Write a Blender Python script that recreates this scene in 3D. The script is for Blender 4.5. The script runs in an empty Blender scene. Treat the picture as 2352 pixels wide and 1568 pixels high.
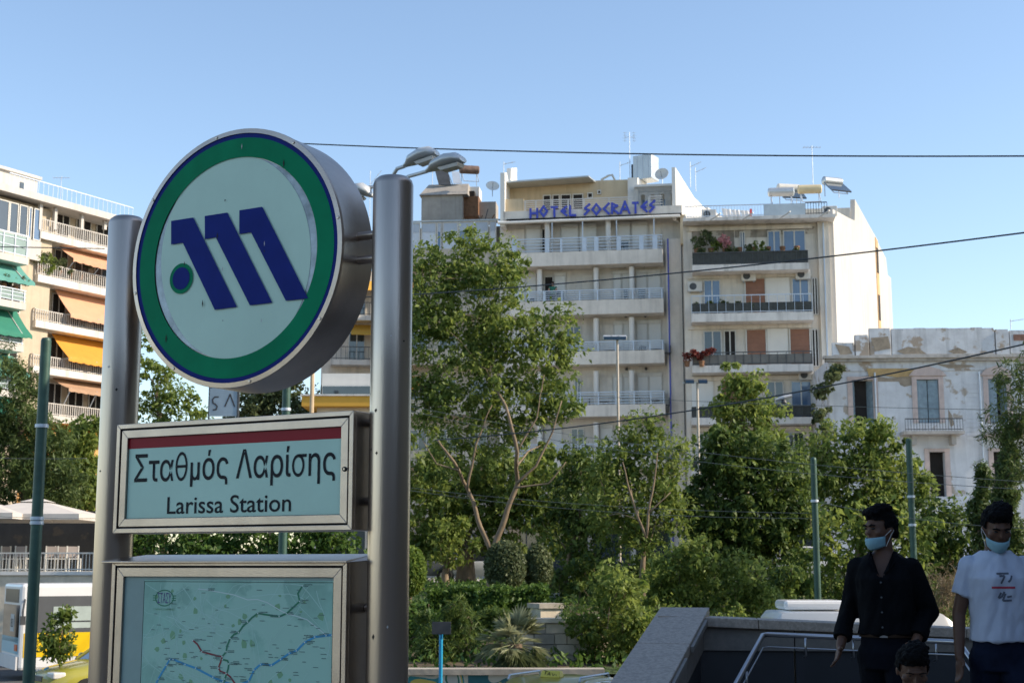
import bpy, bmesh, math, random
import numpy as np
from mathutils import Vector, Matrix, noise
from mathutils.bvhtree import BVHTree
random.seed(7)
R = math.radians
S = bpy.context.scene
COL = S.collection

# ---------------------------------------------------------------- camera
EYE = Vector((0, 0, 3.2)); FPX = 3275.0; PITCH = math.atan(516 / FPX)
cam = bpy.data.cameras.new('camera'); camo = bpy.data.objects.new('camera', cam); COL.objects.link(camo)
camo.location = EYE; camo.rotation_euler = (math.pi / 2 + PITCH, 0, 0)
cam.sensor_width = 36; cam.lens = 36 * FPX / 2352; cam.clip_start = .1; cam.clip_end = 5000
cam.dof.use_dof = True; cam.dof.focus_distance = 5.75; cam.dof.aperture_fstop = 13.0
S.camera = camo
# ---------------------------------------------------------------- sky and sun
SUN_EL, SUN_AZ = R(31), R(-7)          # azimuth measured from +x towards +y
W = bpy.data.worlds.new('World'); S.world = W; W.use_nodes = True
wn = W.node_tree.nodes; bg = wn['Background']
sky = wn.new('ShaderNodeTexSky'); sky.sky_type = 'NISHITA'; sky.sun_disc = False
sky.sun_elevation = SUN_EL; sky.sun_rotation = math.pi / 2 - SUN_AZ
sky.altitude = 100; sky.air_density = 1.0; sky.dust_density = .5; sky.ozone_density = 1.0
W.node_tree.links.new(sky.outputs[0], bg.inputs[0]); bg.inputs[1].default_value = .15
sl = bpy.data.lights.new('sun', 'SUN'); sl.energy = 4.0; sl.angle = R(.53); sl.color = (1, .86, .68)
so = bpy.data.objects.new('sun', sl); COL.objects.link(so)
sdir = Vector((math.cos(SUN_EL) * math.cos(SUN_AZ), math.cos(SUN_EL) * math.sin(SUN_AZ), math.sin(SUN_EL)))
so.rotation_euler = sdir.to_track_quat('Z', 'Y').to_euler(); so.location = (40, 0, 40)
S.view_settings.view_transform = 'Standard'; S.view_settings.look = 'None'
S.view_settings.exposure = 0.66; S.view_settings.gamma = 1.0; S.view_settings.use_curve_mapping = False
S.cycles.max_bounces = 6; S.cycles.diffuse_bounces = 3; S.cycles.glossy_bounces = 3
S.cycles.transmission_bounces = 4; S.cycles.transparent_max_bounces = 8; S.cycles.caustics_reflective = False
S.cycles.caustics_refractive = False; S.cycles.use_denoising = True

# ---------------------------------------------------------------- measuring helpers
def ray(px, py):
    r = (px - 1176) / FPX; u = (784 - py) / FPX
    c, s = math.cos(PITCH), math.sin(PITCH)
    return Vector((r, c - u * s, s + u * c))
def at(px, py, Y):
    d = ray(px, py); return EYE + d * (Y / d.y)
class Frame:
    """vertical facade frame: local x along the wall, y into the building, z up"""
    def __init__(s, ox, oy, deg): s.o = Vector((ox, oy, 0)); s.a = R(deg); s.u = Vector((math.cos(s.a), math.sin(s.a), 0)); s.d = Vector((-math.sin(s.a), math.cos(s.a), 0))
    def pick(s, px, py, n=0.0):
        d = ray(px, py); P0 = s.o + s.d * n; t = (P0 - EYE).dot(s.d) / d.dot(s.d); P = EYE + d * t
        return (P - P0).dot(s.u), P.z
    def x(s, px, n=0.0, py=700): return s.pick(px, py, n)[0]
    def z(s, px, py, n=0.0): return s.pick(px, py, n)[1]
    def loc(s, P): v = Vector(P) - s.o; return Vector((v.dot(s.u), v.dot(s.d), P[2]))

# ---------------------------------------------------------------- materials
MATS = {}
def nd(nt, t, **kw):
    n = nt.nodes.new(t)
    for k, v in kw.items(): setattr(n, k, v)
    return n
def M(name, col, rough=.7, metal=0., var=.12, sc=1.5, streak=0., bump=0., bsc=40., dirt=None, dcov=.5, spec=.5, coat=0., emit=None, alpha=1., trans=0., aniso=0., zs=1.):
    if name in MATS: return MATS[name]
    m = bpy.data.materials.new(name); m.use_nodes = True; nt = m.node_tree; L = nt.links.new
    b = nt.nodes['Principled BSDF']; b.inputs['Roughness'].default_value = rough; b.inputs['Metallic'].default_value = metal
    b.inputs['Specular IOR Level'].default_value = spec; b.inputs['Coat Weight'].default_value = coat
    if aniso: b.inputs['Anisotropic'].default_value = aniso
    if trans: b.inputs['Transmission Weight'].default_value = trans
    geo = nd(nt, 'ShaderNodeNewGeometry'); mp = nd(nt, 'ShaderNodeMapping'); L(geo.outputs['Position'], mp.inputs[0])
    mp.inputs['Scale'].default_value = (1, 1, zs)
    col = (*col, 1)
    if var or streak or dirt:
        n1 = nd(nt, 'ShaderNodeTexNoise'); n1.inputs['Scale'].default_value = sc; n1.inputs['Detail'].default_value = 6; n1.inputs['Roughness'].default_value = .65
        L(mp.outputs[0], n1.inputs['Vector'])
        mx = nd(nt, 'ShaderNodeMix', data_type='RGBA'); mx.inputs['A'].default_value = tuple(c * (1 - var) for c in col[:3]) + (1,); mx.inputs['B'].default_value = tuple(min(1, c * (1 + var)) for c in col[:3]) + (1,)
        rp = nd(nt, 'ShaderNodeMapRange'); rp.inputs[1].default_value = .32; rp.inputs[2].default_value = .68; L(n1.outputs[0], rp.inputs[0]); L(rp.outputs[0], mx.inputs['Factor'])
        out = mx.outputs['Result']
        if streak:
            mp2 = nd(nt, 'ShaderNodeMapping'); mp2.inputs['Scale'].default_value = (3.5, 3.5, .28); L(geo.outputs['Position'], mp2.inputs[0])
            n2 = nd(nt, 'ShaderNodeTexNoise'); n2.inputs['Scale'].default_value = 1.0; n2.inputs['Detail'].default_value = 5; L(mp2.outputs[0], n2.inputs['Vector'])
            r2 = nd(nt, 'ShaderNodeMapRange'); r2.inputs[1].default_value = .5; r2.inputs[2].default_value = .72; r2.inputs[4].default_value = streak; L(n2.outputs[0], r2.inputs[0])
            m2 = nd(nt, 'ShaderNodeMix', data_type='RGBA'); m2.inputs['B'].default_value = tuple(c * .38 for c in col[:3]) + (1,); L(r2.outputs[0], m2.inputs['Factor']); L(out, m2.inputs['A']); out = m2.outputs['Result']
        if dirt:
            n3 = nd(nt, 'ShaderNodeTexNoise'); n3.inputs['Scale'].default_value = sc * .6; n3.inputs['Detail'].default_value = 8; n3.inputs['Roughness'].default_value = .6; L(mp.outputs[0], n3.inputs['Vector'])
            r3 = nd(nt, 'ShaderNodeMapRange'); r3.inputs[1].default_value = 1 - dcov; r3.inputs[2].default_value = 1 - dcov + .04; L(n3.outputs[0], r3.inputs[0])
            m3 = nd(nt, 'ShaderNodeMix', data_type='RGBA'); m3.inputs['B'].default_value = (*dirt, 1); L(r3.outputs[0], m3.inputs['Factor']); L(out, m3.inputs['A']); out = m3.outputs['Result']
        L(out, b.inputs['Base Color'])
    else: b.inputs['Base Color'].default_value = col
    if bump:
        n4 = nd(nt, 'ShaderNodeTexNoise'); n4.inputs['Scale'].default_value = bsc; n4.inputs['Detail'].default_value = 4; L(mp.outputs[0], n4.inputs['Vector'])
        bp = nd(nt, 'ShaderNodeBump'); bp.inputs['Strength'].default_value = bump; bp.inputs['Distance'].default_value = .02; L(n4.outputs[0], bp.inputs['Height']); L(bp.outputs[0], b.inputs['Normal'])
    if emit: b.inputs['Emission Color'].default_value = (*emit, 1); b.inputs['Emission Strength'].default_value = 1
    MATS[name] = m; return m
def leafM(name, c1, c2, tr=.35, rough=.55):
    if name in MATS: return MATS[name]
    m = bpy.data.materials.new(name); m.use_nodes = True; nt = m.node_tree; L = nt.links.new
    b = nt.nodes['Principled BSDF']; b.inputs['Roughness'].default_value = rough; b.inputs['Specular IOR Level'].default_value = .3
    g = nd(nt, 'ShaderNodeNewGeometry'); mx = nd(nt, 'ShaderNodeMix', data_type='RGBA')
    n = nd(nt, 'ShaderNodeTexNoise'); n.inputs['Scale'].default_value = .9; n.inputs['Detail'].default_value = 3; L(g.outputs['Position'], n.inputs['Vector'])
    a = nd(nt, 'ShaderNodeMath', operation='MULTIPLY_ADD'); a.inputs[1].default_value = 1.6; a.inputs[2].default_value = -.8; L(n.outputs[0], a.inputs[0])
    a2 = nd(nt, 'ShaderNodeMath', operation='ADD', use_clamp=True); L(a.outputs[0], a2.inputs[0]); L(g.outputs['Random Per Island'], a2.inputs[1])
    mx.inputs['A'].default_value = (*c1, 1); mx.inputs['B'].default_value = (*c2, 1); L(a2.outputs[0], mx.inputs['Factor']); L(mx.outputs['Result'], b.inputs['Base Color'])
    t = nd(nt, 'ShaderNodeBsdfTranslucent'); hs = nd(nt, 'ShaderNodeHueSaturation'); hs.inputs['Value'].default_value = 1.5; hs.inputs['Hue'].default_value = .485; L(mx.outputs['Result'], hs.inputs['Color']); L(hs.outputs[0], t.inputs[0])
    ms = nd(nt, 'ShaderNodeMixShader'); ms.inputs[0].default_value = tr; L(b.outputs[0], ms.inputs[1]); L(t.outputs[0], ms.inputs[2]); L(ms.outputs[0], nt.nodes['Material Output'].inputs[0])
    MATS[name] = m; return m
def glassM(name, tint, rough=.05, mirror=.5, var=.3, sc=.35):
    """window glass seen from outside in daylight: dark interior under a reflecting skin"""
    if name in MATS: return MATS[name]
    m = M(name, tint, rough, 0, var, sc, spec=.9, coat=mirror); m.node_tree.nodes['Principled BSDF'].inputs['Coat Roughness'].default_value = .03; return m

# ---------------------------------------------------------------- mesh helpers
def link(name, me, parent=None, loc=None, rotz=0):
    o = bpy.data.objects.new(name, me); COL.objects.link(o)
    if parent is not None: o.parent = parent
    if loc is not None: o.location = loc
    if rotz: o.rotation_euler[2] = rotz
    return o
def tag(o, label, cat, group=None):
    o['label'] = label; o['category'] = cat
    if group: o['group'] = group
    return o
def struct(o): o['kind'] = 'structure'; return o
def thing(name, label, cat, loc, rotz=0, group=None):
    return tag(link(name, None, None, loc, rotz), label, cat, group)
class MB:
    def __init__(s): s.v = []; s.f = []; s.m = []; s.k = 0
    def mat(s, k): s.k = k; return s
    def add(s, vs, fs):
        o = len(s.v); s.v += [tuple(v) for v in vs]; s.f += [tuple(i + o for i in f) for f in fs]; s.m += [s.k] * len(fs); return s
    def box(s, x0, x1, y0, y1, z0, z1):
        return s.add([(x0, y0, z0), (x1, y0, z0), (x1, y1, z0), (x0, y1, z0), (x0, y0, z1), (x1, y0, z1), (x1, y1, z1), (x0, y1, z1)],
                     [(0, 3, 2, 1), (4, 5, 6, 7), (0, 1, 5, 4), (1, 2, 6, 5), (2, 3, 7, 6), (3, 0, 4, 7)])
    def hexa(s, p): return s.add(p, [(0, 3, 2, 1), (4, 5, 6, 7), (0, 1, 5, 4), (1, 2, 6, 5), (2, 3, 7, 6), (3, 0, 4, 7)])
    def prism(s, poly, y0, y1):   # polygon in xz, counter-clockwise seen from -y, extruded along y
        n = len(poly); vs = [(p[0], y0, p[1]) for p in poly] + [(p[0], y1, p[1]) for p in poly]
        return s.add(vs, [tuple(range(n)), tuple(range(2 * n - 1, n - 1, -1))] + [(i, i + n, (i + 1) % n + n, (i + 1) % n) for i in range(n)])
    def plan(s, poly, z0, z1):    # polygon in xy, counter-clockwise from above
        n = len(poly); vs = [(p[0], p[1], z0) for p in poly] + [(p[0], p[1], z1) for p in poly]
        return s.add(vs, [tuple(range(n - 1, -1, -1)), tuple(range(n, 2 * n))] + [(i, (i + 1) % n, (i + 1) % n + n, i + n) for i in range(n)])
    def tube(s, path, rad, n=8, cap=True):
        path = [Vector(p) for p in path]; rad = [rad] * len(path) if not hasattr(rad, '__len__') else rad
        rings = []; up = None
        for i, p in enumerate(path):
            t = (path[min(i + 1, len(path) - 1)] - path[max(i - 1, 0)]).normalized()
            if up is None: up = Vector((0, 0, 1)) if abs(t.z) < .9 else Vector((1, 0, 0))
            a = t.cross(up).normalized(); b = a.cross(t).normalized(); up = b
            rings.append([p + (a * math.cos(2 * math.pi * k / n) + b * math.sin(2 * math.pi * k / n)) * rad[i] for k in range(n)])
        vs = [v for r in rings for v in r]; fs = []
        for i in range(len(path) - 1):
            for k in range(n): fs.append((i * n + k, i * n + (k + 1) % n, (i + 1) * n + (k + 1) % n, (i + 1) * n + k))
        if cap: fs += [tuple(range(n - 1, -1, -1)), tuple(range((len(path) - 1) * n, len(path) * n))]
        return s.add(vs, fs)
    def lathe(s, prof, n=32, cx=0, cy=0, axis='z'):
        vs = []
        for r, h in prof:
            for k in range(n):
                c, q = r * math.cos(2 * math.pi * k / n), r * math.sin(2 * math.pi * k / n)
                vs.append((cx + c, cy + q, h) if axis == 'z' else (cx + c, h, cy - q) if axis == 'y' else (h, cx + c, cy + q))
        fs = [(i * n + k, i * n + (k + 1) % n, (i + 1) * n + (k + 1) % n, (i + 1) * n + k) for i in range(len(prof) - 1) for k in range(n)]
        if prof[0][0] > 1e-6: fs.append(tuple(range(n - 1, -1, -1)))
        if prof[-1][0] > 1e-6: fs.append(tuple(range((len(prof) - 1) * n, len(prof) * n)))
        return s.add(vs, fs)
    def ellip(s, c, r, n=16, m=10, rot=None):
        vs = []; c = Vector(c)
        for i in range(m + 1):
            th = math.pi * i / m
            for k in range(n):
                ph = 2 * math.pi * k / n; v = Vector((r[0] * math.sin(th) * math.cos(ph), r[1] * math.sin(th) * math.sin(ph), r[2] * math.cos(th)))
                if rot is not None: v = rot @ v
                vs.append(c + v)
        return s.add(vs, [((i + 1) * n + k, (i + 1) * n + (k + 1) % n, i * n + (k + 1) % n, i * n + k) for i in range(m) for k in range(n)])
    def mesh(s, name, mats, smooth=False):
        me = bpy.data.meshes.new(name); me.from_pydata(s.v, [], s.f)
        for m in (mats if isinstance(mats, (list, tuple)) else [mats]): me.materials.append(m)
        if any(s.m): me.polygons.foreach_set('material_index', s.m)
        if smooth: me.polygons.foreach_set('use_smooth', [True] * len(me.polygons))
        me.update(); return me
    def build(s, name, mats, parent=None, smooth=False, bevel=0, angle=None, loc=None, rotz=0):
        me = s.mesh(name, mats, smooth)
        if smooth and angle: me.set_sharp_from_angle(angle=R(angle))
        o = link(name, me, parent, loc, rotz)
        if bevel:
            md = o.modifiers.new('bevel', 'BEVEL'); md.width = bevel; md.segments = 2; md.limit_method = 'ANGLE'; md.angle_limit = R(40)
        return o
BOXES = {}
def bx(name, parent, mat, x0, x1, y0, y1, z0, z1, bevel=0):
    """box part; alike boxes share their mesh"""
    d = (round(abs(x1 - x0), 3), round(abs(y1 - y0), 3), round(abs(z1 - z0), 3), mat.name)
    if d not in BOXES:
        a, b, c = d[0] / 2, d[1] / 2, d[2] / 2; BOXES[d] = MB().box(-a, a, -b, b, -c, c).mesh(name, mat)
    o = link(name, BOXES[d], parent, ((x0 + x1) / 2, (y0 + y1) / 2, (z0 + z1) / 2))
    if bevel: md = o.modifiers.new('bevel', 'BEVEL'); md.width = bevel; md.segments = 2
    return o
def text_mesh(body, size, mat, extrude=0., bold=0.):
    c = bpy.data.curves.new('t', 'FONT'); c.body = body; c.size = size; c.extrude = extrude; c.resolution_u = 4; c.offset = bold
    o = bpy.data.objects.new('t', c); COL.objects.link(o); dg = bpy.context.evaluated_depsgraph_get()
    me = bpy.data.meshes.new_from_object(o.evaluated_get(dg)); bpy.data.objects.remove(o); me.materials.clear(); me.materials.append(mat); return me
def fit_text(body, x0, x1, z0, z1, y, mat, bold=0.):
    """flat lettering in the xz plane, ink box stretched to the given rectangle"""
    me = text_mesh(body, 1, mat); co = np.empty(len(me.vertices) * 3); me.vertices.foreach_get('co', co); co = co.reshape(-1, 3)
    lo, hi = co.min(0), co.max(0); o = np.empty_like(co)
    o[:, 0] = x0 + (co[:, 0] - lo[0]) / (hi[0] - lo[0]) * (x1 - x0); o[:, 2] = z0 + (co[:, 1] - lo[1]) / (hi[1] - lo[1]) * (z1 - z0); o[:, 1] = y
    me.vertices.foreach_set('co', o.ravel()); me.update(); return me
def strip(pts, w, y):            # flat ribbon in the xz plane
    mb = MB(); P = [Vector((p[0], p[1])) for p in pts]
    for i in range(len(P) - 1):
        a, b = P[i], P[i + 1]; t = (b - a).normalized(); nrm = Vector((-t.y, t.x)) * w / 2; a2, b2 = a - t * w * .3, b + t * w * .3
        mb.add([(a2.x + nrm.x, y - i * 1e-5, a2.y + nrm.y), (a2.x - nrm.x, y - i * 1e-5, a2.y - nrm.y), (b2.x - nrm.x, y - i * 1e-5, b2.y - nrm.y), (b2.x + nrm.x, y - i * 1e-5, b2.y + nrm.y)], [(0, 1, 2, 3)])
    return mb
# ================================================================ setting: ground
PZ = 1.78   # level of the station plaza above the street
m_asph = M('asphalt', (.08, .078, .075), .9, var=.25, sc=.6, bump=.3)
m_pave = M('plaza_paving', (.36, .30, .25), .8, var=.2, sc=1.2, bump=.2)
m_soil = M('park_soil', (.10, .075, .045), .95, var=.35, sc=1.3, bump=.5, bsc=6, dirt=(.05, .08, .02), dcov=.5)
struct(MB().add([(-900, -300, 0), (900, -300, 0), (900, 1500, 0), (-900, 1500, 0)], [(0, 1, 2, 3)]).build('ground', m_asph))
struct(MB().box(-6, 12.5, -14, 15, .004, PZ).build('plaza_pavement', m_pave))
def park_z(y): return np.interp(y, [31, 34, 40, 47, 60, 200], [.95, 1.1, 1.75, 2.35, 2.5, 2.5])
def terrain():
    ys = [31, 32.5, 34, 36, 38, 40, 43, 47, 52, 60, 75, 120]; xs = np.linspace(-5, 60, 30); vs = []; fs = []
    for j, y in enumerate(ys):
        for i, x in enumerate(xs): vs.append((x, y, float(park_z(y)) + (.12 * noise.noise((x * .3, y * .3, 0)) if j else 0)))
    n = len(xs)
    for j in range(len(ys) - 1):
        for i in range(n - 1): fs.append((j * n + i, j * n + i + 1, (j + 1) * n + i + 1, (j + 1) * n + i))
    return struct(MB().add(vs, fs).build('park_terrain', m_soil, smooth=True))
terrain()
struct(MB().box(-60, 70, 57, 130, 2.0, 2.56).build('street_pavement', M('pavement_slabs', (.42, .39, .35), .85, var=.15, sc=.8)))
# ================================================================ metro totem
m_st = M('brushed_steel', (.47, .395, .335), .31, 1.0, var=.16, sc=5, bump=.05, bsc=220, zs=.04, aniso=.4, dirt=(.2, .185, .175), dcov=.33)
m_std = M('sheet_steel', (.50, .41, .34), .34, 1.0, var=.14, sc=4, bump=.04, bsc=150)
m_gap = M('dark_gap', (.012, .012, .012), .8, var=0)
m_green = M('enamel_green', (.001, .24, .10), .5, var=.10, sc=6, streak=.2, spec=.08)
m_navy = M('enamel_navy', (.012, .026, .19), .5, var=.10, sc=9, spec=.08)
m_panel = M('acrylic_panel', (.62, .80, .63), .40, var=.035, sc=3, streak=.06, spec=.25)
m_reflection_paint = M('painted_reflection_glass', (.42, .47, .47), .22, .1, var=.45, sc=7)  # pale mottled grey stands in for reflections in the emblem glass
m_red = M('print_red', (.33, .005, .015), .45, var=.08, spec=.25)
m_ink = M('print_ink', (.008, .010, .014), .5, var=0, spec=.2)
m_glassp = M('name_panel_print', (.54, .77, .62), .40, var=.05, sc=2.5, spec=.25, coat=.12)  # ground of the station name, one pale green tone
TH = 28
RP = Vector((-.48, 5.6)); HS = .71
SC = RP + HS * Vector((-math.cos(R(TH)), math.sin(R(TH))))
sign = thing('metro_sign', 'steel metro station totem with round green and blue emblem, name box and map case', 'station sign', (SC.x, SC.y, PZ), R(-TH))
def zz(z): return z - PZ
for sx in (-1, 1):
    mb = MB(); r = .0815; H = zz(4.755)
    mb.lathe([(r + .05, 0), (r + .05, .015), (r, .016), (r, 1.0), (r, 2.2), (r, H - .035), (r - .006, H - .016), (r - .02, H - .004), (r - .04, H), (0, H + .002)], 56, sx * HS, 0)
    mb.build('pole', m_st, sign, smooth=True, angle=50)
# --- round emblem
cx, cz, RR = -.021, zz(4.482), .553
rim = MB().lathe([(RR - .0205, -.0905), (RR - .02, -.1), (RR, -.098), (RR + .002, -.085), (RR, -.078), (RR, .02), (RR, .125), (RR - .03, .135), (0, .135)], 96, cx, cz, 'y').build('emblem_drum', m_std, sign, smooth=True, angle=35)
def ring(r0, r1, y, n=96):
    vs = [(cx + r * math.cos(2 * math.pi * k / n), y, cz + r * math.sin(2 * math.pi * k / n)) for r in (r0, r1) for k in range(n)]
    return MB().add(vs, [(k, (k + 1) % n, n + (k + 1) % n, n + k)[::-1] for k in range(n)])
def disc(rx, rz, y, tilt=0, n=96, dx=0, dz=0):
    t = R(tilt); vs = []
    for k in range(n):
        a, b = rx * math.cos(2 * math.pi * k / n), rz * math.sin(2 * math.pi * k / n)
        vs.append((cx + dx + a * math.cos(t) - b * math.sin(t), y, cz + dz + a * math.sin(t) + b * math.cos(t)))
    return MB().add(vs, [tuple(range(n))])
# recessed drum front: rim lip, rings and panel

ring(.513, RR - .0205, -.0955).build('outer_ring', m_navy, rim)
ring(.430, .5135, -.0965).build('green_ring', m_green, rim)
disc(.392, .446, -.0930, 17).build('emblem_panel', m_panel, rim)
disc(.428, .428, -.0915).build('emblem_glass', m_reflection_paint, rim)
for st in ([(-.345, .194), (-.222, .195), (.030, -.216), (-.088, -.218), (-.275, .090), (-.340, .089)],
           [(-.159, .194), (-.037, .195), (.212, -.214), (.097, -.215), (-.095, .094), (-.154, .092)],
           [(.027, .197), (.147, .198), (.393, -.212), (.281, -.212), (.092, .095), (.030, .094)]):
    MB().add([(cx + p[0], -.0985, cz + p[1]) for p in st][::-1], [tuple(range(6))]).build('emblem_stroke', m_navy, rim)
disc(.064, .066, -.0975, dx=-.277, dz=-.066).build('emblem_dot_border', m_green, rim)
disc(.047, .049, -.0990, dx=-.277, dz=-.066).build('emblem_dot', m_navy, rim)
for (x, zc) in ((1, 4.535), (1, 4.435), (-1, 4.535), (-1, 4.435)):
    z = zz(zc); xe = cx + x * math.sqrt(max(0, RR ** 2 - (z - cz) ** 2))
    MB().tube([(xe - x * .03, .03, z), (x * (HS - .07), .03, z)], .018, 16).build('emblem_bracket', m_st, sign, smooth=True, angle=40)
# --- steel boxes
def case(name, x0, x1, z0, z1, fw, cap=False):
    yb = .10
    o = MB().box(x0, x1, -.085, yb, z0, z1).build(name, m_std, sign, bevel=.003)
    # outer lip, joint, inner door frame with mitred corners
    def frame(nm, a, b, y0, y1, m, w):
        mb = MB(); X0, X1, Z0, Z1 = x0 + a, x1 - a, z0 + a, z1 - a; x_0, x_1, z_0, z_1 = X0 + w, X1 - w, Z0 + w, Z1 - w
        for q in ([(X0, Z0), (X1, Z0), (x_1, z_0), (x_0, z_0)], [(X1, Z0), (X1, Z1), (x_1, z_1), (x_1, z_0)], [(X1, Z1), (X0, Z1), (x_0, z_1), (x_1, z_1)], [(X0, Z1), (X0, Z0), (x_0, z_0), (x_0, z_1)]):
            MB().prism(q, y0, y1).build(nm, m, o, bevel=.0018)
    frame('outer_frame', 0, 0, -.103, -.0855, m_std, .02)
    bx('frame_joint', o, m_gap, x0 + .02, x1 - .02, -.0868, -.0855, z0 + .02, z1 - .02)
    frame('door_frame', .0265, 0, -.1, -.0872, m_std, fw)
    return o
nb = case('name_box', -.621, .607, zz(3.339), zz(3.803), .034)
X0, X1, Z0, Z1 = -.559, .547, zz(3.401), zz(3.741)
bx('name_panel', nb, m_glassp, X0, X1, -.0895, -.0875, Z0, Z1)
bx('red_band', nb, m_red, X0, X1, -.0905, -.0892, zz(3.697), Z1)
def greek_name(parent, body, x0, x1, z0, z1, y, mat):
    """one flat glyph per letter; theta and sigma are drawn as rings with a bar"""
    def bounds(t):
        me = text_mesh(t, 1, mat, 0, .006); co = np.array([v.co[:] for v in me.vertices]); return me, co
    me, allc = bounds(body); lo, hi = allc.min(0), allc.max(0); sx, sz = (x1 - x0) / (hi[0] - lo[0]), (z1 - z0) / (hi[1] - lo[1])
    for i, ch in enumerate(body):
        if ch == ' ': continue
        pre = bounds(body[:i + 1])[1]; me, g = bounds(ch); right = pre[:, 0].max(); off = right - g[:, 0].max()
        if ch in 'θσ':
            gl, gh = g.min(0), g.max(0); w, h = gh[0] - gl[0], gh[1] - gl[1]; th = .078
            rx, rz = (w / 2, h / 2) if ch == 'θ' else (w * .43, h / 2); cx_, cz_ = gl[0] + rx, gl[1] + rz; mb = MB(); n = 40
            vs = [(cx_ + (rx - q) * math.cos(2 * math.pi * k / n), 0, cz_ + (rz - q) * math.sin(2 * math.pi * k / n)) for q in (0, th) for k in range(n)]
            mb.add(vs, [(k, (k + 1) % n, n + (k + 1) % n, n + k) for k in range(n)])
            if ch == 'θ': mb.add([(cx_ - rx + th * .8, -.001, cz_ - th * .45), (cx_ + rx - th * .8, -.001, cz_ - th * .45), (cx_ + rx - th * .8, -.001, cz_ + th * .45), (cx_ - rx + th * .8, -.001, cz_ + th * .45)], [(0, 1, 2, 3)])
            else: mb.add([(cx_, -.001, gh[1] - th), (gh[0], -.001, gh[1] - th), (gh[0], -.001, gh[1]), (cx_, -.001, gh[1])], [(0, 1, 2, 3)])
            me = mb.mesh('glyph', mat); pts = [(v.co.x, v.co.z) for v in me.vertices]
        else: pts = [(v.co.x, v.co.y) for v in me.vertices]
        for v, (a, b) in zip(me.vertices, pts): v.co = (x0 + (a + off - lo[0]) * sx, y, z0 + (b - lo[1]) * sz)
        me.update(); link('station_name_letter', me, parent)
greek_name(nb, 'Σταθμός Λαρίσης', -.523, .517, zz(3.522), zz(3.677), -.0912, m_ink)
greek_name(nb, 'Larissa Station', -.335, .305, zz(3.416), zz(3.488), -.0912, m_ink)
MB().lathe([(.009, -.106), (.010, -.099), (.010, -.09)], 20, .567, zz(3.575), 'y').build('door_lock', m_gap, nb, smooth=True, angle=40)
MB().lathe([(.004, -.107), (.0045, -.1)], 12, .567, zz(3.575), 'y').build('lock_core', m_st, nb)
mc = case('map_case', -.616, .588, zz(2.10), zz(3.222), .038)
MB().hexa([(-.652, -.13, zz(3.214)), (.604, -.13, zz(3.214)), (.60, .10, zz(3.226)), (-.63, .10, zz(3.226)), (-.652, -.13, zz(3.222)), (.604, -.13, zz(3.222)), (.58, .10, zz(3.25)), (-.61, .10, zz(3.25))]).build('rain_cap', m_std, mc, bevel=.002)
m_case_in = M('map_case_backing', (.26, .38, .35), .4, var=.12, sc=3, coat=.35)
bx('map_backing', mc, m_case_in, -.552, .525, -.0895, -.0875, zz(2.165), zz(3.157))
m_map = M('map_print', (.32, .57, .45), .45, var=.16, sc=5, coat=.15, spec=.25, dirt=(.40, .65, .52), dcov=.52)
bx('map_poster', mc, m_map, -.444, .531, -.0905, -.0893, zz(2.175), zz(3.145))
MB().box(-.444, .518, -.0910, -.0904, zz(3.137), zz(3.139)).box(-.444, -.442, -.0910, -.0904, zz(2.18), zz(3.137)).box(.516, .518, -.0910, -.0904, zz(2.18), zz(3.137)).build('map_border', m_ink, mc)
GL = [(.37, 3.125), (.349, 3.095), (.359, 3.065), (.296, 3.017), (.261, 3.005), (.18, 3.013), (.155, 3.016), (.126, 2.998), (.106, 2.981), (.081, 2.963), (.061, 2.939), (.038, 2.93), (.02, 2.915), (.005, 2.884), (.002, 2.862), (-.021, 2.84), (-.016, 2.831), (.01, 2.827), (.017, 2.815), (.014, 2.795), (-.001, 2.755), (-.02, 2.68), (-.05, 2.6), (-.12, 2.5), (-.2, 2.42)]
RL = [(-.172, 2.903), (-.148, 2.888), (-.123, 2.859), (-.063, 2.848), (-.018, 2.842), (-.025, 2.822), (-.035, 2.797), (-.025, 2.785), (.005, 2.777), (.026, 2.765), (.06, 2.73), (.07, 2.65), (.05, 2.55), (.06, 2.42)]
BL = [(.514, 2.939), (.488, 2.936), (.435, 2.93), (.387, 2.908), (.349, 2.875), (.314, 2.864), (.273, 2.84), (.229, 2.816), (.175, 2.818), (.144, 2.795), (.12, 2.752), (.06, 2.73), (-.01, 2.745), (-.062, 2.76), (-.153, 2.793), (-.208, 2.806), (-.272, 2.824), (-.291, 2.823), (-.307, 2.799), (-.348, 2.743), (-.38, 2.68)]
WL = [(-.153, 3.109), (-.109, 3.106), (.032, 3.087), (.102, 3.068), (.153, 3.07), (.201, 3.058), (.262, 3.03), (.296, 3.017), (.347, 3.007), (.396, 2.995), (.431, 2.973), (.488, 2.938)]
mm = {'g': M('map_line_green', (.01, .20, .10), .5, var=0), 'r': M('map_line_red', (.25, .02, .03), .5, var=0), 'b': M('map_line_blue', (.03, .33, .58), .5, var=0), 'w': M('map_line_white', (.62, .76, .70), .5, var=0), 'l': M('map_road', (.46, .70, .60), .5, var=0), 'p': M('map_park', (.20, .42, .22), .5, var=0)}
rnd = random.Random(3)
rd = MB()
for i in range(110):
    x, z = rnd.uniform(-.42, .5), rnd.uniform(2.3, 3.12); a = rnd.uniform(0, 6.28); pts = []
    for k in range(7):
        pts.append((min(.512, max(-.438, x)), zz(min(3.13, max(2.2, z))))); a += rnd.uniform(-.35, .35); x += .045 * math.cos(a); z += .045 * math.sin(a)
    q = strip(pts, rnd.choice((.0016, .0022, .003)), -.0908); rd.add(q.v, q.f)
rd.build('map_roads', mm['l'], mc)['kind'] = 'stuff'
pk = MB()
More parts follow.
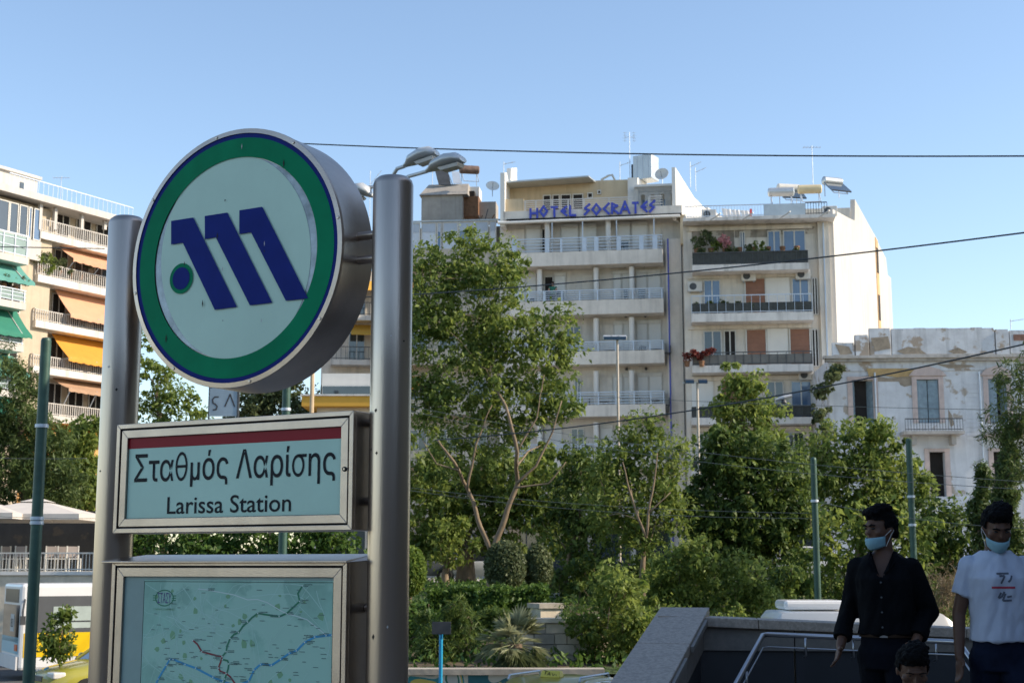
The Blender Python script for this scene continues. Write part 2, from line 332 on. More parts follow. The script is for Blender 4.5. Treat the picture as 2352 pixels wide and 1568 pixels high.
for i in range(60):
    x, z = rnd.uniform(-.40, .48), zz(rnd.uniform(2.3, 3.1)); s = rnd.uniform(.006, .02)
    pk.add([(x + s * rnd.uniform(.6, 1.3) * math.cos(k * 1.047), -.0907, z - s * rnd.uniform(.6, 1.3) * math.sin(k * 1.047)) for k in range(6)], [tuple(range(6))])
pk.build('map_parks', mm['p'], mc)['kind'] = 'stuff'
for key, ln, w, y in (('w', WL, .0042, -.0912), ('b', BL, .0085, -.0913), ('g', GL, .0072, -.0915), ('r', RL, .0072, -.0917)):
    strip([(a, zz(b)) for a, b in ln], w, y).build('map_line', mm[key], mc)
dots = MB(); lab = MB()
for ln in (GL, RL, BL, WL[1::3]):
    for i, (a, b) in enumerate(ln):
        if i % 2 and ln is not BL: continue
        dots.add([(a + .0034 * math.cos(k * 1.047), -.0921, zz(b) - .0034 * math.sin(k * 1.047)) for k in range(6)], [tuple(range(6))])
        sx = rnd.choice((-1, 1)); lw = rnd.uniform(.022, .045)
        for r_ in range(2):
            x = a + sx * .009 + (0 if sx > 0 else -lw); z = zz(b) + .003 - .006 * r_
            while lw > .004:
                t = rnd.uniform(.003, .007); lab.add([(x, -.0919, z), (x, -.0919, z + .0032), (x + t, -.0919, z + .0032), (x + t, -.0919, z)][::-1], [(0, 1, 2, 3)]); x += t + .0016; lw -= t + .0016
            lw = rnd.uniform(.018, .035)
for i in range(220):
    a, b = rnd.uniform(-.42, .47), rnd.uniform(2.3, 3.12); t = rnd.uniform(.012, .03); lab.add([(a, -.0916, zz(b)), (a + t, -.0916, zz(b)), (a + t, -.0916, zz(b) + .0022), (a, -.0916, zz(b) + .0022)], [(0, 1, 2, 3)])
dots.build('map_stations', mm['w'], mc)['kind'] = 'stuff'; lab.build('map_captions', M('map_caption', (.06, .13, .13), .5, var=0), mc)['kind'] = 'stuff'
# operator logo: oval with side bars
lx, lz = -.331, zz(3.071)
lg = MB()
for k in range(40):
    a0, a1 = 2 * math.pi * k / 40, 2 * math.pi * (k + 1) / 40
    lg.add([(lx + r[0] * math.cos(a), -.0914, lz + r[1] * math.sin(a)) for r, a in (((.046, .030), a0), ((.046, .030), a1), ((.050, .034), a1), ((.050, .034), a0))][::-1], [(0, 1, 2, 3)])
for s_ in (-1, 1):
    for dz in (-.009, 0, .009):
        a, b = sorted((lx + s_ * .041, lx + s_ * .062)); lg.add([(a, -.0913, lz + dz - .0018), (b, -.0913, lz + dz - .0018), (b, -.0913, lz + dz + .0018), (a, -.0913, lz + dz + .0018)], [(0, 1, 2, 3)])
lg.build('operator_logo', mm['g'], mc)
link('operator_logo_lettering', fit_text('ΣΤΑΣΥ', lx - .036, lx + .036, lz - .021, lz + .021, -.0916, M('logo_violet', (.10, .09, .25), .5, var=0)), mc)
link('operator_caption', fit_text('ΣΤΑΘΕΡΕΣ ΣΥΓΚΟΙΝΩΝΙΕΣ', lx - .056, lx + .056, lz - .050, lz - .0425, -.0916, mm['p']), mc)
for z in (3.765, 3.455, 3.04): MB().tube([(.59, .03, zz(z)), (HS - .07, .03, zz(z))], .016, 14).lathe([(.0, .6), (.022, .602), (.022, .612), (0, .614)], 14, .03, zz(z), 'x').build('side_bolt', m_st, sign, smooth=True, angle=40)
for z in (3.765, 3.455, 3.04): MB().tube([(-.60, .03, zz(z)), (-HS + .07, .03, zz(z))], .016, 14).build('side_bolt', m_st, sign, smooth=True, angle=40)

# wear on the totem: chips, residue spots and rain streaks on posts, emblem and boxes
rw_ = random.Random(12); m_chip = M('grime_spot', (.03, .025, .02), .8, var=.3, sc=50); m_chip2 = M('pale_chip', (.55, .53, .5), .7, var=.2, sc=50)
for sx in (-1, 1):
    for k in range(9):
        a = rw_.uniform(-2.6, -.3); z = rw_.uniform(1.1, 2.9); r_ = .0822; w = rw_.uniform(.003, .008); h = w * rw_.uniform(.6, 1.8)
        MB().add([(sx * HS + r_ * math.cos(a + q / r_), r_ * math.sin(a + q / r_), z + j) for q, j in ((-w, 0), (0, -h), (w, h * .1), (w * .2, h))], [(0, 1, 2, 3)]).build('wear_spot', m_chip if k % 4 else m_chip2, sign)
for k in range(14):
    a, rr_ = rw_.uniform(0, 6.28), rw_.uniform(.05, .48); x, z = cx + rr_ * math.cos(a), cz + rr_ * math.sin(a); w = rw_.uniform(.0015, .004); h = w * rw_.choice((1, 1.3, 5))
    MB().add([(x - w, -.0996, z), (x, -.0996, z - h), (x + w, -.0996, z), (x, -.0996, z + h)], [(0, 1, 2, 3)]).build('wear_spot', m_chip if k % 3 else m_chip2, rim)
for k in range(8):
    a = k * math.pi / 4 + .2; MB().lathe([(.0, -.103), (.006, -.1025), (.007, -.1005)], 10, cx + (RR - .010) * math.cos(a), cz + (RR - .010) * math.sin(a), 'y').build('rim_screw', m_st, rim)
# ================================================================ buildings
m_conc = M('pale_render', (.72, .665, .585), .85, var=.10, sc=1.2, streak=.28, bump=.15, bsc=12)
m_conc2 = M('grey_render', (.66, .615, .55), .85, var=.10, sc=.9, streak=.30, bump=.15, bsc=12)
m_cream = M('cream_render', (.58, .47, .31), .85, var=.08, sc=.8, streak=.3)
m_white = M('white_render', (.74, .72, .67), .8, var=.05, sc=.7, streak=.12)
m_shut = M('pale_roller_shutter', (.72, .71, .67), .6, var=.06, sc=.4, streak=.05)
m_brown = M('brown_roller_shutter', (.27, .125, .075), .6, var=.12, sc=2)
m_alu = M('grey_metal_paint', (.52, .58, .65), .45, .3, var=.08, sc=3)
m_alud = M('dark_metal', (.07, .075, .08), .5, .3, var=.2, sc=3)
m_glass = glassM('window_glass', (.035, .05, .06), mirror=.6)
m_glassb = glassM('blue_window_glass', (.08, .14, .24), mirror=.7)
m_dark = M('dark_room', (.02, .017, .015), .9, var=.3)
m_sig = M('sign_blue', (.03, .05, .42), .4, var=.08, coat=.3)
m_ac = M('air_conditioner_white', (.62, .60, .55), .5, var=.07, sc=3, streak=.15)
m_rust = M('rust_brown', (.20, .10, .05), .8, var=.3, sc=6)
m_zinc = M('galvanised_sheet', (.50, .53, .54), .4, .6, var=.10, sc=2)
m_tar = M('roof_screed', (.33, .30, .26), .9, var=.2, sc=1)
m_plaster = m_white

# Unseen building added beside the plaza to shade the sign, stairs and people
blocker = thing('shade_building', 'unseen plain building added to shade the plaza', 'building', (14, -10, 0))
m_blocker = M('blocker_render', (.20, .16, .125), .85, var=.15, sc=.5, streak=.3)
MB().box(0, 6, 0, 33.2, .004, 19).build('wall', m_blocker, blocker)
MB().box(-30, -.002, -12, 0, .004, 7.5).build('rear_blocker', m_blocker, blocker)  # added behind the camera to cut sky light on the foreground
for j in range(3):
    for i in range(7): bx('window', blocker, m_glass, -.06, .02, 1.5 + i * 4.5, 4.0 + i * 4.5, 4.2 + j * 4.6, 7 + j * 4.6)
bx('roof_edge', blocker, m_white, -.5, 6.4, -.4, 33.5, 19.002, 19.5)

def slat_rail(parent, x0, x1, y, zb, zt, posts, mat=None, slats=4, depth_end=None):
    """balcony railing: part with a handrail, slats and posts as its pieces"""
    mat = mat or m_alu
    rl = bx('railing', parent, mat, x0, x1, y - .03, y + .03, zt - .06, zt)
    cxr, czr = (x0 + x1) / 2, zt - .03
    for k in range(slats):
        z = zb + .08 + (zt - zb - .2) * k / (slats - 1 + .4)
        o = bx('slat', rl, mat, x0, x1, y - .012, y + .012, z, z + .042); o.location -= rl.location
    for p in posts:
        o = bx('post', rl, mat, p[0], p[1], y - .028, y + .018, zb, zt - .062); o.location -= rl.location
    return rl
def bar_rail(parent, x0, x1, y, zb, zt, step=.13, mat=None, r=.014):
    """railing of upright bars; the bars are too thin to pick apart singly"""
    mat = mat or m_alu; rl = bx('railing', parent, mat, x0, x1, y - .025, y + .025, zt - .05, zt)
    mb = MB(); n = max(2, int((x1 - x0) / step)); cx_, cz_ = (x0 + x1) / 2, zt - .025
    for k in range(n + 1):
        x = x0 + (x1 - x0) * k / n; mb.box(x - r - cx_, x + r - cx_, -r, r, zb - cz_, zt - .05 - cz_)
    mb.box(x0 - cx_, x1 - cx_, -.02, .02, zb + .06 - cz_, zb + .1 - cz_)
    o = mb.build('railing_bars', mat, rl); o['kind'] = 'stuff'
    return rl
def ac_unit(parent, x, z, y=-.35, w=.82, h=.56, face=1):
    u = MB().box(x, x + w, y, y + .3, z, z + h).build('air_conditioner', m_ac, parent, bevel=.02)
    MB().lathe([(.2, y - .012), (.2, y - .002)], 20, x + w * .36, z + h / 2, 'y').build('fan_grille', m_alud, u)
    MB().box(x + .1, x + .14, y + .05, -.002, z - .05, z - .002).box(x + w - .14, x + w - .1, y + .05, -.002, z - .05, z - .002).build('wall_bracket', m_alu, u)
    return u
def window(parent, x0, x1, z0, z1, y=0., glass=None, fr=None, leaves=2, w=.06, sill=False, name='window'):
    """glass set back in a frame; mullions stand proud"""
    glass = glass or m_glass; fr = fr or m_ac
    g = bx(name, parent, glass, x0, x1, y - .03, y + .02, z0, z1); c = g.location.copy()
    def p(nm, a, b, c0, c1, e=.055):
        o = bx(nm, g, fr, a, b, y - e, y - .032, c0, c1); o.location -= c
    p('frame', x0, x1, z1 - w, z1); p('frame', x0, x1, z0, z0 + w); p('frame', x0, x0 + w, z0 + w, z1 - w); p('frame', x1 - w, x1, z0 + w, z1 - w)
    for k in range(1, leaves): xm = x0 + (x1 - x0) * k / leaves; p('mullion', xm - w * .6, xm + w * .6, z0 + w, z1 - w)
    if sill: o = bx('sill', g, m_white, x0 - .08, x1 + .08, y - .16, y - .002, z0 - .07, z0 - .002); o.location -= c
    return g
def antenna(px, py_top, py_bot, Y, label, kind=0):
    a = at(px, py_bot, Y); b = at(px, py_top, Y); h = b.z - a.z
    t = thing('television_antenna', label, 'antenna', a, group='antennas on the roofs')
    MB().tube([(0, 0, 0), (0, 0, h)], .025, 6).build('mast', m_alu, t)
    mb = MB()
    if kind == 0:      # grid pair
        for s in (-1, 1):
            mb.box(s * .28 - .012, s * .28 + .012, -.01, .01, h - .65, h - .02)
            for k in range(4): mb.box(s * .28 - .12, s * .28 + .12, -.02, 0, h - .58 + k * .17, h - .565 + k * .17)
        mb.box(-.28, .28, -.01, .012, h - .36, h - .33)
    elif kind == 1:    # yagi
        mb.box(-.55, .55, -.012, .012, h - .12, h - .095)
        for k in range(6): mb.box(-.5 + k * .2 - .01, -.5 + k * .2 + .01, -.25 + k * .02, .25 - k * .02, h - .1, h - .085)
    else: mb.tube([(0, 0, h * .8), (.7, 0, h)], .018, 5).tube([(.1, -.2, h * .83), (.1, .2, h * .83)], .012, 4).tube([(.5, -.2, h * .94), (.5, .2, h * .94)], .012, 4)
    mb.build('aerial', m_alu, t); return t
def dish(px, py, Y, r, label, mat=None, aim=(-.3, -.8, .35), below=.6):
    c = at(px, py, Y); t = thing('satellite_dish', label, 'satellite dish', (c.x, c.y, c.z - below), group='satellite dishes on the roofs')
    mb = MB(); prof = [(r * k / 6, .28 * r * (k / 6) ** 2) for k in range(7)]; prof += [(r * k / 6, .28 * r * (k / 6) ** 2 + .015) for k in range(6, -1, -1)]
    mb.lathe(prof, 28)
    q = Vector(aim).to_track_quat('Z', 'Y').to_matrix().to_4x4(); q.translation = (0, 0, below)
    me = mb.mesh('reflector', mat or m_ac, True); me.transform(q); link('reflector', me, t)
    MB().tube([(0, 0, 0), (0, 0, below - .05)], .03, 6).build('mast', m_alu, t)
    d = Vector(aim).normalized(); MB().tube([(0, 0, below - r * .7), Vector((0, 0, below)) + d * r * .9], .015, 5).build('feed_arm', m_alud, t)
    return t
def solar_heater(px, py, Y, label, w=1.2, mat=None, collector=True, rot=0):
    c = at(px, py, Y); t = thing('solar_water_heater', label, 'water heater', c, R(rot), group='solar water heaters on the roofs')
    MB().lathe([(0, -w / 2 - .06), (.2, -w / 2 - .03), (.27, -w / 2 + .02), (.27, w / 2 - .02), (.2, w / 2 + .03), (0, w / 2 + .06)], 20, 0, 1.0, 'x').build('tank', mat or m_zinc, t, smooth=True, angle=50)
    MB().tube([(-w * .4, .1, 0), (-w * .4, .1, .8)], .03, 5).tube([(w * .4, .1, 0), (w * .4, .1, .8)], .03, 5).tube([(-w * .4, -.9, 0), (w * .4, -.9, 0)], .03, 5).tube([(-w * .4, -.9, .03), (-w * .4, 0, .75)], .03, 5).tube([(w * .4, -.9, .03), (w * .4, 0, .75)], .03, 5).build('stand', m_alu, t)
    if collector:
        MB().hexa([(-w * .55, -1.0, .08), (w * .55, -1.0, .08), (w * .55, -.1, .8), (-w * .55, -.1, .8), (-w * .55, -1.05, .15), (w * .55, -1.05, .15), (w * .55, -.15, .87), (-w * .55, -.15, .87)]).build('collector', m_glass, t)
    return t

# ---------------------------------------------------------------- the hotel
P = at(1570, 700, 83); HF = Frame(P.x, P.y, -8.5); GZ = 2.5
hotel = thing('hotel_building', 'pale concrete hotel with long railed balconies and blue rooftop letters', 'hotel', (P.x, P.y, GZ), R(-8.5))
BN = -1.35
def hx(px, n=0., py=700): return HF.x(px, n, py)
def hz(px, py, n=0.): return HF.z(px, py, n) - GZ
xl, xr = hx(1148), 0.0
zroof = hz(1560, 500)             # underside of the sign beam
D = 13.5; LEAN = math.tan(R(20))
def skew(x, y): return (x + y * LEAN, y)
# main block under the sign beam (front wall is a set-back glazed wall)
MB().plan([skew(xl, 0), skew(xr, 0), skew(xr, D), skew(xl, D)], 0, zroof - .02).build('wall', m_conc2, hotel)
# pilaster strip beside the balconies with a blue pipe
xp0, xp1 = hx(1531, -.5), hx(1573, -.5)
bx('pilaster', hotel, m_conc, xp0, xp1, -.5, -.002, 0, hz(1550, 548, -.5))
bx('blue_pipe', hotel, m_sig, hx(1535, -.56), hx(1538, -.56), -.56, -.502, 0, hz(1536, 548, -.56))
bx('drain_pipe', hotel, m_alud, hx(1567, -.56), hx(1569, -.56), -.56, -.502, 0, hz(1567, 560, -.56))
RS = random.Random(31); m_curt = M('net_curtain', (.45, .43, .40), .7, var=.15, sc=6, coat=.3)
bands = [(571, 602.5, 538), (684.7, 717.5, 660), (803, 833, 780), (927, 953.5, 896.5), (1047, 1073, 1016)]
xb0, xb1 = hx(1172, BN), hx(1524, BN)
for bi, (t_, b_, r_) in enumerate(bands):
    zt, zb, zr = hz(1522, t_, BN), hz(1522, b_, BN), hz(1522, r_, BN)
    bal = MB().box(xb0, xb1, BN, BN + .12, zb, zt).box(xb1 - .12, xb1, BN + .121, -.002, zb, zt).box(xb0, xb1 - .121, BN + .121, -.002, zb + .02, zb + .2).build('balcony', m_conc, hotel)
    posts = []
    if bi == 0: pp = [(1176, 1186), (1252, 1262), (1287, 1292), (1338, 1348), (1366, 1376), (1418, 1428), (1470, 1480), (1501, 1512)]
    else: pp = [(1212, 1216), (1247, 1253), (1289, 1292), (1330, 1333), (1371, 1374), (1411, 1414), (1452, 1455), (1490, 1493), (1519, 1522)]
    for a, b in pp: posts.append((hx(a, BN), hx(b, BN)))
    slat_rail(hotel, xb0, xb1, BN + .06, zt, zr, posts, slats=4)
    # railing return on the right
    rr = bx('side_railing', hotel, m_alu, xb1 - .09, xb1 - .03, BN + .1, -.05, zr - .06, zr); c = rr.location.copy()
    for k in range(5):
        z = zt + .08 + (zr - zt - .2) * k / 4.4; o = bx('slat', rr, m_alu, xb1 - .072, xb1 - .048, BN + .1, -.05, z, z + .06); o.location -= c
    # glazing behind: shutters, windows
    fz0, fz1 = zt - .45, zt + 1.78
    fins = [1258, 1398] if bi == 0 else [1240, 1370, 1452]
    for f in fins:
        xf = hx(f, -.6, t_)
        MB().tube([(xf, -.75, zb + .2), (xf, -.75, zt + 2.05)], .16, 14).box(xf - .06, xf + .1, -.75, -.002, zb + .2, zt + 2.0).build('divider_wall', m_white, hotel, smooth=True, angle=40)
    if bi == 0: doors = [(1180, 1205, 'o'), (1208, 1243, 's'), (1244, 1262, 'd'), (1290, 1330, 's'), (1333, 1372, 's'), (1418, 1450, 's'), (1453, 1490, 's'), (1494, 1520, 'o')]
    else: doors = [[(1178, 1206, 's'), (1207, 1232, 's'), (1250, 1272, 'd'), (1274, 1300, 's'), (1302, 1322, 'o'), (1338, 1362, 'o'), (1378, 1408, 'o'), (1409, 1428, 's'), (1429, 1447, 's'), (1462, 1487, 's'), (1488, 1518, 's')],
                   [(1178, 1206, 's'), (1230, 1262, 's'), (1300, 1335, 'g'), (1378, 1408, 'o'), (1409, 1430, 's'), (1431, 1447, 's'), (1462, 1487, 's'), (1488, 1518, 's')],
                   [(1240, 1268, 's'), (1318, 1333, 'g'), (1345, 1362, 'o'), (1376, 1405, 'o'), (1406, 1428, 's'), (1430, 1447, 's'), (1462, 1487, 's'), (1488, 1518, 's')],
                   [(1250, 1290, 's'), (1310, 1340, 'g'), (1376, 1405, 's'), (1420, 1447, 's'), (1470, 1510, 's')]][bi - 1]
    for a, b, k in doors:
        x0, x1 = hx(a), hx(b)
        if k == 's':
            hop = RS.choice((0, 0, 0, .5, .9, 1.3)); 
            if hop: window(hotel, x0 + .05, x1 - .05, fz0, fz0 + hop + .05, -.004, RS.choice((m_glass, m_curt)), leaves=1)
            s_ = bx('roller_shutter', hotel, m_shut, x0 + .03, x1 - .03, -.07, -.061 if hop else -.002, fz0 + hop, fz1); c = s_.location.copy()
            for q in (x0, x1 - .06): o = bx('shutter_guide', s_, m_ac, q, q + .06, -.085, -.072, fz0, fz1); o.location -= c
            o = bx('shutter_box', s_, m_ac, x0, x1, -.13, -.072, fz1 - .02, fz1 + .2); o.location -= c
        elif k == 'd': window(hotel, x0, x1, fz0, fz1, -.01, m_dark, leaves=1)
        elif k == 'g': window(hotel, x0, x1, fz0, fz1, -.01, m_glass)
        else: bx('wall_panel', hotel, m_conc, x0, x1, -.05, -.002, fz0, fz1)
    if bi > 0:
        for a in (1213, 1292, 1437, 1482):
            xx = hx(a); MB().ellip((xx, -.12, fz1 + .45), (.09, .09, .09), 10, 6).tube([(xx, -.1, fz1 + .45), (xx, 0, fz1 + .45)], .03, 6).build('wall_lamp', m_alud, hotel)
    # small tables and chairs behind the railings
# sign beam, awning roll and fins
zt1, zb1 = hz(1565, 471, -1.1), hz(1565, 492, -1.1)
xs0 = hx(1156, -1.1, 500); xs1 = hx(1566, -1.1, 480)
bx('sign_beam', hotel, m_conc, xs0, xs1, -1.1, -.85, zb1, zt1)
bx('beam_soffit', hotel, m_conc, xs0, xs1, -.849, .35, zb1, zb1 + .22)
bx('awning_housing', hotel, m_dark, xs0 + .2, xs1, -1.16, -1.102, zb1 - .05, zb1 + .06)
MB().tube([(xs0 - .3, -1.22, zb1 - .17), (xs1 - .1, -1.22, zb1 - .12)], .09, 10).build('rolled_awning', m_white, hotel, smooth=True, angle=50)
for p_ in (1268, 1338, 1416, 1502):
    bx('awning_post', hotel, m_alu, hx(p_, -1.2, 520) - .03, hx(p_, -1.2, 520) + .03, -1.2, -1.14, zb1 - 2.6, zb1 - .2)
MB().prism([(hx(1562, -1, 500), zb1 - 1.75), (hx(1575, -1, 500), zb1 - 1.75), (hx(1575, -1, 500), zb1 - .002), (hx(1562, -1, 500), zb1 - .002)], -1.0, 0).build('corner_pier', m_cream, hotel)
# penthouse
zf = hz(1350, 500)
px0, px1 = hx(1166, 1.0, 450), hx(1456, 1.0, 450)
zp = hz(1400, 414, 1.0)
MB().plan([(px0, 1.0), (px1, 1.0), (px1 + 2, 7), (px0 + 2, 7)], zt1 - .3, zp).build('penthouse_wall', m_cream, hotel)
MB().plan([(px1 - .35, .7), (px1 + .25, .7), (px1 + 2.2, 7), (px1 + 1, 7)], zt1 - .3, zp + .02).build('penthouse_pier', m_white, hotel)
MB().hexa([(px0 - .1, -.5, zp - .32), (hx(1352, -.5, 420), -.5, zp - .14), (hx(1370, 1.2, 420), 1.2, zp - .1), (px0 - .1, 1.2, zp - .3), (px0 - .1, -.5, zp - .22), (hx(1352, -.5, 420), -.5, zp - .06), (hx(1370, 1.2, 420), 1.2, zp), (px0 - .1, 1.2, zp - .2)]).build('canopy', m_zinc, hotel)
for a, b in ((1247, 1266), (1269, 1286), (1288, 1312), (1315, 1340)): window(hotel, hx(a, 1, 450), hx(b, 1, 450), zt1 - .2, hz(1290, 447, 1.0), .97, m_dark, leaves=1)
window(hotel, hx(1349, 1, 450), hx(1362, 1, 450), hz(1355, 456, 1), hz(1355, 443, 1), .97, m_dark, leaves=1)
window(hotel, hx(1372, 1, 450), hx(1381, 1, 450), hz(1375, 447, 1), hz(1375, 437, 1), .97, m_dark, leaves=1)
bx('planter_wall', hotel, m_cream, xs0, hx(1203, -.8, 480), -.84, -.7, zt1 - .1, hz(1200, 457, -.8))
slat_rail(hotel, hx(1203, -.8, 480), hx(1455, -.8, 480), -.8, zt1 - .05, hz(1360, 455, -.8), [(hx(a, -.8), hx(a + 3, -.8)) for a in (1205, 1230, 1268, 1305, 1342, 1400, 1448)], mat=m_ac, slats=5)
# lattice wing on the right
lx0, lx1 = hx(1457, .2, 450), hx(1556, .2, 450); zl = hz(1500, 429, .2)
MB().box(lx0, lx1, 1.2, 5, zt1 - .3, zl - .05).build('wing_wall', m_conc, hotel)
bx('wing_slab', hotel, m_white, lx0, lx1, .1, 5.2, zl, zl + .14)
mb = MB()
for k in range(34):
    x = lx0 + .08 + (lx1 - lx0 - .16) * k / 33; mb.box(x - .018, x + .018, .2, .236, zl - (.42 if k % 8 > 4 else 1.25), zl - .002)
mb.box(lx0 + .05, lx1 - .05, .2, .235, zl - .45, zl - .42); o = mb.build('lattice_bars', m_ac, hotel); o['kind'] = 'stuff'
for a, b in ((1473, 1492), (1515, 1531)): window(hotel, hx(a, 1.2, 450), hx(b, 1.2, 450), zt1 - .1, zl - .5, 1.18, m_glassb)
slat_rail(hotel, hx(1492, -.8, 480), hx(1522, -.8, 480), -.8, zt1 - .05, hz(1500, 450, -.8), [(hx(1493, -.8), hx(1496, -.8))], mat=m_ac, slats=4)
# side fins
lf0, lf1 = hx(1149, -1.1, 450), hx(1163, -1.1, 450)
MB().add([(x, y, z) for x in (lf0, lf1 - .1) for y, z in ((-1.1, hz(1155, 520, -1.1)), (4, hz(1155, 520, -1.1)), (4, hz(1180, 386, 4)), (1.5, hz(1185, 386, 1.5)), (1.2, zp - .4), (-.3, hz(1150, 397, -.3)), (-1.1, hz(1150, 397, -1.1)))],
         [(6, 5, 4, 3, 2, 1, 0), (7, 8, 9, 10, 11, 12, 13)] + [(i, (i + 1) % 7, (i + 1) % 7 + 7, i + 7) for i in range(7)]).build('left_fin_wall', m_white, hotel)
rf = hx(1555, -.8, 450)
zf0, zf1 = hz(1556, 505, -.8), hz(1555, 384, -.8)
prof = [(-.8, zf0), (7.5, zf0), (7.5, zf1 - 1.3), (4.2, zf1 - 1.25), (4.2, zf1 - 1.5), (2.0, zf1 - 1.15), (-.8, zf1)]
MB().add([(rf + dx + y * LEAN, y, z) for dx in (0, .22) for y, z in prof], [tuple(range(6, -1, -1)), tuple(range(7, 14))] + [(i, (i + 1) % 7, (i + 1) % 7 + 7, i + 7) for i in range(7)]).build('right_fin_wall', m_white, hotel)
# lettering: angular strokes in each letter
LET = {'H': [[(0, 0), (0, 1)], [(1, 0), (1, 1)], [(0, .5), (1, .5)]], 'O': [[(.5, 0), (0, .5), (.5, 1), (1, .5), (.5, 0)]], 'T': [[(.5, 0), (.5, 1)], [(0, 1), (1, 1)]], 'E': [[(1, .95), (.2, .5), (1, .05)], [(.2, .5), (.85, .5)]], 'L': [[(.1, 1), (.1, 0), (1, 0)]],
       'S': [[(.9, 1), (.15, .62), (.8, .42), (.1, 0)]], 'C': [[(1, 1), (.1, .5), (1, 0)]], 'R': [[(.1, 0), (.1, 1), (.9, .72), (.15, .5), (1, 0)]], 'A': [[(0, 0), (.5, 1), (1, 0)], [(.2, .35), (.8, .35)]]}
lets = [('H', 1218, 1237, 500, 479), ('O', 1245, 1266, 497, 473), ('T', 1277, 1294, 497, 475), ('E', 1303, 1321, 496, 473), ('L', 1329, 1346, 494, 472), ('S', 1370, 1388, 493, 469), ('O', 1393, 1417, 493, 468), ('C', 1425, 1441, 491, 467), ('R', 1447, 1467, 490, 466), ('A', 1473, 1499, 490, 462), ('T', 1508, 1523, 489, 465), ('E', 1530, 1548, 487, 462), ('S', 1555, 1572, 486, 461)]
for ch, a, b, y0, y1 in lets:
    a = 1218 + (a - 1218) * (1505 - 1218) / (1572 - 1218); b = 1218 + (b - 1218) * (1505 - 1218) / (1572 - 1218)
    x0, z0 = HF.pick(a, y0, -1.25); x1, z1 = HF.pick(b, y1, -1.25); z0 -= GZ; z1 -= GZ; mb = MB(); w = .072
    for st in LET[ch]:
        for (p, q) in zip(st, st[1:]):
            A = Vector((x0 + (x1 - x0) * p[0], z0 + (z1 - z0) * p[1])); B = Vector((x0 + (x1 - x0) * q[0], z0 + (z1 - z0) * q[1])); t = (B - A).normalized(); A -= t * w * .5; B += t * w * .5; n = Vector((-t.y, t.x)) * w
            j = .002 * random.random(); mb.prism([tuple(A - n), tuple(B - n), tuple(B + n * .75), tuple(A + n * .75)], -1.25 - j, -1.14 + j)
    o = mb.build('sign_letter', m_sig, hotel); o['label'] = 'blue angular letter ' + ch
# ground floor shopfronts in the shade of the trees
for k in range(4): window(hotel, xl + .5 + k * 2.5, xl + 2.7 + k * 2.5, .3, 2.9, -.02, m_glass, m_alud, 2, name='shop_window')
bx('shop_canopy', hotel, m_alud, xl + .2, xr - .3, -1.4, -.003, 3.1, 3.3)
# rooftop things
c = at(1484, 416, 85)
t = thing('water_tank', 'tall pale metal box standing on the hotel roof beside the dish', 'roof tank', (c.x, c.y, c.z), R(-30))
MB().box(-.62, .62, -.55, .55, 0, 1.52).build('body', m_zinc, t, bevel=.02); bx('side_duct', t, m_alud, -.85, -.63, -.3, .2, .1, 1.1)
for k in range(3): bx('panel_seam', t, m_alu, -.625 + .38 * (k + .7), -.6 + .38 * (k + .7), -.57, -.552, .02, 1.5)
dish(1521, 402, 84, .42, 'round grey dish beside the tall box on the hotel roof')
antenna(1447, 303, 416, 85, 'tall white mast with paired grids on the hotel roof', 0)
antenna(1424, 372, 416, 86, 'thin short mast left of the tall hotel antenna', 3)
antenna(1157, 372, 398, 83, 'small slanted aerial on the left fin of the hotel', 2)
antenna(1586, 372, 430, 86, 'thin pole behind the right fin of the hotel', 3)
antenna(1598, 385, 440, 88, 'low pole at the far edge of the hotel fin', 3)
c = at(1395, 413, 85)
t = thing('roof_vent', 'bent white pipe frame lying on the hotel roof', 'pipe', (c.x, c.y, c.z), R(-8))
MB().tube([(-.4, 0, 0), (.05, 0, .25), (.3, 0, .3), (.45, .1, 0)], .07, 8).build('pipe', m_ac, t, smooth=True, angle=60)
bx('roof_sheet', t, m_white, -2.3, .3, .3, 2, -.05, .06)
# ---------------------------------------------------------------- apartment block right of the hotel
P = at(1908, 700, 79); AF = Frame(P.x, P.y, -6.5)
apt = thing('apartment_block', 'white apartment block with dark railed balconies and brown shutters right of the hotel', 'apartment block', (P.x, P.y, GZ), R(-6.5))
def ax(px, n=0., py=700): return AF.x(px, n, py)
def az(px, py, n=0.): return AF.z(px, py, n) - GZ
m_apt = M('warm_grey_render', (.70, .64, .55), .85, var=.10, sc=1.0, streak=.38, bump=.1, bsc=12)
m_slab = M('stained_slab', (.68, .65, .60), .85, var=.10, sc=1.5, streak=.55)
m_mesh = M('dark_mesh_screen', (.05, .055, .05), .8, var=.3, sc=4)
m_side = M('sunlit_white_render', (.52, .50, .465), .9, var=.08, sc=.35, streak=.22, bump=.15, bsc=6)
x0, x1 = ax(1572), 0.; zt = az(1900, 510); DD = 11.; LN = math.tan(R(22))
MB().plan([(x0, 0), (x1, 0), (x1 + DD * LN, DD), (x0 + DD * LN, DD)], 0, zt).build('wall', m_apt, apt)
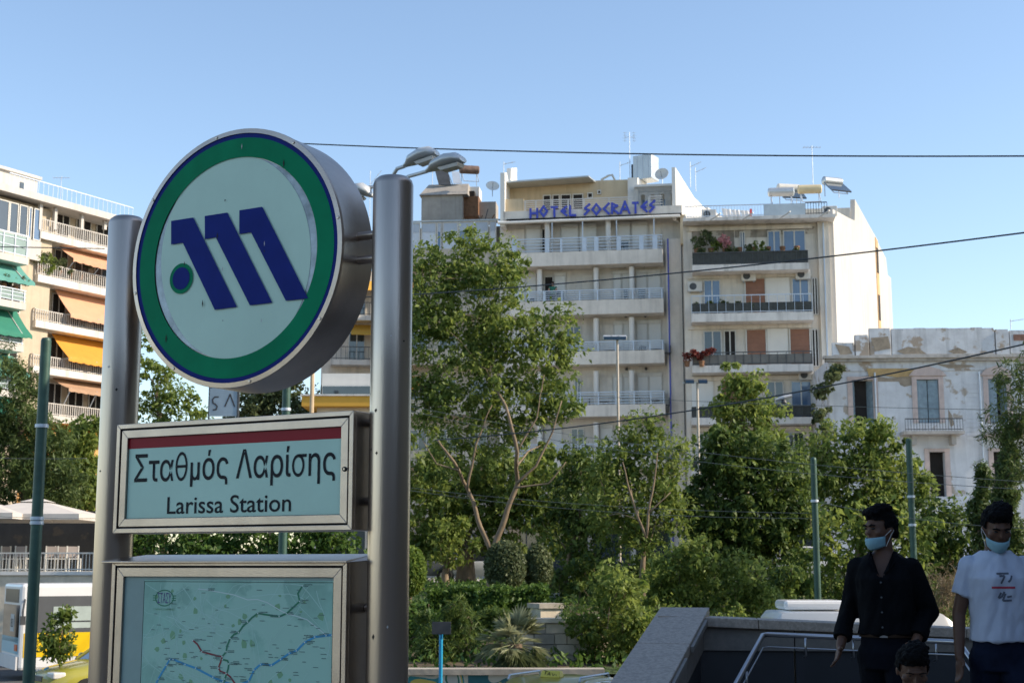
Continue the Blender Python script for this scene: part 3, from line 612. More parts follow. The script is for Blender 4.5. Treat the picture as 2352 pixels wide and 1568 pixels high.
# sunlit flank in front of the core wall, with stair tower and stepped top
def flank(pts, y0, name, off=.02, th=.25, mat=None):
    pass
zs = lambda px, py, n: az(px, py, n)
prof = [(0, 0), (12.2, 0), (12.2, zt - .9), (11.4, zt - .85), (11.2, zt + .2), (9.6, zt + .75), (9.3, zt + 1.0), (7.6, zt + 1.5), (4.6, zt + 2.45), (4.4, zt + 1.1), (3.6, zt + 1.0), (0, zt + .75)]
n_ = len(prof)
fl = MB().add([(x1 + .02 + dx + y * LN, y + .003, z) for dx in (0, .28) for y, z in prof], [tuple(range(n_ - 1, -1, -1)), tuple(range(n_, 2 * n_))] + [(i, (i + 1) % n_, (i + 1) % n_ + n_, i + n_) for i in range(n_)]).build('flank_wall', m_side, apt)
m_och = M('ochre_recess', (.52, .33, .16), .85, var=.15, sc=2)
ys, ye = 8.7, 9.25
MB().add([(x1 + .305 + dx + y * LN, y, z) for dx in (0, .03) for y, z in ((ys, 2), (ye, 2), (ye, zt + .9), (ys, zt + 1.05))], [(3, 2, 1, 0), (4, 5, 6, 7), (0, 1, 5, 4), (1, 2, 6, 5), (2, 3, 7, 6), (3, 0, 4, 7)]).build('stair_window_strip', m_och, apt)
for k in range(4): 
    z = zt - 1.2 - k * 3.0
    MB().add([(x1 + .338 + dx + y * LN, y, zz_) for dx in (0, .02) for y, zz_ in ((ys + .08, z), (ye - .08, z), (ye - .08, z + 1.6), (ys + .08, z + 1.6))], [(3, 2, 1, 0), (4, 5, 6, 7), (0, 1, 5, 4), (1, 2, 6, 5), (2, 3, 7, 6), (3, 0, 4, 7)]).build('stair_window', m_dark, apt)
MB().box(ax(1800, 4.5, 450) , x1 + 4.5 * LN, 4.4, 4.7, zt - .2, zt + 1.9).build('roof_screen_wall', m_apt, apt)
# roof slab and railing
bx('roof_slab', apt, m_slab, x0, x1 + .3, -1.2, -.004, zt - .02, zt + .18)
bar_rail(apt, x0 + .1, ax(1775, -1.1, 490), -1.1, zt + .18, az(1700, 470, -1.1), step=.16, mat=m_alu, r=.009)
bx('parapet_panel', apt, m_zinc, ax(1755, -1.1, 490), ax(1850, -1.1, 490), -1.12, -1.06, zt + .2, az(1800, 468, -1.1))
bar_rail(apt, ax(1850, -1.1, 490), ax(1900, -1.1, 490), -1.1, zt + .18, az(1800, 466, -1.1), step=.14, mat=m_alud)
for p_ in (1630, 1705, 1790, 1880): MB().tube([(ax(p_, -1.2, 510), -1.3, zt - .05), (ax(p_ + 25, -2, 500), -2.1, zt + .15)], .04, 6).build('awning_arm', m_ac, apt)
ab = [(605.9, 621, 577, 1590, 1858), (718, 737, 693, 1588, 1868), (837.5, 854, 812, 1590, 1868), (958.4, 974, 932, 1588, 1866), (1078, 1094, 1052, 1588, 1866)]
AN = -1.25
for i, (t_, b_, r_, pa, pb) in enumerate(ab):
    xa, xb = ax(pa, AN, t_), ax(pb, AN, t_); zt_, zb_, zr_ = az(1720, t_, AN), az(1720, b_, AN), az(1720, r_, AN)
    bx('balcony_slab', apt, m_slab, xa, xb, AN, -.003, zb_, zt_)
    rl = bar_rail(apt, xa + .03, xb - .05, AN + .05, zt_, zr_ + (.42 if i == 1 else .12 if i == 2 else 0), step=.45 if i != 0 else .3, mat=m_alud if i != 1 else m_alu, r=.012)
    bx('screen', apt, m_mesh if i != 2 else M('smoked_screen', (.16, .15, .13), .6, var=.2), xa + .03, xb - .05, AN + .075, AN + .085, zt_ + .04, zr_ - .03)
    MB().box(xb - .05, xb - .03, AN + .05, -.1, zt_ + .04, zr_).build('side_screen', m_mesh, apt)
    f0, f1 = zt_, zt_ + 2.15
    sets = [[(1700, 1713, 'g'), (1764, 1795, 'b'), (1800, 1852, 'b')],
            [(1617, 1656, 'b'), (1714, 1758, 's'), (1760, 1815, 'o'), (1820, 1860, 'b'), (1866, 1880, 'd')],
            [(1617, 1659, 'g'), (1664, 1692, 'd'), (1717, 1760, 's'), (1764, 1812, 'o'), (1817, 1861, 's'), (1866, 1882, 'd')],
            [(1590, 1640, 'o'), (1660, 1700, 's'), (1762, 1802, 'g'), (1818, 1866, 'b')],
            [(1600, 1640, 'g'), (1700, 1750, 's'), (1800, 1850, 'g')]][i]
    for a, b, k in sets:
        xa_, xb_ = ax(a, 0, t_), ax(b, 0, t_)
        if k == 's':
            s_ = bx('brown_shutter', apt, m_brown, xa_, xb_, -.06, -.002, f0, f1); c = s_.location.copy()
            for q in range(9): z = f0 + .12 + q * (f1 - f0 - .2) / 9; o = bx('shutter_slat', s_, m_brown, xa_ + .03, xb_ - .03, -.075, -.061, z, z + .15); o.location -= c
            for q in (xa_ - .07, xb_): o = bx('door_frame', s_, m_ac, q, q + .07, -.1, -.003, f0, f1); o.location -= c
        elif k == 'o': bx('wall_panel', apt, m_white, xa_, xb_, -.045, -.002, f0, f1 + .05)
        else: window(apt, xa_, xb_, f0, f1, -.01, {'g': m_glass, 'b': m_glassb, 'd': m_dark}[k])
    bx('lintel', apt, m_apt, x0 + .2, ax(1868, 0, t_), -.1, -.002, f1 + .08, f1 + .3)
m_moss = M('stained_wall', (.30, .265, .22), .95, var=.35, sc=1.6, streak=.5, dirt=(.52, .47, .40), dcov=.46)
for a_, b_, c_, d_ in ((1592, 1690, 590, 524), (1692, 1790, 545, 524), (1790, 1880, 540, 524)): bx('stained_panel', apt, m_moss, ax(a_), ax(b_), -.02, -.002, az(1740, c_), az(1740, d_))
for px_, py_ in ((1580, 669), (1703, 645), (1828, 641), (1835, 872)): ac_unit(apt, ax(px_, -.35, py_), az(px_, py_, -.35))
bx('corner_pier', apt, m_apt, ax(1884, -.3), 0, -.3, -.002, 0, zt - .03)
bx('drain_pipe', apt, m_alu, ax(1897, -.4) - .04, ax(1897, -.4) + .04, -.39, -.31, 0, zt - .1)
for k in range(3): window(apt, x0 + .4 + k * 2.7, x0 + 2.8 + k * 2.7, .3, 2.8, -.02, m_glass, m_alud, 2, name='shop_window')
# rooftop
solar_heater(1795, 478, 84, 'silver water heater tank behind the roof panel of the white block', 1.5, m_zinc, False, -6)
solar_heater(1861, 472, 83, 'cream and black water heater barrel on the white block', 1.35, M('heater_cream', (.62, .52, .32), .5, var=.1), False, -6)
solar_heater(1913, 452, 88, 'small grey heater standing high on the stair tower', 1.3, m_zinc, True, 20)
solar_heater(1812, 468, 87, 'white heater frame behind the two roof tanks', 1.4, m_ac, True, 10)
antenna(1868, 335, 440, 85, 'broad aerial on a tall mast above the white block', 1)
for px_, py_, lab in ((1612, 505, 'air conditioner at the left edge of the roof terrace'), (1890, 497, 'air conditioner at the right edge of the roof terrace')):
    c = at(px_, py_, 79.5); t = thing('rooftop_air_conditioner', lab, 'air conditioner', (c.x, c.y, c.z), R(-6)); ac_unit(t, 0, .05, 0)
# laundry line
c0, c1 = at(1655, 478, 81), at(1735, 484, 81)
m_sheet = M('white_laundry', (.8, .78, .76), .8, var=.04); m_redc = M('red_laundry', (.5, .05, .05), .8, var=.1)
t = thing('laundry_line', 'white sheets and a red cloth hung on a line on the roof terrace', 'laundry', (c0.x, c0.y, c0.z - .3))
dv = c1 - c0
MB().tube([(0, 0, .3), (dv.x * .5, dv.y * .5, .2 + dv.z * .5), (dv.x, dv.y, .3 + dv.z)], .012, 5).build('line', m_alu, t)
for k, (a, b, h) in enumerate(((.02, .3, .75), (.31, .55, .9), (.56, .82, .8))):
    mb = MB(); N = 8
    vs = [(dv.x * (a + (b - a) * i / N) + .22 * j, dv.y * a + .05 * math.sin(i * 1.7 + j), .27 + dv.z * (a + (b - a) * i / N) - h * j) for j in (0, .5, 1) for i in range(N + 1)]
    mb.add(vs, [(j * (N + 1) + i, j * (N + 1) + i + 1, (j + 1) * (N + 1) + i + 1, (j + 1) * (N + 1) + i) for j in range(2) for i in range(N)]); mb.build('sheet', m_sheet, t, smooth=True)
MB().box(dv.x * .84, dv.x * .9, -.02, .02, -.5, .25).build('red_cloth', m_redc, t)

# ---------------------------------------------------------------- derelict neoclassical house
P = at(1905, 900, 73); NF = Frame(P.x, P.y, -3.5)
neo = thing('neoclassical_house', 'derelict white two storey house with peeling plaster and shuttered windows', 'old house', (P.x, P.y, GZ), R(-3.5))
def nx(px, n=0., py=900): return NF.x(px, n, py)
def nz(px, py, n=0.): return NF.z(px, py, n) - GZ
m_neo = M('peeling_plaster', (.62, .64, .66), .9, var=.10, sc=1.6, streak=.35, bump=.3, bsc=5, dirt=(.40, .35, .29), dcov=.40)
m_neo2 = M('peeling_parapet', (.58, .60, .62), .9, var=.14, sc=1.4, streak=.45, bump=.3, bsc=5, dirt=(.36, .30, .24), dcov=.47)
m_pink = M('faded_pink_trim', (.55, .45, .41), .85, var=.12, sc=3, streak=.3)
m_bshut = M('faded_blue_shutter', (.23, .31, .36), .7, var=.2, sc=4, streak=.3)
m_mstone = M('weathered_cornice', (.42, .40, .37), .9, var=.2, sc=2, streak=.5, bump=.3, bsc=6)
xa, xb = 0., nx(2520); zc = nz(2100, 824); zpt = nz(2150, 752)
wins = [(1958, 2005, 877, 968, 0), (2106, 2156, 870, 972, 1), (2270, 2312, 870, 968, 1), (2420, 2465, 868, 968, 0)]
lowins = [(1985, 2030, 1045, 1140, 0), (2128, 2163, 1036, 1140, 0), (2274, 2312, 1036, 1140, 0)]
# wall with real openings: piers and spandrels
rows = sorted(wins), sorted(lowins)
zrow = [(nz(2100, 971), nz(2100, 871)), (nz(2100, 1140), nz(2100, 1037))]
cuts = [[(nx(a), nx(b)) for a, b, *_ in r] for r in rows]
mb = MB()
def course(z0, z1, holes):
    x = xa
    for h0, h1 in holes: mb.box(x, h0, 0, .45, z0, z1); x = h1
    mb.box(x, xb, 0, .45, z0, z1)
course(0, zrow[1][0], []); course(zrow[1][0], zrow[1][1], cuts[1]); course(zrow[1][1], zrow[0][0], []); course(zrow[0][0], zrow[0][1], cuts[0]); course(zrow[0][1], zc, [])
mb.box(xa, xb, .8, 9, 0, zc); mb.build('wall', m_neo, neo)
for r, (z0, z1) in zip(cuts, zrow):
    for h0, h1 in r:
        w_ = bx('window', neo, m_dark, h0 - .05, h1 + .05, .451, .5, z0 - .05, z1 + .05)
        bx('window_head', neo, m_pink, h0 - .25, h1 + .25, -.06, -.002, z1, z1 + .16); bx('window_jamb', neo, m_pink, h0 - .25, h0, -.05, -.002, z0, z1 - .002); bx('window_jamb', neo, m_pink, h1, h1 + .25, -.05, -.002, z0, z1 - .002)
for i, (a, b, t_, b_, ped) in enumerate(wins):
    h0, h1 = cuts[0][i]; z0, z1 = zrow[0]
    if ped: MB().prism([(h0 - .42, z1 + .17), (h1 + .42, z1 + .17), (h1 + .1, z1 + .5), ((h0 + h1) / 2, z1 + .68), (h0 - .1, z1 + .5)], -.12, -.003).build('pediment', m_pink, neo)
    for s, hx_, ang in ((0, h0, 72 if i == 0 else 8), (1, h1, -62 if i != 1 else -10)):
        wl = (h1 - h0) / 2 - .04 if i else .45
        lf = MB().box(0, wl, -.03, .03, 0, z1 - z0 - .06); sh = lf.build('shutter', m_bshut, neo, loc=(hx_ + (.02 if not s else -.02), .06, z0 + .03), rotz=R(ang if not s else 180 + ang))
        for q in range(7):
            zq = .15 + q * (z1 - z0 - .4) / 7; bx('louvre', sh, m_bshut, .07, wl - .07, -.045, -.031, zq, zq + (z1 - z0 - .4) / 7 * .75); bx('louvre', sh, m_bshut, .07, wl - .07, .031, .045, zq, zq + (z1 - z0 - .4) / 7 * .75)
for k in range(14):      # rusticated courses on the wall
    z = zrow[0][0] + k * .22 - .9
    for a, b in ((2215, 2262),): bx('plaster_course', neo, m_neo, nx(a), nx(b), -.018, -.002, z, z + .19)
MB().box(xa - .3, xb, -.45, -.002, zc, zc + .14).box(xa - .2, xb, -.3, -.003, zc - .14, zc - .001).build('cornice', m_mstone, neo)
bx('frieze', neo, m_neo2, xa, xb, -.06, -.004, zc - .62, zc - .145)
# parapet made of worn panels between pedestals
zp0 = zc + .142
for a, b, top in ((1912, 1962, 786), (1965, 1995, 768), (1998, 2046, 753), (2049, 2285, 752), (2288, 2318, 756), (2321, 2420, 757), (2423, 2500, 757)):
    x_0, x_1 = nx(a, 0, 800), nx(b, 0, 800); zt_ = nz((a + b) / 2, top)
    th_ = .35 if b - a < 40 else .26; n = max(1, int((x_1 - x_0) / .55)); mb = MB()
    mb.box(x_0, x_1, -.02 - (th_ - .26) / 2, th_, zp0, zt_ - .14)
    for k in range(n): xx0 = x_0 + (x_1 - x_0) * k / n; mb.box(xx0, x_0 + (x_1 - x_0) * (k + 1) / n - .02, -.02, th_ - .02, zt_ - .139, zt_ - .05 * random.random())
    pp_ = mb.build('parapet_panel', m_neo2, neo)
    if b - a > 30: bx('parapet_coping', neo, m_mstone, x_0 + .05, x_1 - .05, -.09, .3, zp0 + .001, zp0 + .1)
bx('parapet_recess', neo, M('brick_red_recess', (.22, .12, .09), .9, var=.3, sc=4), nx(2328, -.03, 780), nx(2420, -.03, 780), -.05, -.022, nz(2340, 782), nz(2340, 768))
# balcony
bz = nz(2140, 996, -1.); bl = bx('balcony_slab', neo, m_mstone, nx(2072, -1.), nx(2212, -1.), -1.0, -.003, bz, bz + .16)
bar_rail(neo, nx(2076, -.95), nx(2208, -.95), -.95, bz + .16, nz(2140, 960, -.95), step=.14, mat=m_alud, r=.01)
for p_ in (2090, 2180): MB().prism([(0, 0), (.22, 0), (.22, .5), (0, .5)], -.6, -.003).build('balcony_bracket', m_mstone, neo, loc=(nx(p_, -.5), 0, bz - .502))
bz2 = nz(2300, 998, -.8); bx('balcony_slab', neo, m_mstone, nx(2262, -.8), nx(2360, -.8), -.8, -.003, bz2, bz2 + .15)
bar_rail(neo, nx(2265, -.75), nx(2358, -.75), -.75, bz2 + .15, bz2 + 1.0, step=.14, mat=m_alud, r=.01)
bz3 = nz(2250, 1172, -.3); bar_rail(neo, nx(2160, -1.5), nx(2352, -1.5), -1.5, bz3 - .4, bz3 + .65, step=.16, mat=m_alu, r=.012)
for a in (2250, 2010): MB().tube([(nx(a), -.1, 0), (nx(a), -.1, zc - .7)], .045, 6).build('drain_pipe', m_alu, neo)
m_exp = M('exposed_render', (.30, .25, .19), .95, var=.25, sc=3, bump=.5, bsc=10); m_och2 = M('ochre_plaster', (.46, .32, .15), .95, var=.2, sc=4)
def patch(pl, mat, n=0., dn=.012, name='decay_patch'):
    q = [NF.pick(px, py, n) for px, py in pl]; MB().prism([(a, z - GZ) for a, z in q], n - dn, n - .001).build(name, mat, neo)
patch([(2108, 846), (2108, 858), (2095, 864), (2060, 866), (2030, 862), (1996, 864), (1990, 846)][::-1], m_och2, -.06, .02)
patch([(1978, 864), (2000, 862), (2040, 868), (2100, 866), (2096, 884), (2078, 888), (2068, 884), (2064, 876), (2005, 876), (1985, 874)], m_exp)
patch([(2150, 836), (2230, 838), (2240, 842), (2180, 846)], m_exp, -.06, .018)
patch([(2178, 940), (2186, 952), (2192, 975), (2184, 980), (2178, 960)], m_exp)
patch([(2060, 806), (2085, 796), (2110, 800), (2128, 812), (2090, 818)], m_exp, -.045, .02)
patch([(2178, 806), (2200, 798), (2222, 808), (2200, 816)], m_exp, -.045, .02)
patch([(2000, 776), (2040, 772), (2046, 800), (2010, 806)], m_exp, -.03, .02)
patch([(1918, 790), (1950, 796), (1958, 812), (1930, 815)], m_exp, -.03, .02)
antenna(2322, 733, 756, 74, 'dark stub of a chimney pipe on the old house', 3)

# ---------------------------------------------------------------- grey block behind the tall tree, left of the hotel
P = at(1150, 600, 86); BF = Frame(P.x, P.y, -6)
blk = thing('grey_block', 'grey apartment block with corrugated roof and glazed top balcony behind the tall tree', 'apartment block', (P.x, P.y, GZ), R(-6))
def qx(px, n=0., py=600): return BF.x(px, n, py)
def qz(px, py, n=0.): return BF.z(px, py, n) - GZ
m_blk = M('shabby_render', (.50, .45, .37), .85, var=.15, sc=1.2, streak=.45)
m_pent = M('cement_block', (.36, .33, .29), .9, var=.15, sc=1.5, streak=.3, bump=.2, bsc=8)
x0 = qx(925); z_e = qz(1050, 520)
MB().plan([(x0, 0), (-.05, 0), (4, 12), (x0 + 4, 12)], 0, z_e - .05).build('wall', m_blk, blk)
# corrugated eave
mb = MB(); N = 70
for k in range(N): 
    xk = x0 + (0 - x0) * k / N; w = -x0 / N * .62
    mb.hexa([(xk, -1.35, z_e), (xk + w, -1.35, z_e), (xk + w, .6, z_e + .45), (xk, .6, z_e + .45), (xk, -1.35, z_e + .09), (xk + w, -1.35, z_e + .09), (xk + w, .6, z_e + .54), (xk, .6, z_e + .54)])
mb.hexa([(x0, -1.34, z_e + .03), (0, -1.34, z_e + .03), (0, .6, z_e + .48), (x0, .6, z_e + .48), (x0, -1.34, z_e + .05), (0, -1.34, z_e + .05), (0, .6, z_e + .5), (x0, .6, z_e + .5)])
o = mb.build('corrugated_roof', m_zinc, blk)
zg0 = qz(1050, 572, -1.2)
for a, b, k in ((938, 965, 0), (967, 1002, 0), (1003, 1014, 1), (1016, 1052, 0), (1053, 1088, 2), (1090, 1122, 0), (1124, 1140, 0)):
    xa_, xb_ = qx(a, -1.2), qx(b, -1.2); window(blk, xa_, xb_, zg0, z_e - .02, -1.2, [M('frosted_sheet', (.55, .60, .66), .35, var=.12, sc=1.2), m_glassb, M('blue_sheet', (.20, .27, .36), .4, var=.1)][k], leaves=1, name='glazed_panel')
    bx('upper_blind', blk, M('blind_grey', (.42, .48, .55), .6, var=.06), xa_ + .07, xb_ - .07, -1.262, -1.256, z_e - .62, z_e - .09)
bx('balcony_parapet', blk, m_blk, x0, 0, -1.3, -1.1, zg0 - 1.0, zg0 - .003); bx('balcony_slab', blk, m_blk, x0, 0, -1.1, -.003, zg0 - 1.0, zg0 - .85)
for k in range(1, 6):
    z = zg0 - 1.0 - 3.05 * k; bx('balcony_parapet', blk, m_blk, x0, 0, -1.3, -1.15, z, z + .95); bx('balcony_slab', blk, m_blk, x0, 0, -1.149, -.003, z, z + .16)
    for a, b in ((945, 985), (1010, 1050), (1080, 1120)): window(blk, qx(a), qx(b), z + .2, z + 2.3, -.01, m_glass)
    aw = M('orange_awning', (.60, .27, .05), .8, var=.08)
    for a, b in ((935, 975),) if k in (1, 3) else (): MB().hexa([(qx(a), -1.9, z + 1.5), (qx(b), -1.9, z + 1.5), (qx(b), -.1, z + 2.5), (qx(a), -.1, z + 2.5), (qx(a), -1.9, z + 1.53), (qx(b), -1.9, z + 1.53), (qx(b), -.1, z + 2.53), (qx(a), -.1, z + 2.53)]).build('awning', aw, blk)
for k in range(3): window(blk, x0 + .5 + k * 2.0, x0 + 2.2 + k * 2.0, .3, 2.7, -.02, m_glass, m_alud, 2, name='shop_window')
# stair-head house with sloped top and roof clutter
pe0, pe1 = qx(968, 2, 470), qx(1062, 2, 470); zq0, zq1, zq2 = z_e + .3, qz(1010, 449, 2), qz(1010, 424, 3)
MB().box(pe0, pe1, 2, 6, zq0, zq1).build('stair_house', m_pent, blk)
MB().hexa([(pe0 - .12, 1.8, zq1), (pe1 + .35, 1.8, zq1), (pe1 + .35, 6.2, zq1), (pe0 - .12, 6.2, zq1), (pe0 + .3, 3, zq2), (pe1 + .25, 3, zq2), (pe1 + .25, 5, zq2), (pe0 + .3, 5, zq2)]).build('stair_house_roof', m_pent, blk)
for k, (a, b, c0, c1, m) in enumerate(((1064, 1100, 455, 500, m_rust), (1072, 1090, 440, 470, m_dark), (1100, 1138, 462, 500, m_pent), (1066, 1098, 425, 448, m_white))):
    bx('roof_clutter', blk, m, qx(a, 3, 470), qx(b, 3, 470), 2.6 + k * .3, 4.2 + k * .2, qz(a, c1, 3), qz(a, c0, 3))
rr_ = random.Random(5)
for k in range(10): 
    a = Vector((qx(rr_.uniform(1064, 1138), 2.4, 470), 2.3 + .1 * k, z_e + .45)); MB().tube([a, a + Vector((rr_.uniform(-.6, .6), rr_.uniform(-.2, .3), rr_.uniform(.4, 1.3)))], .035, 5).build('roof_pole', m_rust if k % 2 else m_alud, blk)
solar_heater(1078, 425, 88, 'rusty water heater barrel on the grey block', 1.2, M('rusty_tank', (.20, .13, .10), .6, .3, var=.35, sc=4), False, 10)
c = at(1020, 424, 89); t = thing('solar_collector', 'dark solar panel standing upright above the stair house of the grey block', 'solar panel', (c.x, c.y, c.z), R(5))
MB().hexa([(-.35, 0, 0), (.45, 0, 0), (.45, .06, 0), (-.35, .06, 0), (-.75, .5, 1.75), (.1, .5, 1.75), (.1, .56, 1.75), (-.75, .56, 1.75)]).build('panel', m_alud, t); MB().tube([(.05, .3, 0), (.0, .5, 1.5)], .03, 5).tube([(.6, .3, 0), (.15, .5, 1.2)], .03, 5).build('strut', m_alu, t)
MB().hexa([(.6, 0, .1), (1.1, 0, .1), (1.1, .06, .1), (.6, .06, .1), (.5, .4, 1.0), (1.0, .4, 1.0), (1.0, .46, 1.0), (.5, .46, 1.0)]).build('side_panel', m_alu, t)
dish(1131, 430, 87, .42, 'white dish between the grey block and the hotel', m_white, aim=(.1, -.75, .5))
antenna(848, 392, 560, 88, 'tall thin mast left of the steel pole', 2)
antenna(993, 385, 432, 90, 'thin mast behind the stair house', 3)

# ---------------------------------------------------------------- yellow awning block seen between emblem and pole
P = at(790, 800, 96); YF = Frame(P.x, P.y, 8)
yb = thing('awning_block', 'distant block with yellow awnings seen between the emblem and the right pole', 'apartment block', (P.x, P.y, GZ), R(8))
def yx(px, n=0., py=800): return YF.x(px, n, py)
def yz(px, py, n=0.): return YF.z(px, py, n) - GZ
MB().box(yx(740), yx(960), 0, 9, 0, yz(830, 622)).build('wall', m_apt, yb)
m_yaw = M('yellow_awning', (.66, .36, .05), .8, var=.08)
for k in range(5):
    z = yz(830, 735, -1.2) - k * 3.05 + .0
    bx('balcony_slab', yb, m_slab, yx(760, -1.2), yx(955, -1.2), -1.2, -.003, z, z + .35); bar_rail(yb, yx(762, -1.2), yx(953, -1.2), -1.15, z + .35, z + 1.25, .3, m_alud)
    for a, b in ((800, 838), (850, 890)): window(yb, yx(a), yx(b), z + .4, z + 2.4, -.01, m_glass)
    if k in (0, 1, 3): MB().hexa([(yx(805), -1.5, z + 2.0), (yx(920), -1.5, z + 2.0), (yx(920), -.05, z + 2.9), (yx(805), -.05, z + 2.9), (yx(805), -1.5, z + 2.03), (yx(920), -1.5, z + 2.03), (yx(920), -.05, z + 2.93), (yx(805), -.05, z + 2.93)]).build('awning', m_yaw, yb)
# low pavilion with yellow fascia under the emblem
P = at(700, 940, 64); KF = Frame(P.x, P.y, 0)
kb = thing('low_pavilion', 'low white pavilion with a yellow fascia below the emblem', 'pavilion', (P.x, P.y, GZ))
kw = at(880, 940, 64).x - P.x; k0, k1, k2 = at(700, 938, 64).z - GZ, at(700, 911, 64).z - GZ, at(760, 856, 64).z - GZ
bx('fascia', kb, m_yaw, 0, kw, -1, 3, k0, k1 - .08); bx('roof_edge', kb, m_slab, -.06, kw, -1.06, 3.1, k1 - .078, k1); bx('wall', kb, m_apt, .6, kw, -.4, 3, 0, k0 - .002)
bx('upper_room', kb, m_white, at(738, 900, 64).x - P.x, kw, .2, 3, k1 + .002, k2); bx('window', kb, m_glass, at(740, 900, 64).x - P.x, kw - .1, .15, .199, k1 + .05, k1 + .5)
for k in range(4): bx('glazed_front', kb, m_glass, .7 + k * .75, 1.35 + k * .75, -.43, -.402, .5, k0 - .3)
# hanging blue shop panel with dark letters
c = at(480, 955, 58); pn = thing('blue_sign_panel', 'grey blue hanging panel with big dark letters beside the tree under the emblem', 'sign panel', (c.x, c.y, GZ))
w_ = at(546, 955, 58).x - c.x; zb_, zt_ = c.z - GZ, at(480, 880, 58).z - GZ
m_bp = M('blue_grey_panel', (.25, .33, .40), .5, var=.15, sc=1.5)
bx('board', pn, m_bp, 0, w_, 0, .12, zb_, zt_); bx('post', pn, m_alud, w_ - .04, w_ + .03, -.02, .14, 0, zt_ + .05); bx('post', pn, m_alud, -.05, .0, .02, .1, 0, zt_)
m_lt = M('panel_letter', (.04, .04, .045), .5, var=0)
s_ = w_ / 66
strip([(2 * s_, zt_ - .18), (12 * s_, zt_ - .1)], .05, -.006).build('panel_letter', m_lt, pn)
strip([(p[0] * s_, zb_ + p[1] * s_) for p in ((20, 44), (12, 44), (7, 38), (8, 30), (14, 27), (18, 22), (16, 15), (9, 14))], .06, -.006).build('panel_letter', m_lt, pn)
strip([(36 * s_, zb_ + 22 * s_), (47 * s_, zb_ + 50 * s_), (58 * s_, zb_ + 22 * s_)], .06, -.006).build('panel_letter', m_lt, pn)
# ---------------------------------------------------------------- apartment block at the left edge
P = at(110, 700, 84); LF = Frame(P.x, P.y, 59)
lap = thing('balcony_block', 'cream apartment block with peach, orange and green awnings at the left edge', 'apartment block', (P.x, P.y, GZ), R(59))
def lx(px, n=0., py=700): return LF.x(px, n, py)
def lz(px, py, n=0.): return LF.z(px, py, n) - GZ
m_lap = M('cream_facade', (.50, .42, .31), .85, var=.10, sc=1.0, streak=.25)
m_lwh = M('white_slab_paint', (.54, .51, .47), .8, var=.06, sc=1, streak=.2)
aws = {'p': M('peach_awning', (.60, .32, .19), .8, var=.06), 'o': M('bright_orange_awning', (.62, .27, .03), .8, var=.06), 't': M('tan_awning', (.42, .26, .16), .8, var=.06), 'g': M('green_awning', (.02, .17, .11), .8, var=.08), 'a': M('sea_green_awning', (.09, .28, .24), .8, var=.08)}
y2 = lambda z: (440 + z / 1.96) * .784
def az1(x, y): return x * .4, y2(y)
LB = -1.3      # balcony front
def awning(xa, xb, ya, za, yb, zb, mat, parent, drop=.22):
    """sagging cloth from the wall (ya, za) to its front bar (yb, zb) with a wavy valance"""
    n, m = 26, 6; vs = []; sd = xa * 3.1 + za
    for j in range(m + 1):
        f = j / m
        for i in range(n + 1):
            g = i / n; x = xa + (xb - xa) * g; vs.append((x, ya + (yb - ya) * f, za + (zb - za) * f - .10 * math.sin(math.pi * f) - .05 * math.sin(math.pi * g) * f + .025 * noise.noise((x * 1.6 + sd, f * 2, 0))))
    for i in range(n + 1):
        x, y, z = vs[m * (n + 1) + i]; vs.append((x, y - .02 * math.sin(i * 1.3), z - drop * (.72 + .28 * abs(math.sin(i * 1.1 + sd)))))
    fs = [(j * (n + 1) + i, (j + 1) * (n + 1) + i, (j + 1) * (n + 1) + i + 1, j * (n + 1) + i + 1) for j in range(m + 1) for i in range(n)]
    return MB().add(vs, fs).build('awning', mat, parent, smooth=True, angle=50)
xe = lx(262)                   # far end, hidden by the sign
xm = lx(86, 0)                 # edge between the projecting left part and the balconies
zr_ = lz(120, y2(330), LB)
MB().box(xm, xe, 0, 10, 0, zr_ + .1).build('wall', m_lap, lap)
# left projecting part
xw0 = lx(-160, -1.6); xw1 = lx(62, -1.6)
ztl = lz(40, y2(265), -1.6)
MB().box(xw0, xw1, -1.6, 10, 0, ztl - 3.4).build('left_wing_wall', m_lap, lap)
bx('corner_wall', lap, m_lap, xw1 + .002, xm - .002, -1.0, 8, 0, ztl - 1.1)
# top floor: glazed left part, roof slab, columns
bx('roof_slab', lap, m_lwh, xw0, xe, -1.7, 9, zr_ + .1, zr_ + .5)
for a, b in ((-30, 8), (9, 30), (32, 52), (54, 62), (66, 84)): window(lap, lx(a, -1.2), lx(b, -1.2), ztl - 2.2, ztl - .3, -1.2, m_glass if b < 60 else m_glassb, leaves=1)
bx('top_parapet', lap, m_lwh, xw0, lx(85, -1.25), -1.35, -1.25, ztl - 3.4, ztl - 2.25); bx('upper_fill', lap, m_lap, xw0, xm, -.8, 6, ztl - 3.38, zr_)
for a in (84, 119, 181, 235): bx('roof_column', lap, m_lwh, lx(a, LB) - .1, lx(a, LB) + .1, LB + .02, LB + .22, lz(a, y2(450), LB), zr_ + .098)
bar_rail(lap, lx(20, -1.3, 440), xe, -1.3, zr_ + .5, zr_ + 1.4, .35, m_alu, .01)
bx('roof_house', lap, m_lwh, lx(-80, 2, 430), lx(86, 2, 430), 2, 5, zr_ + .5, lz(50, y2(145), 2)); bx('roof_house_slab', lap, m_lwh, lx(-90, 1.8, 430), lx(96, 1.8, 430), 1.8, 5.2, lz(50, y2(145), 2) + .002, lz(50, y2(128), 2))
bx('roof_window', lap, m_glass, lx(45, 2, 430), lx(54, 2, 430), 1.95, 1.999, zr_ + 1.4, zr_ + 2.1)
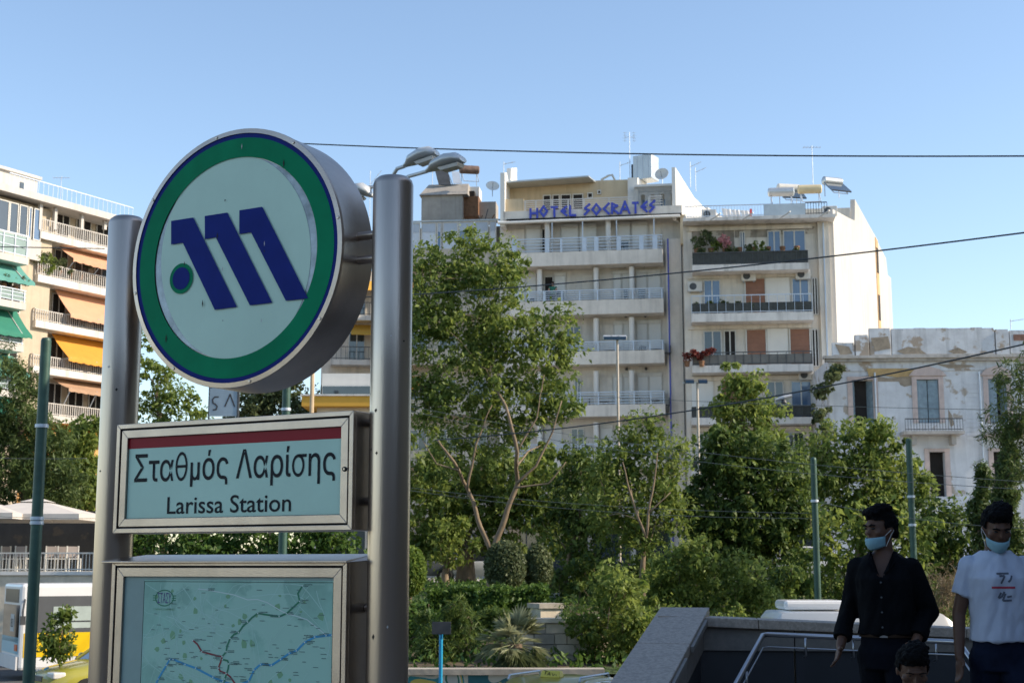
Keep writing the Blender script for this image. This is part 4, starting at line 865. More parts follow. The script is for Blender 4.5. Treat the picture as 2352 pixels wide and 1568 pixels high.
# balconies right part: (rail top z1, slab top, slab bottom, awning, awning top, awning bottom), read at zoom x 300
rows_ = [(405, 480, 520, None), (655, 728, 770, ('p', 520, 590)), (925, 990, 1030, ('p', 770, 920)), (1185, 1250, 1290, ('o', 1035, 1175)), (1450, 1520, 1560, ('t', 1295, 1350)), (1715, 1790, 1830, ('o', 1560, 1640))]
for i, (r_, s_, b_, aw) in enumerate(rows_):
    zt_, zb_, zr2 = lz(120, y2(s_), LB), lz(120, y2(b_), LB), lz(120, y2(r_), LB)
    xb0 = lx(84 if i < 4 else 110, LB)
    bx('balcony_slab', lap, m_slab if i not in (4,) else m_lwh, xb0, xe, LB, -.003, zb_, zt_)
    bar_rail(lap, xb0, xe, LB + .05, zt_, zr2, .16, m_lwh, .022)
    mb = MB(); n = 8
    for k in range(n + 1): y = LB + .1 + (-.1 - LB) * k / n; mb.box(xb0 - .02, xb0 + .02, y, y + .04, zt_, zr2)
    mb.box(xb0 - .025, xb0 + .025, LB + .1, -.05, zr2, zr2 + .05); o = mb.build('side_railing', m_lwh, lap); o['kind'] = 'stuff'
    for a, b in ((118, 150), (165, 200), (212, 245)): window(lap, lx(a), lx(b), zt_, zt_ + 2.1, -.01, m_glass if i % 2 else m_dark)
    if aw:
        za, zb2 = lz(120, y2(aw[1]), 0), lz(120, y2(aw[2]), LB - .5); xa_ = lx(112 if aw[0] != 't' else 116, -.2); xc = lx(133 if i == 1 else 128, LB - .5)
        awning(xa_ + .3, xe, -.05, za, LB - .5, zb2, aws[aw[0]], lap)
        for xx in (xa_ + .5, xa_ + 2.5): MB().tube([(xx, LB - .48, zb2), (xx, LB + .1, zr2 + .02)], .03, 5).build('awning_arm', m_alu, lap)
# left wing balconies
for i, (s_, b_, r_, aw, at_, ab_) in enumerate(((600, 640, 470, 'a', 640, 735), (865, 905, 790, 'g', 905, 1045), (1110, 1150, 1040, 'a', 1180, 1280), (1380, 1420, 1300, 'g', 1430, 1530))):
    n = -2.9; zt_, zb_, zr2 = lz(30, y2(s_), n), lz(30, y2(b_), n), lz(30, y2(r_), n)
    xb0, xb1 = lx(-140, n), lx(60, n)
    bx('balcony_slab', lap, m_lwh, xb0, xb1, n, -1.603, zb_, zt_); slat_rail(lap, xb0, xb1, n + .05, zt_, zr2, [(lx(a, n), lx(a + 2, n)) for a in (-40, 0, 27, 55)], m_alu, 3)
    bx('glass_screen', lap, M('green_glass', (.25, .33, .30), .2, var=.1, coat=.4), xb0 + .05, xb1 - .05, n + .07, n + .08, zt_ + .1, zr2 - .1)
    za, zb2 = lz(30, y2(at_), -1.6), lz(30, y2(ab_), n - .3)
    awning(xb0, xb1 + .3, -1.62, za, n - .3, zb2, aws[aw], lap)
    for a in (-20, 48): MB().tube([(lx(a, n), n - .25, zb2), (lx(a, n), -1.65, za - .1)], .03, 5).build('awning_arm', m_lwh, lap)
    for a, b in ((-60, -20), (5, 45)): window(lap, lx(a, -1.6), lx(b, -1.6), zb_ - 2.6, zb_ - .5, -1.62, m_dark)
bx('shopfront_wall', lap, M('orange_shop_wall', (.62, .33, .12), .8, var=.1), lx(60, -1.4), xe, -1.42, -1.305, 0, lz(120, y2(1620), LB))
antenna(138, 405, 470, 90, 'aerial mast on the roof of the left block', 1)

# ---------------------------------------------------------------- foliage tools
def quads_mesh(name, C, U, V, mat, bend=0.):
    """one quad per row: centre C, half-axes U (long) and V (wide)"""
    n = len(C); v = np.empty((n, 4, 3)); v[:, 0] = C - U; v[:, 1] = C - U * .1 + V; v[:, 2] = C + U; v[:, 3] = C - U * .1 - V
    if bend: v[:, 2, 2] -= bend * np.linalg.norm(U, axis=1)
    me = bpy.data.meshes.new(name); me.vertices.add(n * 4); me.vertices.foreach_set('co', v.astype(np.float32).ravel())
    me.loops.add(n * 4); me.loops.foreach_set('vertex_index', np.arange(n * 4, dtype=np.int32)); me.polygons.add(n)
    me.polygons.foreach_set('loop_start', np.arange(0, n * 4, 4, dtype=np.int32)); me.polygons.foreach_set('loop_total', np.full(n, 4, np.int32))
    me.materials.append(mat); me.update(calc_edges=True); return me
def leaves(rng, clumps, per, size, mat, name, up=.35, asp=.5, shell=.55, bend=.25):
    cl = np.array(clumps); k = np.repeat(np.arange(len(cl)), per); n = len(k)
    d = rng.normal(size=(n, 3)); d /= np.linalg.norm(d, axis=1)[:, None]; r = shell + (1 - shell) * rng.random(n) ** .6; r = np.where(rng.random(n) < .18, rng.random(n), r)
    C = cl[k, :3] + d * (r * cl[k, 3])[:, None] * np.array([1, 1, .85])
    U = rng.normal(size=(n, 3)) + d * .6; U[:, 2] -= .25; U /= np.linalg.norm(U, axis=1)[:, None]
    N = rng.normal(size=(n, 3)) * .8 + d * .5 + np.array([0, 0, up]); V = np.cross(N, U); V /= np.linalg.norm(V, axis=1)[:, None] + 1e-9
    s = size * (.42 + 1.15 * rng.random(n) ** 1.5)[:, None] * rng.uniform(.75, 1.2, len(cl))[k][:, None]
    return quads_mesh(name, C, U * s, V * s * asp, mat, bend)
def clumps_in(rng, blobs, Y, dY, step=.55, cr=(.35, .7), py_scale=1.0):
    """blobs are (px, py, radius px) at distance Y -> little clumps filling them in three dimensions"""
    out = []
    for b in blobs:
        c = at(b[0], b[1], Y + (b[3] if len(b) > 3 else 0)); r = b[2] * Y / FPX; n = max(5, int((r / step) ** 2 * 4.2))
        for _ in range(n):
            d = rng.normal(size=3); d /= np.linalg.norm(d); q = rng.random() ** .45
            out.append((c.x + d[0] * r * q, c.y + d[1] * min(r, dY) * q, c.z + d[2] * r * q, rng.uniform(*cr)))
        for _ in range(int(n * .45)):          # ragged sprigs outside the blob
            d = rng.normal(size=3); d /= np.linalg.norm(d); q = rng.uniform(1.0, 1.3)
            out.append((c.x + d[0] * r * q, c.y + d[1] * min(r, dY) * q, c.z + d[2] * r * q, cr[0] * rng.uniform(.35, .8)))
    return out
m_bark = M('bark', (.16, .115, .075), .95, var=.3, sc=8, bump=.6, bsc=14, zs=.3)
m_barkp = M('pale_bark', (.22, .165, .11), .95, var=.25, sc=8, bump=.5, bsc=14, zs=.3)
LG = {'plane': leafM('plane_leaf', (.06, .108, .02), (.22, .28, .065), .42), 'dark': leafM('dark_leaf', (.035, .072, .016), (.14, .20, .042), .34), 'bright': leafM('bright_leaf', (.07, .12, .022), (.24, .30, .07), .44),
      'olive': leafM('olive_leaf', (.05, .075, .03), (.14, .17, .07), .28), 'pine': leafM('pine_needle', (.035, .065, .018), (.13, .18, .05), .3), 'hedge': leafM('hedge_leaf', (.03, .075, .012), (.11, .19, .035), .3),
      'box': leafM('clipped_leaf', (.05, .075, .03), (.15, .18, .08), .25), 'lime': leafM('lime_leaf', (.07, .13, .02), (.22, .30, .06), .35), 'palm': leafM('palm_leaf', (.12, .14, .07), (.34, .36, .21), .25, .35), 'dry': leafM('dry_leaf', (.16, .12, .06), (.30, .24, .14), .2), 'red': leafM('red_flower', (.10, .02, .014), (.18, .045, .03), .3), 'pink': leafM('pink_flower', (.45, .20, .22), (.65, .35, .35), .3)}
seedn = [11]
def tree(label, base, blobs, Y, dY, leaf, per=70, size=.13, trunk=None, limbs=(), rad=.2, bark=None, name='tree', step=.55, cr=(.35, .7), asp=.5, cat='tree', up=.35, extra=None, group='trees of the park'):
    seedn[0] += 1; rng = np.random.default_rng(seedn[0]); b = Vector(base)
    t = thing(name, label, cat, b, group=group); bark = bark or m_bark
    cl = clumps_in(rng, blobs, Y, dY, step, cr); cl = [(c[0] - b.x, c[1] - b.y, c[2] - b.z, c[3]) for c in cl]
    link('crown', leaves(rng, cl, int(per * 1.45), size * .74, LG[leaf], 'crown', up, asp), t)
    mb = MB(); joints = []
    def limb(pts, r0, r1):
        pts = [Vector(p) - b for p in pts]; fine = []
        for i in range(len(pts) - 1):
            for k in range(4):
                f = k / 4; p = pts[i].lerp(pts[i + 1], f); p += Vector((noise.noise(p * 1.3), noise.noise(p * 1.3 + Vector((9, 0, 0))), 0)) * .07; fine.append(p)
        fine.append(pts[-1]); n = len(fine); joints.extend((p, r0 + (r1 - r0) * k / (n - 1)) for k, p in enumerate(fine)); mb.tube(fine, [r0 + (r1 - r0) * k / (n - 1) for k in range(n)], 8)
    if trunk: limb(trunk, rad, rad * .55)
    for l, r0 in limbs: limb(l, r0, r0 * .35)
    for c in sorted(cl[::max(1, len(cl) // 34)], key=lambda c: (Vector(c[:3]) - joints[len(joints) // 2][0]).length):
        e = Vector(c[:3]); q = [j for j in joints if j[0].z < e.z + .1 and j[0].z > .45 * joints[-1][0].z] or joints[-3:]
        s, rs = min(q, key=lambda j: (j[0] - e).length + .6 * abs((e - j[0]).z - .8)); mid = s.lerp(e, .5) + Vector((0, 0, .15)); limb([s + b, mid + b, e + b], min(rs * .6, rad * .3), .01)
    mb.build('trunk', bark, t, smooth=True); return t
def pts(Y, *ps): return [at(p[0], p[1], Y + (p[2] if len(p) > 2 else 0)) for p in ps]
def gbase(px, Y): p = at(px, 1400, Y); return Vector((p.x, Y, float(park_z(Y)) - .05))
def T(px, Y): return gbase(px, Y)

# ---------------------------------------------------------------- trees of the park
Y = 46; b = T(1128, Y)
tree('tall leafy tree in front of the hotel with a forked bare trunk', b,
     [(1060, 600, 62), (1090, 560, 30), (1010, 640, 75), (970, 600, 45), (1120, 640, 72), (1160, 590, 40), (1000, 740, 85), (1100, 730, 95), (1170, 760, 75), (1140, 680, 60), (1230, 800, 62), (1285, 740, 38), (1300, 800, 30), (1050, 840, 100), (1160, 870, 95), (1260, 880, 60), (990, 880, 70), (1010, 960, 75), (1110, 980, 70), (1230, 960, 62), (1290, 940, 36), (960, 780, 50), (1040, 1060, 55), (940, 690, 45), (940, 900, 50)], Y, 2.0, 'plane', 50, .12,
     trunk=[b] + pts(Y, (1128, 1262)), limbs=[(pts(Y - .4, (1126, 1268), (1098, 1190), (1075, 1120), (1040, 1060, -1), (1005, 1010, -1)), .085), (pts(Y - .4, (1128, 1268), (1160, 1190), (1186, 1110), (1190, 1040, -1), (1160, 930, -1), (1120, 860)), .10), (pts(Y - 1.2, (1186, 1110), (1230, 1070), (1270, 990), (1290, 920)), .05), (pts(Y - 1.2, (1180, 1120), (1260, 1110), (1300, 1060)), .035), (pts(Y - 1, (1075, 1125), (1090, 1020), (1130, 930)), .045), (pts(Y - 1, (1188, 1040), (1230, 960), (1250, 860)), .035), (pts(Y - 1.2, (1050, 1080), (1000, 1065), (970, 1010)), .03)], rad=.17, bark=m_barkp)
Y = 54; b = T(1070, Y)
tree('shady spreading tree with a thick brown trunk behind the clipped balls', b, [(960, 1080, 80), (1040, 1130, 90), (1120, 1120, 80), (1220, 1090, 90), (1000, 1200, 75), (1090, 1210, 60), (1190, 1190, 80), (1290, 1130, 80), (960, 1240, 50), (1260, 1220, 60)], Y, 2.2, 'plane', 60, .15, trunk=[b] + pts(Y, (1070, 1250)), rad=.42, step=.6)
Y = 52; b = T(1024, Y)
tree('small slanted tree with a pale trunk behind the hedge', b, [(1000, 1255, 42), (1050, 1245, 40), (1030, 1210, 40)], Y, 1.2, 'bright', 50, .14, trunk=[b] + pts(Y, (1022, 1320), (1030, 1275)), rad=.16, bark=m_barkp)
Y = 43; b = T(1478, Y)
tree('loose light green tree with thin crooked stems beside the lamp post', b, [(1465, 985, 36), (1430, 1040, 52), (1510, 1030, 50), (1555, 1060, 36), (1470, 1090, 70), (1400, 1110, 55), (1540, 1120, 55), (1420, 1180, 60), (1500, 1180, 70), (1560, 1180, 40), (1370, 1190, 45), (1450, 1240, 50)], Y, 1.6, 'plane', 52, .11, trunk=[b] + pts(Y, (1474, 1320), (1482, 1230)), limbs=[(pts(Y - 1.2, (1482, 1235), (1455, 1150), (1430, 1060)), .045), (pts(Y - 1.2, (1482, 1230), (1500, 1130), (1510, 1040)), .045), (pts(Y - 1.2, (1490, 1180), (1540, 1130)), .03)], rad=.11, bark=m_barkp, step=.5)
Y = 47; b = T(1300, Y)
tree('slim pale crooked tree beside the white fence', b, [(1330, 1130, 75), (1300, 1210, 60), (1360, 1230, 62), (1340, 1060, 50), (1385, 1090, 50), (1330, 1290, 40), (1390, 1300, 45)], Y, 1.6, 'dark', 56, .13, trunk=[b] + pts(Y, (1298, 1380), (1300, 1310), (1318, 1235), (1335, 1160)), rad=.11, bark=m_barkp)
Y = 58; b = T(1712, Y)
tree('yellow green poplar rising in front of the white apartment block', b, [(1690, 870, 32), (1725, 880, 34), (1700, 930, 48), (1755, 945, 42), (1660, 935, 32), (1720, 1000, 60), (1775, 990, 34), (1670, 1000, 40)], Y, 1.6, 'bright', 66, .14, trunk=[b] + pts(Y, (1712, 1150), (1705, 960)), rad=.2, bark=m_barkp)
Y = 46; b = T(1738, Y)
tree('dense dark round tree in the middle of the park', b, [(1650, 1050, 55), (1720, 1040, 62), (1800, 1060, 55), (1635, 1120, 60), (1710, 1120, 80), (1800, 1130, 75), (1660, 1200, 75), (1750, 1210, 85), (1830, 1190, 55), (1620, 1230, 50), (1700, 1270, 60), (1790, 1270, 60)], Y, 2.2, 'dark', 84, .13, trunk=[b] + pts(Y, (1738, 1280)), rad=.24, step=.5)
Y = 50; b = T(1975, Y)
tree('broad green tree in front of the derelict house', b, [(1890, 1020, 48), (1950, 1000, 48), (2010, 1010, 50), (2060, 1060, 48), (1900, 1090, 65), (1980, 1080, 75), (2050, 1120, 60), (1920, 1160, 70), (2000, 1170, 75), (2075, 1180, 50), (1870, 1170, 40), (2110, 1120, 32)], Y, 2.0, 'plane', 66, .13, trunk=[b] + pts(Y, (1975, 1230)), rad=.24)
Y = 42; b = T(1960, Y)
tree('glossy leafed tree between the two green poles behind the walkers', b, [(1910, 1210, 50), (1970, 1230, 55), (2030, 1220, 50), (2080, 1250, 50), (1930, 1280, 45), (2000, 1290, 50), (2060, 1310, 42), (2110, 1230, 35), (1920, 1330, 40)], Y, 1.6, 'bright', 56, .13, trunk=[b] + pts(Y, (1960, 1300)), rad=.15)
Y = 48; b = T(2170, Y)
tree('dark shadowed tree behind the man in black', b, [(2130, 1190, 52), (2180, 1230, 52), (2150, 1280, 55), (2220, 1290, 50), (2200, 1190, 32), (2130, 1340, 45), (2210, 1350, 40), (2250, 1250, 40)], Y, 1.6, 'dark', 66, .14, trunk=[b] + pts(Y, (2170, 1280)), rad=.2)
Y = 36; b = T(2390, Y)
tree('pine branches reaching in at the right edge', b, [(2335, 870, 42), (2370, 910, 60), (2330, 960, 42), (2300, 990, 30), (2360, 1010, 45), (2350, 1080, 40), (2400, 830, 60), (2400, 1000, 60)], Y, 1.6, 'pine', 90, .12, trunk=[b] + pts(Y, (2395, 1200), (2400, 900)), rad=.25, asp=.18)
def cypress(label, px, py0, py1, wpx, Y):
    seedn[0] += 1; rng = np.random.default_rng(seedn[0]); a, c = at(px, py0, Y), at(px, py1, Y); b = T(px, Y); t = thing('cypress', label, 'cypress', b, group='cypresses at the right edge')
    w = wpx * Y / FPX / 2; cl = []
    for k in range(150):
        f = rng.random(); rr = w * min(1, 2.2 * (1 - f) ** .75) * rng.uniform(.2, 1); an = rng.uniform(0, 6.28)
        cl.append((a.x - b.x + rr * math.cos(an) + .1 * math.sin(f * 9), rr * math.sin(an), c.z - b.z + (a.z - c.z) * f, rng.uniform(.14, .3)))
    link('crown', leaves(rng, cl, 60, .085, LG['pine'], 'crown', .8, .3), t); MB().tube([(0, 0, 0), (a.x - b.x, 0, a.z - b.z - .3)], [.12, .02], 7).build('trunk', m_bark, t)
cypress('tall slim cypress near the right edge', 2310, 985, 1330, 52, 42)
cypress('short pointed cypress left of the tall one', 2250, 1065, 1330, 40, 46)
# left side trees
Y = 57; b = Vector((at(60, 1300, Y).x, Y, .0))
tree('feathery conifer in front of the left apartment block', b, [(20, 830, 40), (40, 890, 55), (15, 950, 60), (70, 960, 50), (110, 1010, 42), (20, 1030, 65), (80, 1060, 62), (140, 1070, 45), (30, 1110, 60), (110, 1120, 52), (165, 1110, 38), (-40, 1000, 70), (-40, 1100, 70), (60, 1000, 60), (50, 1150, 50), (130, 1150, 40)], Y, 2.0, 'pine', 110, .15, trunk=[b] + pts(Y, (60, 1200), (45, 950)), rad=.22, asp=.2)
Y = 60; b = Vector((at(180, 1300, Y).x, Y, .0))
tree('leafy tree between the green pole and the steel sign pole', b, [(175, 1000, 34), (150, 1050, 42), (190, 1070, 50), (160, 1120, 50), (210, 1130, 45), (200, 1010, 40), (110, 1130, 45), (150, 1170, 40), (90, 1090, 40)], Y, 1.4, 'bright', 90, .16, trunk=[b] + pts(Y, (185, 1150)), rad=.16)
Y = 62; b = Vector((at(380, 1300, Y).x, Y, .0))
tree('airy tree seen below the emblem at the left pole', b, [(325, 790, 30), (350, 850, 48), (400, 880, 48), (330, 910, 45), (380, 940, 50), (430, 930, 36), (310, 960, 40), (450, 960, 30), (370, 1000, 60), (440, 1010, 50), (300, 860, 30)], Y, 1.6, 'plane', 40, .13, trunk=[b] + pts(Y, (380, 1050), (360, 900)), rad=.18, step=.62, cr=(.25, .55))
Y = 66; b = Vector((at(620, 1300, Y).x, Y, .0))
tree('green tree seen between the emblem and the name box', b, [(580, 920, 40), (630, 910, 45), (680, 920, 40), (600, 970, 50), (660, 980, 50), (720, 960, 40), (760, 900, 30), (560, 960, 30)], Y, 1.6, 'olive', 62, .16, trunk=[b] + pts(Y, (630, 1000)), rad=.2)
Y = 50; b = Vector((at(560, 1340, Y).x, Y, 1.0))
tree('wide green tree mass seen under the name box', b, [(310, 1265, 40), (370, 1280, 45), (440, 1270, 48), (520, 1265, 50), (590, 1255, 48), (650, 1260, 45), (720, 1270, 40), (790, 1280, 45), (480, 1240, 40), (580, 1225, 35), (330, 1230, 30), (700, 1230, 30), (420, 1240, 40), (500, 1300, 60), (640, 1310, 60), (780, 1240, 35)], Y, 1.8, 'hedge', 60, .14, trunk=[b] + pts(Y, (560, 1300)), rad=.2)

# ---------------------------------------------------------------- shrubs and hedges
def shrub(label, px, blobs, Y, dY, leaf, per=60, size=.10, step=.42, cr=(.22, .45), asp=.5, base=None, group='shrubs on the park slope'):
    b = base or T(px, Y); return tree(label, b, blobs, Y, dY, leaf, per, size, trunk=[b, b + Vector((0, 0, .35))], rad=.06, name='shrub', step=step, cr=cr, asp=asp, cat='shrub', group=group)
shrub('big sunlit shrub behind the stair wall', 1410, [(1400, 1350, 55), (1450, 1370, 60), (1350, 1400, 48), (1420, 1430, 65), (1480, 1440, 55), (1370, 1470, 45), (1410, 1500, 58), (1470, 1500, 50)], 33, 1.2, 'bright', 72, .085)
shrub('tall bush left of the first green pole', 1620, [(1560, 1300, 50), (1610, 1290, 48), (1560, 1360, 55), (1640, 1350, 58), (1700, 1330, 52), (1745, 1350, 45), (1600, 1410, 55), (1680, 1400, 55), (1540, 1420, 48), (1760, 1400, 36), (1500, 1340, 36), (1590, 1260, 25)], 37, 1.3, 'bright', 72, .09)
shrub('low dark bush at the foot of the dense tree', 1790, [(1770, 1330, 40), (1810, 1310, 36), (1800, 1370, 40)], 40, 1.0, 'dark', 64, .1)
shrub('leafy shrub behind the white shirted walker', 2220, [(2200, 1370, 36), (2230, 1400, 40), (2160, 1390, 32), (2250, 1350, 30), (2310, 1400, 40)], 31, 1.0, 'bright', 60, .08, base=Vector((at(2220, 1400, 31).x, 31, .9)))
shrub('dry grey twiggy bush beside the white van', 2170, [(2150, 1350, 36), (2180, 1380, 36), (2130, 1390, 25), (2190, 1340, 25)], 30, .8, 'dry', 60, .09, asp=.08, base=Vector((at(2170, 1400, 30).x, 30, 0)))
shrub('dark reedy bush behind the blue post', 1020, [(1000, 1460, 50), (1050, 1450, 50), (1010, 1510, 55), (1070, 1510, 45), (960, 1500, 40), (1050, 1410, 30)], 33.5, .9, 'dark', 90, .16, asp=.1, base=Vector((at(1020, 1500, 33.5).x, 33.5, 1.0)))
shrub('leafy bush at the right steel pole below the lime ball', 950, [(955, 1400, 32), (945, 1440, 36), (975, 1420, 28), (930, 1480, 40)], 36, .8, 'hedge', 70, .09)
shrub('small leafy branch bush in front of the bus', 130, [(130, 1430, 22), (145, 1460, 24), (110, 1470, 16), (155, 1410, 16), (120, 1500, 18), (155, 1490, 20)], 33, .5, 'bright', 26, .085, cr=(.14, .3), base=Vector((at(140, 1500, 33).x, 33, 0)), group='shrubs along the street')
shrub('ivy climbing the pier between the white block and the derelict house', 1890, [(1905, 860, 20), (1890, 900, 20), (1885, 950, 22), (1890, 1000, 24), (1925, 850, 16), (1880, 1050, 26)], 72, .5, 'olive', 60, .14, cr=(.2, .4), base=Vector((at(1890, 1200, 72).x, 72, 2.5)), group='climbers on the houses')
def clipped(label, px, py, rpx, rpz, Y, leaf, box=None, name='clipped_ball', cat='topiary', group='clipped topiary of the park'):
    seedn[0] += 1; rng = np.random.default_rng(seedn[0]); c = at(px, py, Y); b = T(px, Y); rx, rz = rpx * Y / FPX, rpz * Y / FPX
    t = thing(name, label, cat, b, group=group); n = int(5200 * max(1, rx * rz))
    if box is None:
        d = rng.normal(size=(n, 3)); d /= np.linalg.norm(d, axis=1)[:, None]; C = d * np.array([rx, rx, rz]) * rng.uniform(.86, 1.03, n)[:, None]; Nn = d
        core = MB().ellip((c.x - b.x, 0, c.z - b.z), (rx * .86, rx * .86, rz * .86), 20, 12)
    else:
        dy = box; f = rng.integers(0, 4, n); u, v = rng.uniform(-1, 1, n), rng.uniform(-1, 1, n); C = np.empty((n, 3)); Nn = np.zeros((n, 3))
        for k in range(n):
            if f[k] < 2: C[k] = (u[k] * rx, -dy, v[k] * rz); Nn[k] = (0, -1, 0)
            elif f[k] == 2: C[k] = (u[k] * rx, v[k] * dy, rz); Nn[k] = (0, 0, 1)
            else: C[k] = ((1 if u[k] > 0 else -1) * rx, abs(u[k]) * 2 * dy - dy, v[k] * rz); Nn[k] = (1 if u[k] > 0 else -1, 0, 0)
        C += rng.normal(size=(n, 3)) * .05 + np.array([0, 0, .0]); C[:, 2] += .05 * np.sin(C[:, 0] * 5)
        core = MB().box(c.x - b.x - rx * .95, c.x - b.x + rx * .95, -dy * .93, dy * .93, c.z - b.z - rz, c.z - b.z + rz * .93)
    U = rng.normal(size=(n, 3)) + Nn * .4; U /= np.linalg.norm(U, axis=1)[:, None]; V = np.cross(Nn + rng.normal(size=(n, 3)) * .7, U); V /= np.linalg.norm(V, axis=1)[:, None] + 1e-9
    s = .055 * rng.uniform(.6, 1.4, n)[:, None]; C = C + np.array([c.x - b.x, 0, c.z - b.z])
    link('foliage', quads_mesh('foliage', C, U * s, V * s * .55, LG[leaf], .2), t)
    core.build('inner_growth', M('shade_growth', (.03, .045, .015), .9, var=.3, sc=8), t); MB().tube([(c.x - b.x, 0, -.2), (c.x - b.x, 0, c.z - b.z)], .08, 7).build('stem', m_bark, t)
    return t
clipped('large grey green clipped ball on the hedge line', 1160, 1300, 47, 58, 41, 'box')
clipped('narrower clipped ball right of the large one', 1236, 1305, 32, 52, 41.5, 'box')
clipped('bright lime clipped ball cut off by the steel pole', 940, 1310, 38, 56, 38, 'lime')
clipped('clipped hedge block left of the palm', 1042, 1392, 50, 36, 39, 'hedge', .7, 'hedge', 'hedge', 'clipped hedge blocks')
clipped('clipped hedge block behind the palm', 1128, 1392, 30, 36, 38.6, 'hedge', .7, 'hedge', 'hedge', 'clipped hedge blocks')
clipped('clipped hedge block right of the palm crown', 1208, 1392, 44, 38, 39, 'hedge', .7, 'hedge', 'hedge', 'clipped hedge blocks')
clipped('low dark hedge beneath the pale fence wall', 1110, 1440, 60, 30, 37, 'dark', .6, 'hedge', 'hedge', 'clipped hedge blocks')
# ---------------------------------------------------------------- fan palm
def fan_palm():
    Y = 31.5; rng = np.random.default_rng(4); c = at(1183, 1478, Y); b = Vector((c.x, Y, .9)); t = thing('fan_palm', 'fan palm with spiky pale leaves and a drooping skirt', 'palm', b)
    MB().tube([(0, 0, 0), (0, 0, c.z - b.z)], [.2, .16], 10).build('trunk', m_bark, t)
    hub = Vector((0, 0, c.z - b.z)); me_cache = []
    for i in range(46):
        el = math.radians(rng.uniform(-55, 80)); an = rng.uniform(0, 6.283); d = Vector((math.cos(el) * math.cos(an), math.cos(el) * math.sin(an), math.sin(el))); L0 = rng.uniform(.30, .5)
        e = hub + d * L0; fold = MB(); fold.tube([hub, e], [.014, .009], 4, False)
        side = d.cross(Vector((0, 0, 1))).normalized(); upv = side.cross(d).normalized(); R0 = rng.uniform(.38, .55)
        for k in range(15):
            a = math.radians(-78 + 156 * k / 14); dd = (d * math.cos(a) + side * math.sin(a)).normalized(); tip = e + dd * R0 * (1 - .12 * abs(math.sin(a))) - Vector((0, 0, (.10 if el > 0 else .2) * rng.random()))
            w = dd.cross(upv).normalized() * .018; m1 = e + dd * R0 * .5; q = len(fold.v)
            fold.add([e - w * .3, m1 - w, tip, m1 + w, e + w * .3], [(0, 1, 2), (0, 2, 4), (4, 2, 3)])
        fold.build('frond', LG['palm'] if el > -.35 else LG['olive'], t)
fan_palm()

# ---------------------------------------------------------------- understory filling the slope
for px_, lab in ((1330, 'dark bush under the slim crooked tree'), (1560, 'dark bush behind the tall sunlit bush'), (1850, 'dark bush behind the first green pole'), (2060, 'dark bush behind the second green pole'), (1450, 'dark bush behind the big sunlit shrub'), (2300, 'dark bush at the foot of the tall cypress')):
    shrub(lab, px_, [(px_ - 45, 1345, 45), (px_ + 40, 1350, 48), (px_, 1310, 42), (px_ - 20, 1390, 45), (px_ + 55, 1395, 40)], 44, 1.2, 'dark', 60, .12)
for px_, Y_, lab in ((1560, 34, 'broad low shrub under the tall bush'), (1680, 33.5, 'low leafy shrub behind the end of the stair wall'), (1850, 33, 'low shrub behind the van roof'), (2010, 34, 'leafy low shrub behind the man in black')):
    shrub(lab, px_, [(px_ - 40, 1470, 40), (px_ + 35, 1465, 42), (px_, 1430, 36), (px_ - 10, 1500, 45), (px_ + 50, 1505, 36)], Y_, 1.0, 'bright' if px_ != 1850 else 'hedge', 64, .085)
rng = np.random.default_rng(77); n = 30000; X = rng.uniform(-4, 22, n); Yg = rng.uniform(31.2, 58, n) ; Zg = park_z(Yg) + rng.uniform(0, .32, n)
d = rng.normal(size=(n, 3)); d[:, 2] = abs(d[:, 2]) + .5; d /= np.linalg.norm(d, axis=1)[:, None]; V = np.cross(d, rng.normal(size=(n, 3))); V /= np.linalg.norm(V, axis=1)[:, None]; s_ = rng.uniform(.05, .12, n)[:, None]
gc = link('ground_cover', quads_mesh('ground_cover', np.c_[X, Yg, Zg], d * s_, V * s_ * .4, LG['hedge'], .2)); gc['kind'] = 'stuff'; tag(gc, 'low green ground cover on the park slope', 'ground cover')
# ---------------------------------------------------------------- walls and furniture of the park
m_stone = M('pale_stone', (.66, .57, .44), .9, var=.18, sc=2.5, bump=.4, bsc=7)
m_stone2 = M('weathered_stone', (.38, .34, .28), .9, var=.22, sc=2, bump=.5, bsc=6)
def mural(name):
    m = bpy.data.materials.new(name); m.use_nodes = True; nt = m.node_tree; L = nt.links.new; b = nt.nodes['Principled BSDF']; b.inputs['Roughness'].default_value = .8
    g = nd(nt, 'ShaderNodeNewGeometry'); n1 = nd(nt, 'ShaderNodeTexNoise'); n1.inputs['Scale'].default_value = 1.1; n1.inputs['Detail'].default_value = 0.0; n1.inputs['Distortion'].default_value = 1.4; L(g.outputs['Position'], n1.inputs['Vector'])
    r = nd(nt, 'ShaderNodeValToRGB'); r.color_ramp.interpolation = 'CONSTANT'; e = r.color_ramp.elements
    for p, c in ((0, (.03, .13, .14)), (.38, (.55, .50, .38)), (.45, (.04, .22, .22)), (.5, (.60, .45, .10)), (.55, (.62, .60, .52)), (.60, (.05, .16, .10)), (.66, (.50, .48, .40))):
        if p == 0: e[0].color = (*c, 1)
        elif p == .38: e[1].position = p; e[1].color = (*c, 1)
        else: q = e.new(p); q.color = (*c, 1)
    L(n1.outputs[0], r.inputs[0]); L(r.outputs[0], b.inputs['Base Color']); return m
m_mural = mural('painted_mural')
a, b_ = at(850, 1540, 30), at(1165, 1540, 30)
mw = thing('mural_wall', 'low wall painted with green and yellow swirls below the palm', 'wall', (a.x, 30, 0))
bx('wall', mw, m_mural, -3, b_.x - a.x + 2, 0, .35, .004, 1.0); bx('coping', mw, m_stone2, -3, b_.x - a.x + 2, -.06, .42, 1.002, 1.12)
rw = thing('retaining_wall', 'low stone retaining wall along the park slope behind the stair wall', 'wall', (b_.x + 2.1, 30.2, 0))
rr_ = random.Random(2)
